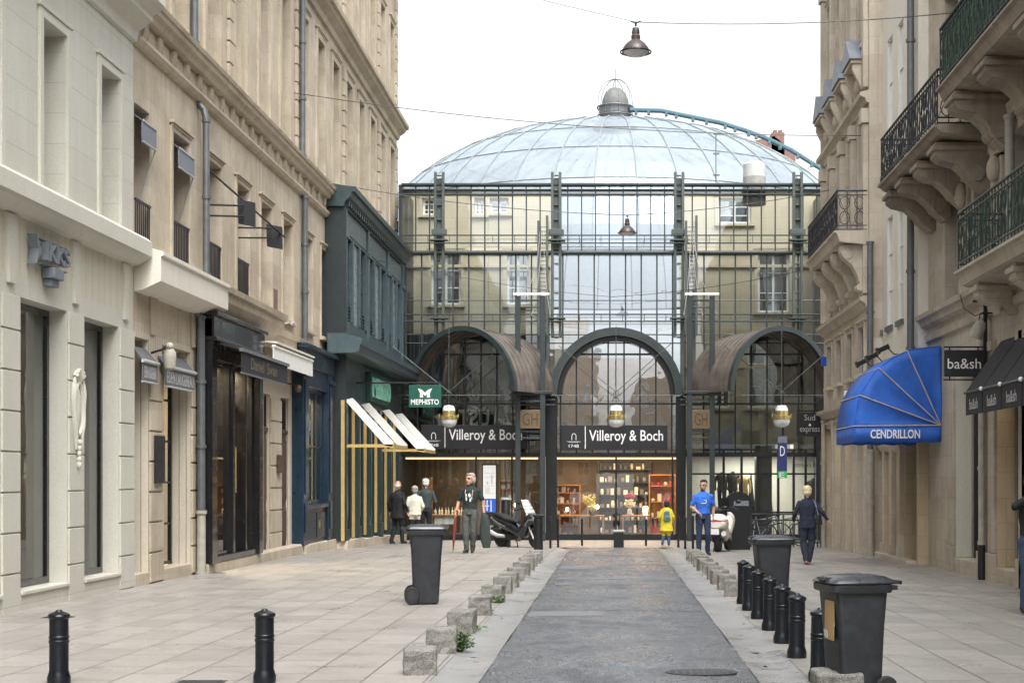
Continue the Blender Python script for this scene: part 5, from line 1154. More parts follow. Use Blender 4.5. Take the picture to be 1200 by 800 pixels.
# ba&sh awning
e = empty('awning', f1(22.8, .4, 3), 'black cloth awning in bays with small ba&sh lettering on its valance', 'awning')
yb = [24.9, 23.75, 22.6, 21.45, 20.3]
for k in range(4):
    a, b_ = yb[k], yb[k+1]; c = MB()
    c.loft([[f1(b_+.03, .05, 3.80), f1(a-.03, .05, 3.80), f1(a-.03, .62, 2.98), f1(b_+.03, .62, 2.98)], [f1(b_+.03, .05, 3.77), f1(a-.03, .05, 3.77), f1(a-.03, .62, 2.95), f1(b_+.03, .62, 2.95)]])
    fbox(c, f1, b_+.03, a-.03, .60, .62, 2.60, 2.965); c.build('cloth', M['blackcloth'], e)
    text('ba&sh', f1(a-.3, .622, 2.68), (0,-1,0), (0,0,1), a-b_-.6, .17, M['faintgrey' if k > 3 else 'lettergrey'], e, ext=.002)
    q = MB(); q.ell(f1(b_, .64, 2.97), (.035,.035,.035), n=10, m=6); q.build('finial', M['white'], e, smooth=True)
c = MB(); c.loft([[f1(24.9, .05, 3.78), f1(24.9, .61, 2.96), f1(24.9, .61, 2.62), f1(24.9, .59, 2.62), f1(24.9, .56, 2.94), f1(24.9, .03, 3.72)], [f1(24.87, .05, 3.78), f1(24.87, .61, 2.96), f1(24.87, .61, 2.62), f1(24.87, .59, 2.62), f1(24.87, .56, 2.94), f1(24.87, .03, 3.72)]]); c.tube([f1(24.95,.62,2.965), f1(20.2,.62,2.965)], .02, 6); c.build('frame', M['iron'], e)
# --- R2
C2 = empty('pale_rendered_building', (XR2, 33, 0), 'pale rendered building with narrow mirror windows behind the blue awning', 'building')
g2 = [(31.0, 32.2, -.4, 3.1)]
u2 = [(a, a+.62, 4.95, 7.35) for a in (32.4, 33.65, 34.9)] + [(a, a+.62, 8.4, 11.3) for a in (32.4, 33.65, 34.9)] + [(35.2, 35.6, 4.95, 7.0)]
c = MB(); wall(c, f2, 30.81, 36.6, -.5, 4.2, g2, t=.4); weld(c.build('wall', M['warmlime'], C2))
c = MB(); wall(c, f2, 30.81, 36.6, 4.2, 13.8, u2[:6], t=.4); c.box(XR2+.4, XR2+8, 30.82, 31.0, 4, 13.8); c.box(XR2, XR2+8, 30.81, 36.6, 13.8, 14); weld(c.build('wall', M['pale'], C2))
for h in u2[:6]: window(C2, f2, *h, -.03, M['white'], M['glassM'], 1, 3, fw=.03)
c = MB()
for h in u2[:6]: fbox(c, f2, h[0]-.06, h[1]+.06, 0, .06, h[2]-.12, h[2]-.01)
c.build('window_sill', M['zinc'], C2)
c = MB()
for u in (32.3, 33.25, 34.2, 35.1): fbox(c, f2, u, u+.2, 0, .10, -.4, 3.2); fbox(c, f2, u-.03, u+.23, 0, .14, -.4, .15)
fprof(c, f2, [(0,2.15),(.10,2.18),(.14,2.26),(.16,2.34),(0,2.38)], 32.25, 35.4); fprof(c, f2, [(0,3.2),(.12,3.24),(.2,3.4),(0,3.5)], 30.82, 36)
fbox(c, f2, 31.0, 35.4, 0, .22, -.5, -.08); c.build('moulding', M['limeR'], C2, bevel=.008)
window(C2, f2, 31.0, 32.2, -.1, 3.1, -.33, M['brownwood'], M['glassW'], 1, 1, name='door')
c = MB(); c.box(XR2+2, XR2+2.1, 31, 36.6, -.5, 13.8); c.box(XR2+.5, XR2+2, 31, 36.6, 4, 4.2); c.box(XR2+.5, XR2+2, 31, 36.6, -.4, -.2); c.build('rear_wall', M['inner'], C2)
pipe(C2, [f2(31.0,.12,13.5), f2(31.0,.12,4.2)], .075, M['zinc'])
pipe(C2, [f2(34.78,.30,6.9), f2(34.78,.30,2.2)], .07, M['zinc']); pipe(C2, [f2(34.78,.30,2.2), f2(34.78,.30,gz(35))], .085, M['zincL'])
# blue awning
A = empty('awning', (XR2, 30.6, 2.3), 'bright blue domed canopy awning reading CENDRILLON with tan piping', 'awning')
YA, YB_ = 29.55, 31.9; pv = Vector((6.33, 0, PZ(498, YA)))
prof = [(6.33, PZ(405,YA)), (PX(1063,YA), PZ(411,YA)), (PX(1030,YA), PZ(431,YA)), (PX(1008,YA), PZ(463,YA)), (PX(1001,YA), PZ(499,YA))]
def smoothprof(pts, n=6):
    out_ = []
    for i in range(len(pts)-1):
        p0, p1, p2, p3 = pts[max(i-1,0)], pts[i], pts[i+1], pts[min(i+2, len(pts)-1)]
        for k in range(n):
            t = k/n; out_.append(tuple(.5*((2*p1[j])+(-p0[j]+p2[j])*t+(2*p0[j]-5*p1[j]+4*p2[j]-p3[j])*t*t+(-p0[j]+3*p1[j]-3*p2[j]+p3[j])*t**3) for j in (0,1)))
    out_.append(pts[-1]); return out_
sp_ = smoothprof(prof)
def inset(p, y): return (p[0], y, p[1])
c = MB()
front = [Vector((x, YA, z)) for x, z in sp_]; back = [Vector((x-.0, YB_, z)) for x, z in sp_]
PV = Vector((pv.x, YA, pv.z)); NS = 9
grid = []
for i, p_ in enumerate(front):      # canvas sags inwards between the ribs
    s_ = math.sin(math.pi*((i % 6)/6)); row = []
    for k in range(NS+1):
        t = k/NS; q = PV.lerp(p_, t); q.y += .06*s_*math.sin(math.pi*min(t*.9+.08, 1))+.008*math.sin(i*2.3+k*1.7)*t*(1-t)*4; row.append(q)
    grid.append(row)
for i in range(len(front)-1):
    for k in range(NS): c.quad(grid[i][k], grid[i+1][k], grid[i+1][k+1], grid[i][k+1])
c.add(back+[Vector((pv.x, YB_, pv.z))], [(i+1, i, len(back)) for i in range(len(back)-1)])
for i in range(len(front)-1): c.quad(front[i], front[i+1], back[i+1], back[i])
zb = PZ(517, YA); xf = prof[-1][0]
n = 22     # scalloped valance
def val(P0, P1, zt):
    for k in range(n):
        a = P0.lerp(P1, k/n); b_ = P0.lerp(P1, (k+1)/n); s0 = .03*abs(math.sin(math.pi*k*5/n)); s1 = .03*abs(math.sin(math.pi*(k+1)*5/n))
        c.quad(Vector((a.x,a.y,zt)), Vector((b_.x,b_.y,zt)), Vector((b_.x,b_.y,zb-s1)), Vector((a.x,a.y,zb-s0)))
val(Vector((xf,YA,0)), Vector((pv.x,YA,0)), pv.z); val(Vector((xf,YB_,0)), Vector((xf,YA,0)), prof[-1][1]); val(Vector((pv.x,YB_,0)), Vector((xf,YB_,0)), pv.z)
o = c.build('cloth', M['bluecloth'], A, smooth=50); weld(o); sm = o.modifiers.new('s', 'SOLIDIFY'); sm.thickness = .012
c = MB()
for i, (x, z) in enumerate(prof): 
    if i: c.tube([(pv.x, YA-.012, pv.z), (x, YA-.012, z)], .012, 6); c.tube([(x, YA-.012, z), (x-.012, YB_, z)], .012, 6)
c.build('piping', M['tan'], A)
text('CENDRILLON', (PX(1020,YA), YA-.014, PZ(513.5,YA)), (1,0,0), (0,0,1), PX(1078,YA)-PX(1020,YA), PX(1012,YA)-PX(1001.5,YA), M['letter'], A, ext=.004, bold=.02)
flat([(y_, z_) for y_, z_ in ((30.6,2.75),(30.75,2.75),(30.72,3.1),(30.62,3.1))], M['bluecloth2'], A) if False else None
for k, (px, py) in enumerate(((1036,408), (1023,417), (1011,424))):
    y = 31+k*1.1; x_, z_ = PX(px,y), PZ(py,y); e = empty('floodlight', (x_, y, z_), 'small black floodlight above the blue awning, %s of three' % ('nearest','middle','farthest')[k], 'lamp', 'floodlights above the blue awning')
    c = MB(); c.M = Matrix.Translation((x_, y, z_)) @ Matrix.Rotation(R(-25), 4, 'Y'); c.box(-.12, .10, -.09, .09, -.05, .05); c.box(-.16, -.12, -.11, .11, -.07, .07); c.M = None; c.build('housing', M['iron'], e, bevel=.01)
    c = MB(); c.tube([(x_+.08, y, z_), (x_+.2, y, z_-.12), (XR2+.01, y, z_-.1)], .014, 6); c.build('arm', M['iron'], e)
# --- R3
C3 = empty('corner_stone_building', (XR3, 38.5, 0), 'ornate stone corner building with pedimented windows and a scrolled balcony next to the hall', 'building')
U0, U1 = 34.9, 42.4
uu = [35.45, 37.2, 38.95, 40.7]
k1 = [(a, a+.8, 4.0, 5.1) for a in uu]; k2 = [(a, a+.8, 7.3, 9.9) for a in uu]; k3 = [(a, a+.8, 11.6, 14.2) for a in uu]; k0 = [(a-.1, a+1.0, -.4, 2.9) for a in uu]
c = MB(); wall(c, f3, U0, U1, -.5, 17.5, k0+k1+k2+k3, t=.4); c.box(XR3, XR3+9, U0, U0+.02, -.5, 17.5) if False else None
c.box(XR3+.4, XR3+9, U0, U0+.3, -.5, 17.5); c.box(XR3+.4, XR3+9, U1-.3, U1, -.5, 17.5); c.box(XR3, XR3+9, U0, U1, 17.5, 17.7); weld(c.build('wall', M['limeR'], C3))
c = MB()
for z in (3.15, 5.45, 10.1, 15.0):
    c = MB(); fprof(c, f3, [(0,z),(.06,z+.02),(.10,z+.12),(.20,z+.16),(.22,z+.24),(0,z+.3)], U0-.02, U1+.05); c.build('cornice', M['limeR'], C3)
c = MB()
fprof(c, f3, [(0,16.9),(.1,16.95),(.4,17.2),(.5,17.5),(0,17.6)], U0-.02, U1+.05)
c.build('cornice', M['limeR'], C3)
c = MB()
for q in k1+k2+k3+k0: surround(c, f3, *q, .11, .05, sill=q[2] > 0)
for a in [U0+.12]+[x-.48 for x in uu[1:]]+[U1-.45]:
    for z0, z1 in ((5.8, 10.0), (10.5, 14.9)): fbox(c, f3, a, a+.28, 0, .12, z0, z1-.35); fbox(c, f3, a-.05, a+.33, 0, .17, z1-.33, z1)
    fbox(c, f3, a, a+.3, 0, .08, -.4, 3.1)
for a in uu:     # consoles under the pediments
    for s_ in (a-.16, a+.84): c.loft([[f3(s_, .02, 10.5), f3(s_, .10, 10.5), f3(s_, .32, 10.95), f3(s_, .32, 11.1), f3(s_, .02, 11.1)], [f3(s_+.14, .02, 10.5), f3(s_+.14, .10, 10.5), f3(s_+.14, .32, 10.95), f3(s_+.14, .32, 11.1), f3(s_+.14, .02, 11.1)]])
    c.ell(f3(a+.4, .1, 10.7), (.1,.22,.18)); fbox(c, f3, a-.2, a+1.0, 0, .36, 11.1, 11.18)
c.build('moulding', M['limeR'], C3, bevel=.008)
for a in uu:
    q = MB(); q.loft([[f3(a-.25, v, 11.19), f3(a+1.05, v, 11.19), f3(a+.4, v, 11.78)] for v in (0, .40)]); q.build('pediment', M['slate'], C3)
    window(C3, f3, a, a+.8, 4.0, 5.1, -.06, M['slate'], M['inner'], 1, 7, fw=.04, name='shutter')
    window(C3, f3, a, a+.8, 7.3, 9.9, -.25, M['offwhite'], M['glassW'], 2, 3); window(C3, f3, a, a+.8, 11.6, 14.2, -.25, M['offwhite'], M['glassW'], 2, 3)
    window(C3, f3, a-.1, a+1.0, -.05, 2.9, -.3, M['cream_metal'], M['glassS'], 1, 1)
c = MB(); c.box(XR3+1.6, XR3+1.7, U0, U1, -.5, 17); c.box(XR3+.4, XR3+1.6, U0, U1, 3.0, 3.1); c.box(XR3+.4, XR3+1.6, U0, U1, 6.0, 6.1); c.box(XR3+.4, XR3+1.6, U0, U1, -.5, -.1); c.build('rear_wall', M['creamwall'], C3)
area((XR3+.9, 38.5, 2.9), (.8, 5), 30)
balcony(C3, f3, 35.0, 40.2, 7.22, .76, M['ironB'], M['limeR'], hh=.88, slab_t=.26)
for u in (35.35, 36.7, 38.2, 39.8):
    c = MB(); c.loft([[f3(x_, 0, 6.92), f3(x_, .60, 6.92), f3(x_, .62, 6.75), f3(x_, .52, 6.6), f3(x_, .34, 6.45), f3(x_, .22, 6.2), f3(x_, .14, 5.9), f3(x_, .10, 5.75), f3(x_, 0, 5.7)] for x_ in (u-.18, u+.18)])
    c.lathe([(.02,-.2),(.13,-.2),(.13,.2),(.02,.2)], f3(u, .46, 6.72), 14, axis='y'); c.lathe([(.02,-.21),(.09,-.21),(.09,.21),(.02,.21)], f3(u, .16, 5.95), 12, axis='y'); c.build('console', M['limeR'], C3, bevel=.01)
c = MB(); fbox(c, f3, 35.6, 35.64, .1, .46, 2.95, 3.6); tag(c.build('blank_sign', M['white'], bevel=.01), 'plain white projecting sign behind the blue awning', 'sign')
c = MB(); fbox(c, f3, 41.5, 41.54, .05, .20, 4.6, 4.85); tag(c.build('street_sign', M['postblue']), 'small blue street plate on the corner by the right vault', 'sign')
pipe(C3, [f3(41.6,.12,3.1), f3(41.6,.12,gz(41))], .06, M['zincL'])
# ------------------------------------------------------------------ cables and street lamps
def cable(name, pts, lab, r=.010):
    c = MB(); pr = []
    for i in range(len(pts)-1):
        a, b_ = Vector(pts[i]), Vector(pts[i+1]); L = (b_-a).length
        for k in range(12):
            t = k/12; p = a.lerp(b_, t); p.z -= L*.02*4*t*(1-t); pr.append(p)
    pr.append(Vector(pts[-1])); c.tube(pr, r, 5); return tag(c.build(name, M['iron']), lab, 'cable')
def enamel(px, pyt, y, lab, s=1.0):
    x, z = PX(px, y), PZ(pyt, y); e = empty('street_lamp', (x, y, z), lab, 'lamp', 'brown bell street lamps hung on wires'); k = s
    c = MB(); c.lathe([(.02,-.02*k),(.05*k,-.03*k),(.065*k,-.10*k),(.06*k,-.14*k),(.075*k,-.16*k),(.07*k,-.22*k),(.15*k,-.28*k),(.21*k,-.36*k),(.225*k,-.42*k),(.225*k,-.43*k),(.19*k,-.42*k)], (x,y,z), 28); c.build('bell_shade', M['lampbrown'], e, smooth=40)
    c = MB(); c.lathe([(.21*k,-.425*k),(.15*k,-.47*k),(.02*k,-.48*k)], (x,y,z), 24); c.build('lens', M['frost'], e, smooth=40)
    c = MB(); c.tube([(x+.25*k*math.cos(t), y+.25*k*math.sin(t), z-.42*k) for t in [2*math.pi*i/24 for i in range(25)]], .012*k, 6)
    for i in range(4): t = math.pi*i/2+.5; c.tube([(x+.25*k*math.cos(t), y+.25*k*math.sin(t), z-.42*k), (x+.2*k*math.cos(t), y+.2*k*math.sin(t), z-.36*k)], .008, 5)
    c.tube([(x, y, z), (x, y, z+.06*k)], .018*k, 6); c.tube([(x-.08*k, y, z+.08*k), (x, y, z+.05*k), (x+.08*k, y, z+.08*k)], .012*k, 6); c.build('bracket', M['iron'], e)
    return x, y, z+.07*k
p = enamel(745, 31, 25.0, 'larger brown bell shaped street lamp hanging against the white sky')
cable('cable', [p, (XR1, 25.6, PZ(-3, 25))], 'thin black wire from the larger hanging lamp to the right', .008)
cable('cable', [p, (XL, 27.0, 12.0)], 'thin black wire from the larger hanging lamp to the left', .004)
p = enamel(735, 255, 41.0, 'smaller brown bell shaped lamp hanging before the glass front', .98)
cable('cable', [(XL, 40.8, 9.4), p, (XR3, 41.2, 9.3)], 'black wire carrying the smaller hanging lamp before the glass front')
cable('cable', [(XL, 36, 10.6), (XR3, 36, 9.6)], 'black wire crossing in front of the lower dome')
cable('cable', [(XL, 46, 8.2), (0, 46, 7.0), (XR3, 42, 7.4)], 'black wire crossing before the lower glass tier', .008)
cable('cable', [(XL, 33, 13.2), (XR3, 35.5, 14.5)], 'thin wire crossing the sky just above the dome', .006)
# ------------------------------------------------------------------ bollards, granite cubes, posts
def ordn(i): return ('nearest', 'second', 'third', 'fourth', 'fifth', 'sixth', 'seventh', 'eighth', 'ninth', 'tenth', 'eleventh', 'twelfth', 'thirteenth', 'fourteenth')[i]
c = MB(); c.lathe([(.088,0),(.090,.055),(.080,.085),(.0735,.11),(.0735,.325),(.078,.33),(.078,.345),(.0735,.35),(.0735,.362),(.078,.366),(.078,.378),(.0735,.384),(.0735,.515),(.083,.525),(.086,.540),(.080,.552),(.045,.568),(.03,.572),(.02,.585),(.002,.588)], (0,0,0), 28)
bol = c.build('bollard', M['bollard'], origin=(0,0,0), smooth=30); bol['category'] = 'bollard'
first = True
def put_bollard(x, y, lab, grp):
    global first
    o = bol if first else bol.copy()
    if not first: COL.objects.link(o)
    first = False; o.location = (x, y, gz(y)); o.rotation_euler = (R(random.uniform(-1,1)), R(random.uniform(-1,1)), random.uniform(0,6)); o['label'] = lab; o['group'] = grp
for (px, py), lab in zip(((69,801), (310,799)), ('black iron bollard standing alone at the left edge of the picture', 'black iron bollard standing alone on the left paving')):
    X, Y, Z = gp(px, py); put_bollard(X, Y, lab, 'two black bollards on the left pavement')
for i, (px, py) in enumerate(((960,797), (933.7,770), (916.7,753), (902,738), (888.6,724.6), (877.6,714.7), (870.8,707))):
    X, Y, Z = gp(px, py); put_bollard(X, Y, 'black iron bollard, %s from the camera in the right hand row' % ordn(i), 'row of black bollards on the right')
def cube(x, y, s, lab, grp, h):
    c = MB(); rnd = random.Random(int(x*1000+y*100)); a = s/2
    c.box(-a, a, -a, a, -.05, h); 
    bm = bmesh.new()
    o = c.build('granite_block', M['granite'], origin=(0,0,0)); bm.from_mesh(o.data); bmesh.ops.subdivide_edges(bm, edges=bm.edges, cuts=4, use_grid_fill=True)
    for v in bm.verts: v.co += Vector((rnd.uniform(-1,1), rnd.uniform(-1,1), rnd.uniform(-1,1)))*.009
    bm.to_mesh(o.data); bm.free(); b = o.modifiers.new('b', 'BEVEL'); b.width = .018; b.segments = 2; b.limit_method = 'ANGLE'
    o.location = (x, y, gz(y)); o.rotation_euler = (R(rnd.uniform(-3,3)), R(rnd.uniform(-3,3)), R(rnd.uniform(-9,9))); tag(o, lab, 'stone block', grp)
L_ = ((495,791),(526,766),(546,742),(564,721),(577,706),(588,695.5),(598,688),(606,680.5),(613,674),(620,668),(626,663.5),(632,660),(637,657))
for i, (px, py) in enumerate(L_):
    X, Y, Z = gp(px, py); 
    cube(-1.60, Y+.15, .275+random.uniform(-.015,.015), 'rough grey granite cube, %s from the camera in the left kerb row' % ordn(i), 'granite cubes along the left kerb', .235+random.uniform(-.02,.015))
for i, (px, py) in enumerate(((857,699),(850,691),(842,684.5),(834,679),(828,674),(822,668.5),(817,664),(812,661),(805,658),(800,656))):
    X, Y, Z = gp(px, py); cube(1.74, Y+.15, .275+random.uniform(-.01,.01), 'rough grey granite cube, %s from the camera in the right kerb row' % ordn(i), 'granite cubes along the right kerb', .23)
cube(1.62, 11.05, .34, 'pale granite block at the bottom edge beside the nearest right bollard', 'granite cubes along the right kerb', .235)
c = MB(); c.lathe([(.035,0),(.032,.05),(.030,.72),(.042,.73),(.042,.75),(.03,.76),(.04,.79),(.03,.83),(.005,.84)], (0,0,0), 14); post = c.build('iron_post', M['iron'], origin=(0,0,0), smooth=35); 
pp = ((645,642,1.0),(654,641,.95),(682,639,.92),(757,639,.9),(795,641,1),(803,643,1),(812,646,1.05))
for i, (px, py, s_) in enumerate(pp):
    X, Y, Z = gp(px, py); o = post if i == 0 else post.copy()
    if i: COL.objects.link(o)
    o.location = (X, Y, Z); o.scale = (1,1,s_); tag(o, 'thin black ball topped post, %s from the left before the market hall' % ('first','second','third','fourth','fifth','sixth','seventh')[i], 'post', 'thin posts in front of the market hall')
X, Y, Z = gp(593, 640); e = empty('cylindrical_post', (X, Y, Z), 'thick black cylindrical post with pale cap behind the black scooter', 'post')
c = MB(); c.lathe([(.13,0),(.13,1.28),(.12,1.30)], (X,Y,Z), 20); c.build('shaft', M['iron'], e, smooth=40); c = MB(); c.lathe([(.16,1.30),(.15,1.34),(.04,1.36)], (X,Y,Z), 20); c.build('cap', M['concretecap'], e, smooth=40)
X, Y, Z = gp(631, 644); c = MB(); c.lathe([(.12,0),(.12,.82),(.15,.84),(.15,.88),(.04,.92),(.03,1.0),(.005,1.02)], (X,Y,Z), 18); tag(c.build('thick_bollard', M['iron'], smooth=35), 'thick black bollard with knob just right of the black scooter', 'bollard')
X, Y, Z = gp(725, 641); e = empty('litter_bin', (X, Y, Z), 'small black square litter bin with grey rim at the end of the road', 'bin')
c = MB(); c.box(X-.14, X+.14, Y, Y+.28, Z, Z+.42); c.build('body', M['iron'], e, bevel=.015); c = MB(); c.box(X-.15, X+.15, Y-.01, Y+.29, Z+.42, Z+.47); c.build('rim', M['lettergrey'], e, bevel=.01)
# railing and bikes on the right
y = 42.2; e = empty('railing', (PX(910,y), y, gz(y)), 'dark metal pedestrian railing in front of the fashion shop', 'railing'); g = gz(y)
c = MB(); x0, x1 = PX(862,y), PX(963,y)
for z_ in (.12, .74, .90): c.tube([(x0,y,g+z_),(x1,y,g+z_)], .022, 8)
k = x0
while k < x1: c.tube([(k,y,g+.12),(k,y,g+.74)], .010, 6); k += .115
c.build('bars', M['dsteel'], e)
for px in (880, 899, 918, 930, 958): c = MB(); c.tube([(PX(px,y),y,g),(PX(px,y),y,g+.92)], .028, 8); c.build('upright', M['steelL'] if px > 900 else M['dsteel'], e)
c = MB(); c.tube([(PX(962,41.8),41.8,gz(41.8)),(PX(962,41.8),41.8,PZ(527,41.8))], .03, 8); tag(c.build('steel_pole', M['steelL']), 'thin grey pole beside the corner stone building', 'pole')
def bike(px, lab, yy):
    x = PX(px, yy); g = gz(yy); e = empty('bicycle', (x,yy,g), lab, 'bicycle', 'bicycles behind the railing')
    for s_ in (-.5, .5):
        c = MB(); c.tube([(x+s_+.32*math.cos(t), yy, g+.33+.32*math.sin(t)) for t in [2*math.pi*i/24 for i in range(25)]], .018, 6, caps=False)
        for i in range(8): t = math.pi*i/8; c.tube([(x+s_+.31*math.cos(t), yy, g+.33+.31*math.sin(t)), (x+s_-.31*math.cos(t), yy, g+.33-.31*math.sin(t))], .003, 4)
        c.build('wheel', M['rubber'], e)
    c = MB(); P_ = lambda a, b_: (x+a, yy, g+b_)
    for q in ((P_(-.5,.33),P_(-.15,.78)),(P_(-.5,.33),P_(-.05,.30)),(P_(-.18,.85),P_(-.05,.30)),(P_(-.05,.30),P_(.35,.75)),(P_(-.17,.72),P_(.36,.82)),(P_(.5,.33),P_(.34,.98))): c.tube(q, .018, 6)
    c.build('frame', M['slate'], e)
    c = MB(); c.tube([(x+.30,yy-.28,g+.98),(x+.36,yy-.1,g+1.0),(x+.34,yy,g+.98),(x+.36,yy+.1,g+1.0),(x+.30,yy+.28,g+.98)], .014, 6); c.build('handlebar', M['lettergrey'], e)
    c = MB(); c.ell((x-.2,yy,g+.88), (.13,.08,.035)); c.build('saddle', M['rubber'], e, smooth=True)
bike(893, 'bicycle with pale handlebar behind the railing, left one', 42.8); bike(918, 'dark bicycle behind the railing, right one', 43.1)
# parking meter cabinet
X, Y, Z = gp(866, 644); e = empty('parking_meter', (X,Y,Z), 'dark rounded top terminal cabinet with pale label behind the white scooter', 'terminal')
c = MB(); pts = [(X-.30, Z), (X+.30, Z), (X+.30, Z+1.35)] + [(X+.0+.30*math.cos(t)-.0, Z+1.28+.2*math.sin(t)) for t in [math.pi*i/10 for i in range(11)]] + [(X-.30, Z+1.28)]
c.prism(pts, Y+.15, Y+.45, 'y'); c.build('cabinet', M['ddsteel'], e)
c = MB(); c.box(X-.12, X+.26, Y+.13, Y+.149, Z+1.12, Z+1.25); c.build('label', M['slate'], e)
# ------------------------------------------------------------------ wheelie bins (local: front towards +x, back with wheels towards -x)
def rrect(x0, x1, y0, y1, z, r=.05, n=4):
    out_ = []
    for cx_, cy_, a0 in ((x1-r, y1-r, 0), (x0+r, y1-r, 90), (x0+r, y0+r, 180), (x1-r, y0+r, 270)):
        for k in range(n+1): t = R(a0+90*k/n); out_.append((cx_+r*math.cos(t), cy_+r*math.sin(t), z))
    return out_
def make_bin(label):
    e = empty('wheelie_bin', (0,0,0), label, 'bin', 'grey wheelie bins')
    c = MB(); c.loft([rrect(-.17,.17,-.19,.19,.02,.03), rrect(-.18,.18,-.195,.195,.05,.04), rrect(-.205,.215,-.21,.21,.55,.045), rrect(-.225,.24,-.225,.225,.80,.045), rrect(-.225,.24,-.225,.225,.815,.045)])
    c.build('body', M['bin'], e, smooth=40)
    c = MB(); c.loft([rrect(-.25,.265,-.25,.25,.80,.05), rrect(-.26,.285,-.255,.255,.81,.05), rrect(-.26,.285,-.255,.255,.855,.05), rrect(-.25,.27,-.245,.245,.86,.05)])
    c.box(-.30,-.22,-.24,.24,.82,.85); c.build('rim', M['bin'], e, smooth=40)
    c = MB(); c.loft([rrect(-.27,.29,-.255,.255,.864,.05), rrect(-.275,.295,-.26,.26,.872,.05), rrect(-.27,.27,-.25,.25,.892,.06), rrect(-.22,.20,-.21,.21,.915,.08), rrect(-.12,.10,-.13,.13,.923,.08)])
    c.box(-.345,-.25,-.22,-.19,.86,.885); c.box(-.345,-.25,.19,.22,.86,.885); c.box(.02,.30,-.09,.09,.885,.905); l = c.build('lid', M['binlid'], e, smooth=35)
    c = MB(); c.tube([(-.335,-.22,.87),(-.335,.22,.87)], .015, 8); c.build('handle', M['bin'], l)
    c = MB(); c.tube([(-.19,-.23,.105),(-.19,.23,.105)], .012, 8); c.box(-.21,-.15,-.19,.19,.04,.19); c.build('axle', M['iron'], e)
    for s_ in (-1, 1):
        c = MB(); c.lathe([(.05,-.025),(.095,-.025),(.105,-.015),(.105,.015),(.095,.025),(.05,.025)], (-.20, s_*.235, .105), 28, axis='y'); wv = c.build('wheel', M['rubber'], e, smooth=40)
        c = MB(); c.lathe([(.062,-.028),(.062,.028),(.05,.03),(.02,.024)], (-.20, s_*.235, .105), 20, axis='y')
        for k in range(8): t = R(45*k); c.box(-.20+.04*math.cos(t)-.006, -.20+.04*math.cos(t)+.006, s_*.235-.031, s_*.235+.031, .105+.04*math.sin(t)-.006, .105+.04*math.sin(t)+.006)
        c.build('hub', M['bin'], wv)
    return e
b0 = make_bin('dark grey wheelie bin standing alone on the left pavement, wheel to the left')
b1 = copy_tree(b0); b2 = copy_tree(b0)
X, Y, Z = gp(499, 707); b0.location = (X, Y, Z); b0.rotation_euler[2] = R(8); b0.scale = (.94, .85, 1.15)
Y = 11.0; b1.location = (PX(1003, Y), Y+.1, gz(Y)); b1.scale = (.84, .86, 1.0); b1.rotation_euler[2] = R(193); b1['label'] = 'nearest dark grey wheelie bin at bottom right with tan label'
Y = 20.2; b2.location = (PX(905, Y), Y, gz(Y)); b2.rotation_euler[2] = R(183); b2['label'] = 'dark grey wheelie bin in the middle of the right pavement behind the bollards'
for q in (b1, b2): ORG[q.name] = Vector((0,0,0))
c = MB(); c.quad((.2435,-.19,.50),(.2435,-.05,.50),(.2495,-.05,.71),(.2495,-.19,.71)); c.quad((.12,-.2175,.50),(.2,-.2175,.50),(.2,-.2275,.71),(.12,-.2275,.71)) if False else None
def labelq(x, y0, y1, z0, z1, m, nm):     # label wraps the front face, following its taper
    f = lambda z: .18+(z-.05)*.07/.5 if z < .55 else .215+(z-.55)*.025/.25
    g = lambda z: f(z)+.004+x
    c = MB(); c.loft([[(g(z0),y0,z0),(g(z0),y1,z0),(g(z1),y1,z1),(g(z1),y0,z1)], [(g(z0)-.003,y0,z0),(g(z0)-.003,y1,z0),(g(z1)-.003,y1,z1),(g(z1)-.003,y0,z1)]]); c.build(nm, m, b1)
labelq(.001, -.06, .15, .46, .74, M['cardboard'], 'label'); labelq(.004, -.02, .12, .56, .65, M['paper'], 'label'); labelq(.004, -.05, .03, .47, .53, M['offwhite'], 'label')
# ------------------------------------------------------------------ weeds, puddle and drains in the gutter
def weed(px, py, h, n, lab, spread=.12, m='weed'):
    X, Y, Z = gp(px, py); e = MB(); rnd = random.Random(int(px*7+py))
    for k in range(n):
        a = rnd.uniform(0, 6.28); d = rnd.uniform(.02, spread); zz = rnd.uniform(.02, h); p = Vector((X+d*math.cos(a), Y+d*math.sin(a)*.8, Z+zz)); s_ = rnd.uniform(.018, .036)
        t = rnd.uniform(0, 6.28); u = Vector((math.cos(t), math.sin(t), rnd.uniform(-.3,.6))).normalized()*s_; v = u.cross(Vector((rnd.uniform(-1,1), rnd.uniform(-1,1), 1))).normalized()*s_*.5
        e.add([p-u, p+v, p+u*1.2, p-v], [(0,1,2,3)])
        if k % 3 == 0: e.tube([(X+rnd.uniform(-.02,.02), Y, Z-.01), p], .003, 4)
    return tag(e.build('weed', M[m], norm=False), lab, 'plant', 'weeds by the granite cubes')
weed(539, 762, .17, 170, 'leafy green weed by the second granite cube', .14, 'leaf')
weed(568, 718, .10, 60, 'small green weed at the foot of the fourth granite cube', .13)
weed(583, 706, .10, 60, 'small bright weed behind the fifth granite cube', .12); weed(556, 737, .04, 40, 'low weed sprig at the foot of the third granite cube', .14)
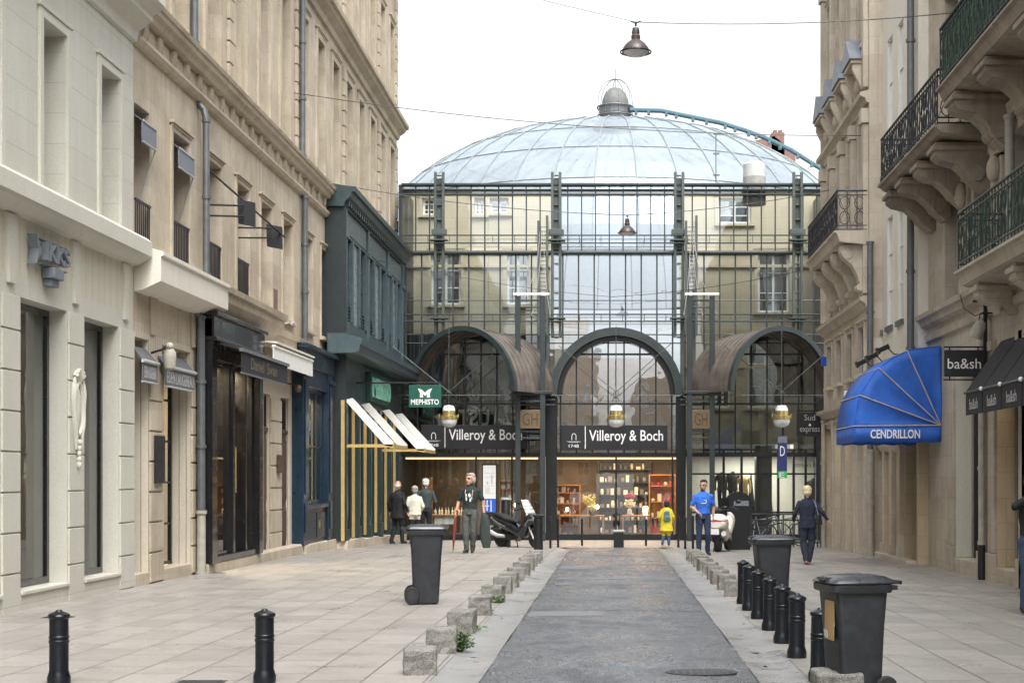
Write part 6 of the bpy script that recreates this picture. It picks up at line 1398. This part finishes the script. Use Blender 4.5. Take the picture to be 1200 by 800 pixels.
for k, (px, py, rx, ry) in enumerate(((596,708,.04,.10),(588,722,.02,.06),(555,767,.035,.02),(885,762,.06,.045),(872,729,.02,.03),(876,741,.02,.04),(897,777,.02,.035),(845,711,.025,.03))):
    X, Y, Z = gp(px, py); rnd = random.Random(k)
    a0 = Vector((X, Y)); pts = [(X+rx*math.cos(t)*rnd.uniform(.5,1.1), Y+ry*math.sin(t)*rnd.uniform(.5,1.1)*1.6) for t in [2*math.pi*i/7 for i in range(7)]]
    ngon('gutter_hole', pts, -.0215 if min(abs(X+1.26), abs(X-1.39)) < .12 else -.012, M['hole'])
for px, py, rx, ry in ():
    X, Y, Z = gp(px, py); ngon('gutter_puddle', [(X+rx*math.cos(t), Y+ry*math.sin(t)) for t in [2*math.pi*i/20 for i in range(20)]], -.0175, M['water'])
# ------------------------------------------------------------------ scooters (local: nose towards +x)
def wheel(parent, x, r, w_, m2='lettergrey'):
    c = MB(); c.lathe([(r*.62,-w_/2),(r*.9,-w_/2),(r,-w_*.25),(r,w_*.25),(r*.9,w_/2),(r*.62,w_/2)], (x,0,r), 28, axis='y'); t = c.build('wheel', M['rubber'], parent, smooth=40)
    c = MB(); c.lathe([(r*.62,-w_*.3),(r*.56,-w_*.35),(r*.56,w_*.35),(r*.62,w_*.3)], (x,0,r), 24, axis='y', caps=False)
    for k in range(5):
        a = R(72*k); c.tube([(x,0,r),(x+r*.6*math.cos(a),0,r+r*.6*math.sin(a))], .02, 6)
    c.lathe([(.05,-w_*.45),(.05,w_*.45)], (x,0,r), 12, axis='y'); c.lathe([(.10,w_*.42),(.11,w_*.42),(.11,w_*.47),(.10,w_*.47)], (x,0,r), 18, axis='y'); c.build('rim', M[m2], t)
def sect(pts):      # pts: list of (x, zc, halfwidth, halfheight) -> loft of superellipse sections along x
    rings = []
    for x, zc, hw, hh in pts:
        rings.append([(x, hw*math.copysign(abs(math.cos(t))**.7, math.cos(t)), zc+hh*math.copysign(abs(math.sin(t))**.8, math.sin(t))) for t in [2*math.pi*k/16 for k in range(16)]])
    return rings
def scooter(label, body, panel, loc, rz, screen=True, white=False):
    e = empty('parked_scooter', (0,0,0), label, 'scooter')
    wheel(e, .72, .25, .12); wheel(e, -.62, .24, .14)
    c = MB(); c.loft(sect([(-.98,.80,.05,.03),(-.88,.78,.11,.07),(-.65,.70,.15,.14),(-.40,.62,.17,.17),(-.10,.52,.18,.16),(.10,.42,.18,.12),(.25,.40,.17,.12)])); c.build('body', body, e, smooth=60)
    c = MB(); c.loft(sect([(.12,.42,.17,.13),(.30,.46,.18,.20),(.42,.62,.20,.26),(.52,.74,.22,.22),(.66,.78,.20,.15),(.80,.72,.14,.10),(.92,.62,.05,.05)])); c.loft(sect([(.55,.50,.10,.05),(.72,.54,.11,.045),(.92,.50,.09,.04),(1.0,.42,.05,.03)])); c.build('front_fairing', body, e, smooth=60)
    c = MB(); c.loft(sect([(.50,.62,.212,.08),(.62,.76,.215,.055),(.78,.76,.17,.04)])); c.loft(sect([(-.92,.80,.115,.02),(-.6,.66,.165,.03),(-.3,.56,.185,.035)])); c.build('side_panel', panel, e, smooth=60)
    c = MB(); c.loft(sect([(-.86,.88,.08,.03),(-.72,.88,.13,.06),(-.55,.84,.15,.07),(-.42,.80,.15,.08),(-.36,.76,.15,.06),(-.15,.74,.15,.07),(.02,.71,.12,.05),(.08,.67,.06,.02)])); c.build('saddle', M['rubber'], e, smooth=60)
    c = MB(); c.tube([(.45,0,.85),(.38,0,1.0),(.36,0,1.04)], .05, 10); c.tube([(.26,-.36,1.02),(.34,-.22,1.06),(.36,0,1.04),(.34,.22,1.06),(.26,.36,1.02)], .018, 8); c.tube([(.24,-.37,1.015),(.31,-.27,1.045)], .026, 8); c.tube([(.24,.37,1.015),(.31,.27,1.045)], .026, 8); c.build('handlebar', M['iron'], e, smooth=True)
    for s_ in (-1, 1):
        c = MB(); c.tube([(.34,s_*.2,1.06),(.40,s_*.30,1.18)], .008, 6); c.ell((.40,s_*.33,1.21), (.02,.075,.045)); c.build('mirror', M['iron'], e, smooth=True)
        c = MB(); c.tube([(.72,s_*.09,.25),(.52,s_*.09,.62)], .025, 8); c.build('fork', M['lettergrey'], e)
        c = MB(); c.ell((.80,s_*.10,.74), (.07,.05,.035)); c.build('headlight', M['frost'], e, smooth=True)
    if screen:
        c = MB(); rows = []
        for k in range(6):
            t = k/5; x = .66-.30*t; z = .84+.46*t; w_ = .19-.05*t*t
            rows.append([(x-.12*(j/4-.5)**2*4*.6, (j/4-.5)*2*w_, z) for j in range(5)])
        for i in range(5):
            for j in range(4): c.quad(rows[i][j], rows[i][j+1], rows[i+1][j+1], rows[i+1][j])
        o = c.build('windscreen', M['screen'], e, smooth=True); sm = o.modifiers.new('s', 'SOLIDIFY'); sm.thickness = .005
    c = MB(); c.tube([(-.35,-.14,.30),(-.60,-.19,.32),(-.98,-.20,.46)], [.04,.055,.065], 12); c.build('exhaust', M['lettergrey'], e, smooth=40)
    c = MB(); c.loft(sect([(-.75,.30,.10,.10),(-.4,.30,.12,.12),(-.05,.30,.10,.08)])); c.tube([(-.62,.12,.24),(-.80,.14,.66)], .022, 8); c.build('engine', M['iron'], e, smooth=50)
    c = MB(); c.tube([(-.15,-.12,.26),(-.18,-.2,.0)], .014, 6); c.tube([(-.15,.12,.26),(-.18,.2,.0)], .014, 6); c.tube([(-.18,-.2,.01),(-.18,.2,.01)], .012, 6); c.build('stand', M['iron'], e)
    c = MB(); c.loft(sect([(-1.0,.79,.04,.015),(-.94,.79,.115,.03),(-.90,.79,.118,.03)])); c.build('tail_light', M['redpaint'], e, smooth=40)
    c = MB(); c.tube([(-.78,0,.55),(-1.0,0,.50),(-1.02,0,.42)], .03, 6); c.build('mudguard', M['iron'], e)
    c = MB(); c.box(-1.05,-1.04,-.10,.10,.44,.58); c.build('number_plate', M['paper'], e)
    if white:
        c = MB(); c.loft(sect([(-1.0,.70,.20,.10),(-.95,.74,.25,.17),(-.78,.74,.27,.20),(-.5,.70,.25,.18)])); c.build('rear_cowl', body, e, smooth=60)
        c = MB(); c.loft(sect([(-1.012,.77,.17,.012),(-.98,.77,.245,.028),(-.80,.78,.275,.028)])); c.build('tail_light', M['redpaint'], e, smooth=50)
        c = MB(); c.loft(sect([(-.72,1.0,.08,.03),(-.6,.98,.14,.08),(-.45,.95,.13,.06)])); c.build('saddle', M['rubber'], e, smooth=60)
        c = MB(); c.ell((.34,0,1.06), (.10,.12,.06)); c.loft([[(.38,-.12,1.08),(.38,.12,1.08),(.33,.10,1.30),(.33,-.10,1.30)],[(.40,-.12,1.08),(.40,.12,1.08),(.35,.10,1.30),(.35,-.10,1.30)]]); c.build('dashboard', M['iron'], e, smooth=50)
    e.location = loc; e.rotation_euler[2] = rz; return e
M['screen'] = mat('tinted_screen', (.55,.58,.50), .12, noise=.0, coat=.5)
M['scootblack'] = mat('scooter_black', (.012,.013,.016), .22, noise=.2, coat=.5); M['scootgrey'] = mat('scooter_grey', (.22,.23,.26), .3, .3, noise=.1); M['scootwhite'] = mat('scooter_white', (.72,.70,.64), .28, noise=.05, coat=.4)
X, Y, Z = gp(606, 641); s1_ = scooter('large black scooter with tall windscreen parked sideways near the left shop window', M['scootblack'], M['scootgrey'], (X, Y, Z), R(-42))
X, Y, Z = gp(848, 646); s2_ = scooter('white scooter with red tail light seen from behind beside the man in blue', M['scootwhite'], M['scootwhite'], (X, Y+.4, Z), R(76), screen=False, white=True)
# ------------------------------------------------------------------ people
def skin_m(n, c): return mat(n, c, .55, noise=.06)
M['skin'] = skin_m('skin', (.46,.27,.19)); M['skin2'] = skin_m('skin_pale', (.52,.33,.25))
M['eye'] = mat('eye_dark', (.02,.015,.01), .2, noise=0); M['lip'] = mat('lip', (.34,.14,.11), .5, noise=0)
def cloth(n, c): return mat(n, c, .85, noise=.22, nscale=14, bump=.5, bscale=18)
class Fig:
    def __init__(s): s.mb = MB(); s.pr = []     # primitives for material choice: (a, b, ra, rb, mat index)
    def cap(s, a, b, ra, rb, mi, n=12, flat=None):
        a, b = Vector(a), Vector(b); s.mb.tube([a, a.lerp(b, .5), b], [ra, (ra+rb)/2, rb], n); s.mb.ell(a, (ra,)*3, n=n, m=8); s.mb.ell(b, (rb,)*3, n=n, m=8)
        s.pr.append((a, b, ra, rb, mi))
    def ell(s, c, r, mi, rot=None, w=1.0):
        s.mb.ell(c, r, n=16, m=10, rot=rot); c = Vector(c); q = min(r)*w; d = Vector((0,0,max(r[2]-q, 0)))
        if rot: d = rot @ d
        s.pr.append((c-d, c+d, q, q, mi))
    def torso(s, secs, mi, split=None):    # secs: (x, y, z, rx, ry, turn)
        rings = []
        for x, y, z, rx, ry, tn in secs:
            rings.append([(x+rx*math.cos(t)*math.cos(tn)-ry*math.sin(t)*math.sin(tn), y+rx*math.cos(t)*math.sin(tn)+ry*math.sin(t)*math.cos(tn), z) for t in [2*math.pi*k/20 for k in range(20)]])
        s.mb.loft(rings)
        for i in range(len(secs)-1):
            a, b = secs[i], secs[i+1]
            for f in (-.5, 0, .5):
                o1 = Vector((math.cos(a[5]), math.sin(a[5]), 0))*a[3]*f; o2 = Vector((math.cos(b[5]), math.sin(b[5]), 0))*b[3]*f
                s.pr.append((Vector(a[:3])+o1, Vector(b[:3])+o2, a[4], b[4], mi if split is None or a[2] >= split[0] else split[1]))
    def hand(s, w, d, mi, side=1, curl=.5, sc=1.0):
        """palm, four fingers and a thumb leaving the wrist w in direction d"""
        w = Vector(w); d = Vector(d).normalized(); up = Vector((1,0,0)) if abs(d.x) < .8 else Vector((0,0,1)); a = d.cross(up).normalized(); b = a.cross(d).normalized()
        for k in range(4):
            o = a*((k-1.5)*.021*sc); base = w+d*.055*sc+o; s.cap(w+o*.6, base, .016*sc, .013*sc, mi, 8)
            L = (.068,.078,.074,.058)[k]*sc; m_ = base+d*L*.55+b*side*L*.12*curl; s.cap(base, m_, .0105*sc, .0098*sc, mi, 8); s.cap(m_, m_+(d*(1-curl)+b*side*curl).normalized()*L*.5, .0098*sc, .008*sc, mi, 8)
        t0 = w+d*.015*sc-a*.022*sc; t1 = t0+(d*.7-a*.7)*.04*sc; s.cap(t0, t1, .013*sc, .011*sc, mi, 8); s.cap(t1, t1+d*.035*sc, .011*sc, .009*sc, mi, 8)
    def head(s, c, yaw=0, tilt=0, sc=1.06, skin=0, eye=None, lip=None):
        Q = (Matrix.Rotation(yaw, 3, 'Z') @ Matrix.Rotation(tilt, 3, 'X')); c = Vector(c)
        def E(p, r, mi, w=1.0): s.ell(c+Q @ (Vector(p)*sc), tuple(x*sc for x in r), mi, rot=Q, w=w)
        E((0,.01,.035), (.078,.095,.085), skin); E((0,-.015,-.035), (.062,.075,.075), skin); E((0,-.045,-.085), (.038,.04,.03), skin)
        E((0,-.093,-.005), (.013,.018,.028), skin); E((0,-.102,-.018), (.016,.014,.012), skin)
        for q in (-1, 1): E((q*.079,.015,.0), (.012,.022,.032), skin); E((q*.03,-.078,.022), (.015,.010,.009), eye if eye is not None else skin); E((q*.03,-.083,.042), (.02,.008,.006), skin)
        if lip is not None: E((0,-.086,-.052), (.024,.010,.008), lip)
        return Q
    def finish(s, name, mats, parent, vox=.009, sm=3):
        tmp = s.mb.build(name, mats, None, origin=(0,0,0)); m = tmp.modifiers.new('r', 'REMESH'); m.mode = 'VOXEL'; m.voxel_size = vox
        if sm: q = tmp.modifiers.new('s', 'SMOOTH'); q.iterations = sm; q.factor = .5
        bpy.context.view_layer.update(); me = bpy.data.meshes.new_from_object(tmp.evaluated_get(bpy.context.evaluated_depsgraph_get()))
        bpy.data.objects.remove(tmp); me.name = name; me.materials.clear()
        for q in mats: me.materials.append(q)
        n = len(me.polygons); ct = np.empty(n*3); me.polygons.foreach_get('center', ct); ct = ct.reshape(-1,3); best = np.full(n, 1e9); mi = np.zeros(n, int)
        for a, b, ra, rb, m_ in s.pr:
            a = np.array(a); b = np.array(b); ab = b-a; L = max(ab @ ab, 1e-9); t = np.clip(((ct-a) @ ab)/L, 0, 1); dd = np.linalg.norm(ct-a-t[:,None]*ab, axis=1)-(ra+(rb-ra)*t)
            k = dd < best; best[k] = dd[k]; mi[k] = m_
        me.polygons.foreach_set('material_index', mi); me.polygons.foreach_set('use_smooth', [True]*n)
        cl = set()
        for p_ in me.polygons:
            if p_.material_index in (1, 2): cl.update(p_.vertices)
        nv = len(me.vertices); co = np.empty(nv*3); no = np.empty(nv*3); me.vertices.foreach_get('co', co); me.vertices.foreach_get('normal', no); co = co.reshape(-1,3); no = no.reshape(-1,3)
        for i in cl:      # folds in the cloth
            x_, y_, z_ = co[i]; f_ = noise.noise(Vector((x_*9+z_*4, y_*9, z_*7)))*.011+abs(noise.noise(Vector((x_*16, y_*16+3, z_*15-x_*12))))*.010
            co[i] += no[i]*f_
        me.vertices.foreach_set('co', co.ravel()); me.update()
        o = bpy.data.objects.new(name, me); COL.objects.link(o); o.parent = parent; ORG[o.name] = Vector((0,0,0)); return o
def hairmesh(parts, m, parent, vox=.008):
    f = Fig()
    for c_, r_, q in parts: f.ell(c_, r_, 0, rot=q)
    return f.finish('hair', [m], parent, vox, 2)
def person(label, loc, rz, H_, legs, arms, top, bottom, shoe, skin='skin', torso=None, hair=None, hairm=None, headpos=(0,-.02,1.635), yaw=0, tilt=0, sleeve='short', coat=None, bald=False, extra=None, hands=True, leg_r=1.0, beard=None):
    """local axes: faces -y, feet at z = 0, drawn for a height of 1.75 m"""
    e = empty('person', (0,0,0), label, 'person')
    mats = [M[skin], top, bottom, shoe, M['eye'], M['lip']] + ([beard] if beard else []); f = Fig()
    for s_, (hip, knee, ank, toe) in zip((-1, 1), legs):
        f.cap(hip, knee, .098*leg_r, .068*leg_r, 2); f.cap(knee, ank, .070*leg_r, .056*leg_r, 2); f.cap((ank[0], ank[1]+.02, ank[2]-.03), toe, .042, .036, 3)
        f.cap(ank, (ank[0], ank[1]+.01, ank[2]-.04), .050, .042, 3)
    tz = torso or [(0,0,.86,.165,.115,0),(0,0,.98,.160,.110,0),(0,0,1.10,.155,.108,0),(0,-.005,1.25,.180,.120,0),(0,0,1.38,.182,.112,0),(0,0,1.44,.145,.088,0),(0,0,1.49,.070,.065,0)]
    f.torso(tz, 1, split=(.90, 2))
    sx, sy, sz = tz[-2][:3]
    hx, hy, hz = headpos; f.cap((tz[-1][0], tz[-1][1]+.005, 1.46), (hx, hy+.03, hz-.08), .056, .052, 0)
    f.head((hx, hy, hz), yaw, tilt, 1.10, 0, 4, 5)
    if beard:
        Q = Matrix.Rotation(yaw, 3, 'Z') @ Matrix.Rotation(tilt, 3, 'X'); f.ell(Vector((hx,hy,hz))+Q @ Vector((0,-.05,-.088)), (.048,.045,.036), 6, rot=Q)
    for s_, (sh, el, wr, hd) in zip((-1, 1), arms):
        sh = (sh[0]*.90, sh[1], sh[2]-.01)
        f.cap(sh, el, .054, .045, 1)
        if sleeve == 'short':
            el_ = Vector(sh).lerp(Vector(el), .72); f.pr.pop(); f.pr.append((Vector(sh), el_, .058, .056, 1)); f.cap(el_, el, .043, .041, 0); f.cap(el, wr, .042, .028, 0)
            f.cap(sh, el_, .055, .056, 1)
        else: f.cap(el, wr, .050, .038, 1)
        if hands: f.hand(Vector(wr)+Vector(hd).normalized()*.02, hd, 0, s_, .45)
    if coat: f.torso(coat, 1)
    f.finish('body', mats, e)
    if hair:
        Q = Matrix.Rotation(yaw, 3, 'Z') @ Matrix.Rotation(tilt, 3, 'X'); o = Vector((hx,hy,hz))
        hairmesh([(o+Q @ (Vector(p)*1.08), tuple(x*1.08 for x in r_), Q) for p, r_ in hair], hairm, e)
    if extra: extra(e)
    k = H_/1.75; e.location = loc; e.rotation_euler[2] = rz; e.scale = (k,k,k); return e
short_hair = [((0,.035,.07),(.083,.085,.065)),((0,.07,.02),(.074,.045,.07)),((.0,-.03,.105),(.062,.05,.022))]
M['hairgrey'] = mat('grey_hair', (.30,.27,.24), .8, noise=.4, nscale=40, bump=.6, bscale=60); M['hairdark'] = mat('dark_hair', (.02,.014,.01), .7, noise=.4, nscale=40); M['hairblond'] = mat('blond_hair', (.62,.50,.32), .7, noise=.3, nscale=40, bump=.5, bscale=60); M['hairwhite'] = mat('white_hair', (.62,.60,.56), .8, noise=.25, nscale=40, bump=.5, bscale=60); M['beard'] = mat('beard_brown', (.05,.03,.02), .8)
leg0 = lambda s_, kf=0, af=0, toe=0: ((s_*.085,0,.90), (s_*.095,-.02+kf,.50), (s_*.10,.02+af,.09), (s_*.12,-.13+af+toe,.045))
# 1 man with umbrella
C_tee = cloth('black_tee', (.018,.024,.024)); C_trs = cloth('grey_trousers', (.075,.078,.072)); C_shoe = mat('dark_shoe', (.02,.018,.016), .4)
def ex1(e):
    c = MB(); c.box(-.05,.06,-.128,-.12,1.16,1.34) if False else None
    for x, z, rx, rz_ in ((-.06,1.24,.022,.08),(.01,1.28,.03,.05),(.03,1.18,.022,.045),(.06,1.22,.015,.03)): c.ell((x,-.122,z),(rx,.008,rz_),n=8,m=5)
    c.build('shirt_print', M['letter'], e)
    for s_ in (-1, 1):
        c = MB(); c.tube([(s_*.07,-.03,1.47),(s_*.085,-.125,1.36),(s_*.06,-.137,1.2)], .008, 6); c.build('lanyard', M['tan'], e)
    c = MB()
    for s_ in (-1, 1): c.tube([(s_*.032+.020*math.cos(t)-.035, -.118+.01*abs(math.cos(t)), 1.655+.016*math.sin(t)) for t in [2*math.pi*k/10 for k in range(11)]], .003, 5)
    c.build('glasses', M['eye'], e)
X, Y, Z = gp(551, 648)
p1 = person('grey haired man with glasses in black printed tee shirt walking with a red umbrella', (X, Y, Z), R(-8), 1.86,
    [((-.085,0,.90),(-.09,-.05,.50),(-.07,-.03,.09),(-.09,-.19,.05)), ((.085,0,.90),(.08,-.02,.50),(.03,.10,.10),(.05,-.04,.04))],
    [((-.20,0,1.40),(-.27,.03,1.13),(-.30,-.08,.90),(0,-.3,-1)), ((.20,0,1.40),(.29,.04,1.13),(.31,.0,.88),(0,-.1,-1))],
    C_tee, C_trs, C_shoe, yaw=R(-28), hair=[((0,.04,.065),(.09,.085,.075)),((0,.08,.0),(.085,.055,.10)),((.075,.04,-.02),(.03,.05,.07)),((-.075,.04,-.02),(.03,.05,.07)),((0,-.04,.10),(.06,.045,.025))], hairm=M['hairgrey'], extra=ex1)
k = 1.86/1.75
def P1(x, y, z): a = R(-8); x *= k; y *= k; return (X+x*math.cos(a)-y*math.sin(a), Y+x*math.sin(a)+y*math.cos(a), Z+z*k)
e = empty('umbrella', P1(-.31,-.12,0), 'furled dark red umbrella held point down by the walking man', 'umbrella')
c = MB(); c.tube([P1(-.36,-.14,.02), P1(-.355,-.13,.10)], .006, 6); c.tube([P1(-.30,-.10,.80), P1(-.295,-.10,.93)], .008, 6); c.build('shaft', M['iron'], e)
c = MB(); c.tube([P1(-.355,-.13,.08), P1(-.34,-.125,.30), P1(-.32,-.115,.60), P1(-.305,-.105,.80)], [.012,.030,.042,.022], 10); c.build('canopy', mat('maroon_cloth', (.16,.022,.02), .7, noise=.3), e, smooth=50)
c = MB(); c.tube([P1(-.30,-.1,.80), P1(-.292,-.1,.93), P1(-.27,-.13,.96), P1(-.24,-.14,.93)], .013, 8); c.build('handle', M['redpaint'], e, smooth=True)
c = MB(); 
rg = []
for z, w_, d, dx in ((.90,.03,.02,0),(.84,.07,.05,.01),(.70,.10,.06,.03),(.50,.12,.065,.04),(.28,.11,.06,.045),(.12,.08,.045,.05)):
    rg.append([P1(.315+dx+w_*math.cos(t)*(1+.15*math.sin(3*t+z*9)), -.03+d*math.sin(t)*(1+.2*math.cos(4*t+z*7)), z) for t in [2*math.pi*i/18 for i in range(18)]])
c.loft(rg); tag(c.build('jacket', cloth('dark_green_jacket', (.03,.042,.036)), smooth=60), 'dark jacket hanging from the hand of the man with the umbrella', 'jacket')
# 2 man in blue tee
def ex2(e):
    c = MB()
    c.tube([(.03+.03*math.cos(t), -.128, 1.27+.03*math.sin(t)) for t in [R(-90+220*i/8) for i in range(9)]], .009, 6); c.ell((-.01,-.126,1.225),(.07,.005,.008),n=8,m=5)
    c.build('shirt_print', M['letter'], e)
X, Y, Z = gp(824, 651)
person('young bearded man in bright blue tee shirt and jeans walking towards the camera', (X, Y, Z), R(6), 1.70,
    [((-.085,0,.90),(-.10,-.04,.50),(-.11,-.03,.09),(-.12,-.17,.05)), ((.085,0,.90),(.10,-.08,.51),(.11,.02,.12),(.13,-.14,.05))],
    [((-.20,0,1.40),(-.27,.02,1.14),(-.13,-.17,1.0),(.5,-.5,-.6)), ((.20,0,1.40),(.26,.07,1.15),(.24,.02,.92),(0,-.2,-1))],
    cloth('blue_tee', (.035,.15,.62)), cloth('dark_jeans', (.018,.03,.07)), C_shoe, yaw=R(-30), tilt=R(8), hair=short_hair, hairm=M['hairdark'], beard=M['beard'], extra=ex2)
# 3 blond woman from behind
def ex3(e):
    c = MB(); c.tube([(-.15,-.09,1.42),(-.16,.06,1.43),(-.20,.13,1.28),(-.24,.11,1.12)], .015, 6); c.build('bag_strap', M['slate'], e)
    c = MB(); c.loft([[(-.27,.02,1.12),(-.20,.12,1.12),(-.18,.14,.90),(-.30,.02,.90)],[(-.32,.05,1.12),(-.25,.16,1.12),(-.22,.18,.90),(-.35,.06,.90)]]); c.build('shoulder_bag', M['blackcloth'], e, bevel=.02)
X, Y, Z = gp(946, 661)
C_navy = cloth('navy_jacket', (.012,.016,.035)); C_navy2 = cloth('navy_trousers', (.016,.02,.038))
person('woman with short blond hair in dark navy jacket and trousers walking away', (X, Y, Z), R(176), 1.56,
    [((-.085,0,.90),(-.10,-.03,.50),(-.03,.02,.09),(-.04,-.12,.045)), ((.085,0,.90),(.09,.0,.50),(.03,.12,.12),(.03,.02,.03))],
    [((-.19,0,1.40),(-.33,.10,1.18),(-.44,.06,1.02),(-.6,-.1,-.7)), ((.19,0,1.40),(.28,.04,1.14),(.30,-.14,1.0),(0,-.8,-.4))],
    C_navy, C_navy2, M['skin2'], skin='skin2', sleeve='long', leg_r=1.18, hair=[((0,.02,.05),(.098,.108,.092)),((0,.05,-.01),(.09,.08,.08)),((0,-.05,.09),(.07,.05,.035))], hairm=M['hairblond'],
    coat=[(0,.005,.82,.20,.14,0),(0,0,.95,.19,.135,0),(0,0,1.10,.175,.125,0),(0,0,1.30,.195,.13,0),(0,0,1.42,.16,.10,0)], extra=ex3)
# 4-6 old people by the green shop
C_blk = cloth('black_coat', (.010,.010,.012)); C_wht = cloth('cream_jacket', (.60,.56,.46)); C_grn = cloth('dark_grey_jacket', (.035,.045,.05))
X, Y, Z = gp(466, 637)
cL = [(0,.01,.72,.215,.15,0),(0,0,.90,.205,.145,0),(0,0,1.10,.20,.14,0),(0,0,1.30,.215,.14,0),(0,0,1.42,.17,.11,0)]
person('balding old man in long black coat, left of the three by the green shop', (X, Y, Z), R(150), 1.86,
    [leg0(-1,-.05,-.10), leg0(1,.02,.14)],
    [((-.20,0,1.40),(-.27,.03,1.13),(-.28,-.10,.92),(0,-.3,-1)), ((.20,0,1.40),(.29,.04,1.13),(.32,-.05,.92),(0,-.2,-1))],
    C_blk, C_blk, C_shoe, sleeve='long', coat=cL, yaw=R(20), hair=[((0,.075,.0),(.078,.04,.06))], hairm=M['hairwhite'])
X, Y, Z = gp(485, 637)
person('grey haired woman in cream jacket, middle of the three by the green shop', (X, Y+.2, Z), R(200), 1.72,
    [leg0(-1,-.02,-.05), leg0(1,.0,.05)],
    [((-.19,0,1.40),(-.26,.03,1.13),(-.22,-.14,1.0),(.2,-.8,-.3)), ((.19,0,1.40),(.26,.03,1.13),(.22,-.14,1.0),(-.2,-.8,-.3))],
    C_wht, C_blk, C_shoe, sleeve='long', coat=[(0,.01,.88,.20,.15,0),(0,0,1.10,.19,.14,0),(0,0,1.30,.20,.135,0),(0,0,1.42,.16,.10,0)], hair=[((0,.03,.05),(.095,.10,.085)),((0,.06,-.01),(.085,.06,.08))], hairm=M['hairgrey'])
person('white haired man in dark grey jacket, rearmost of the three by the green shop', (X+.22, Y+1.1, gz(Y+1.1)), R(190), 1.95,
    [leg0(-1,-.02,-.05), leg0(1,.0,.05)],
    [((-.20,0,1.40),(-.27,.03,1.13),(-.24,-.12,.95),(0,-.6,-.6)), ((.20,0,1.40),(.27,.03,1.13),(.26,-.06,.90),(0,-.3,-1))],
    C_grn, C_blk, C_shoe, sleeve='long', hair=[((0,.03,.055),(.09,.095,.08)),((0,.06,.0),(.08,.06,.075))], hairm=M['hairwhite'])
# 7 child in yellow raincoat
C_yel = cloth('yellow_raincoat', (.62,.52,.03)); C_jean = cloth('blue_jeans', (.05,.10,.20))
def ex7(e):
    c = MB(); c.loft([[(x, y, z) for x, y, z in ((-.10,.10,1.30),(.10,.10,1.30),(.14,.10,1.0),(-.14,.10,1.0))], [(-.09,.20,1.30),(.09,.20,1.30),(.13,.24,1.0),(-.13,.24,1.0)]]); c.ell((0,.16,1.28),(.11,.07,.09)); c.ell((0,.17,1.02),(.15,.08,.07)); c.ell((0,.235,1.1),(.09,.03,.07))
    c.build('backpack', cloth('teal_backpack', (.10,.17,.19)), e, smooth=60, bevel=.015)
X, Y, Z = gp(782, 640)
person('child in long yellow raincoat with grey backpack looking into the shop window', (X, Y+.6, gz(Y+.6)), R(182), 1.28,
    [((-.075,0,.85),(-.08,-.02,.48),(-.085,.0,.09),(-.09,-.12,.045)), ((.075,0,.85),(.10,-.03,.48),(.16,.08,.12),(.17,-.03,.06))],
    [((-.19,0,1.38),(-.27,.03,1.12),(-.26,-.10,.95),(0,-.5,-.8)), ((.19,0,1.38),(.27,.03,1.12),(.26,-.10,.95),(0,-.5,-.8))],
    C_yel, C_jean, C_shoe, sleeve='long', coat=[(0,.02,.58,.25,.19,0),(0,0,.80,.23,.17,0),(0,0,1.05,.21,.15,0),(0,0,1.30,.21,.145,0),(0,0,1.42,.17,.11,0)], headpos=(0,-.02,1.60), hair=[((0,.02,.05),(.10,.11,.10)),((0,.05,-.02),(.09,.08,.09))], hairm=M['hairdark'], extra=ex7)
# 8 person cut by the right edge, elbow raised
X, Y, Z = gp(1209, 719)
person('person in black top at the right edge, elbow raised, one arm in view', (X, Y, Z), R(20), 1.70,
    [leg0(-1,0,0), leg0(1,0,0)],
    [((-.20,0,1.40),(-.33,-.12,1.36),(-.13,-.19,1.50),(.6,-.1,.6)), ((.20,0,1.40),(.30,-.15,1.25),(.12,-.24,1.45),(-.5,-.2,.6))],
    C_blk, cloth('blue_jeans_dark', (.03,.05,.09)), C_shoe, sleeve='long', hair=short_hair, hairm=M['hairdark'])
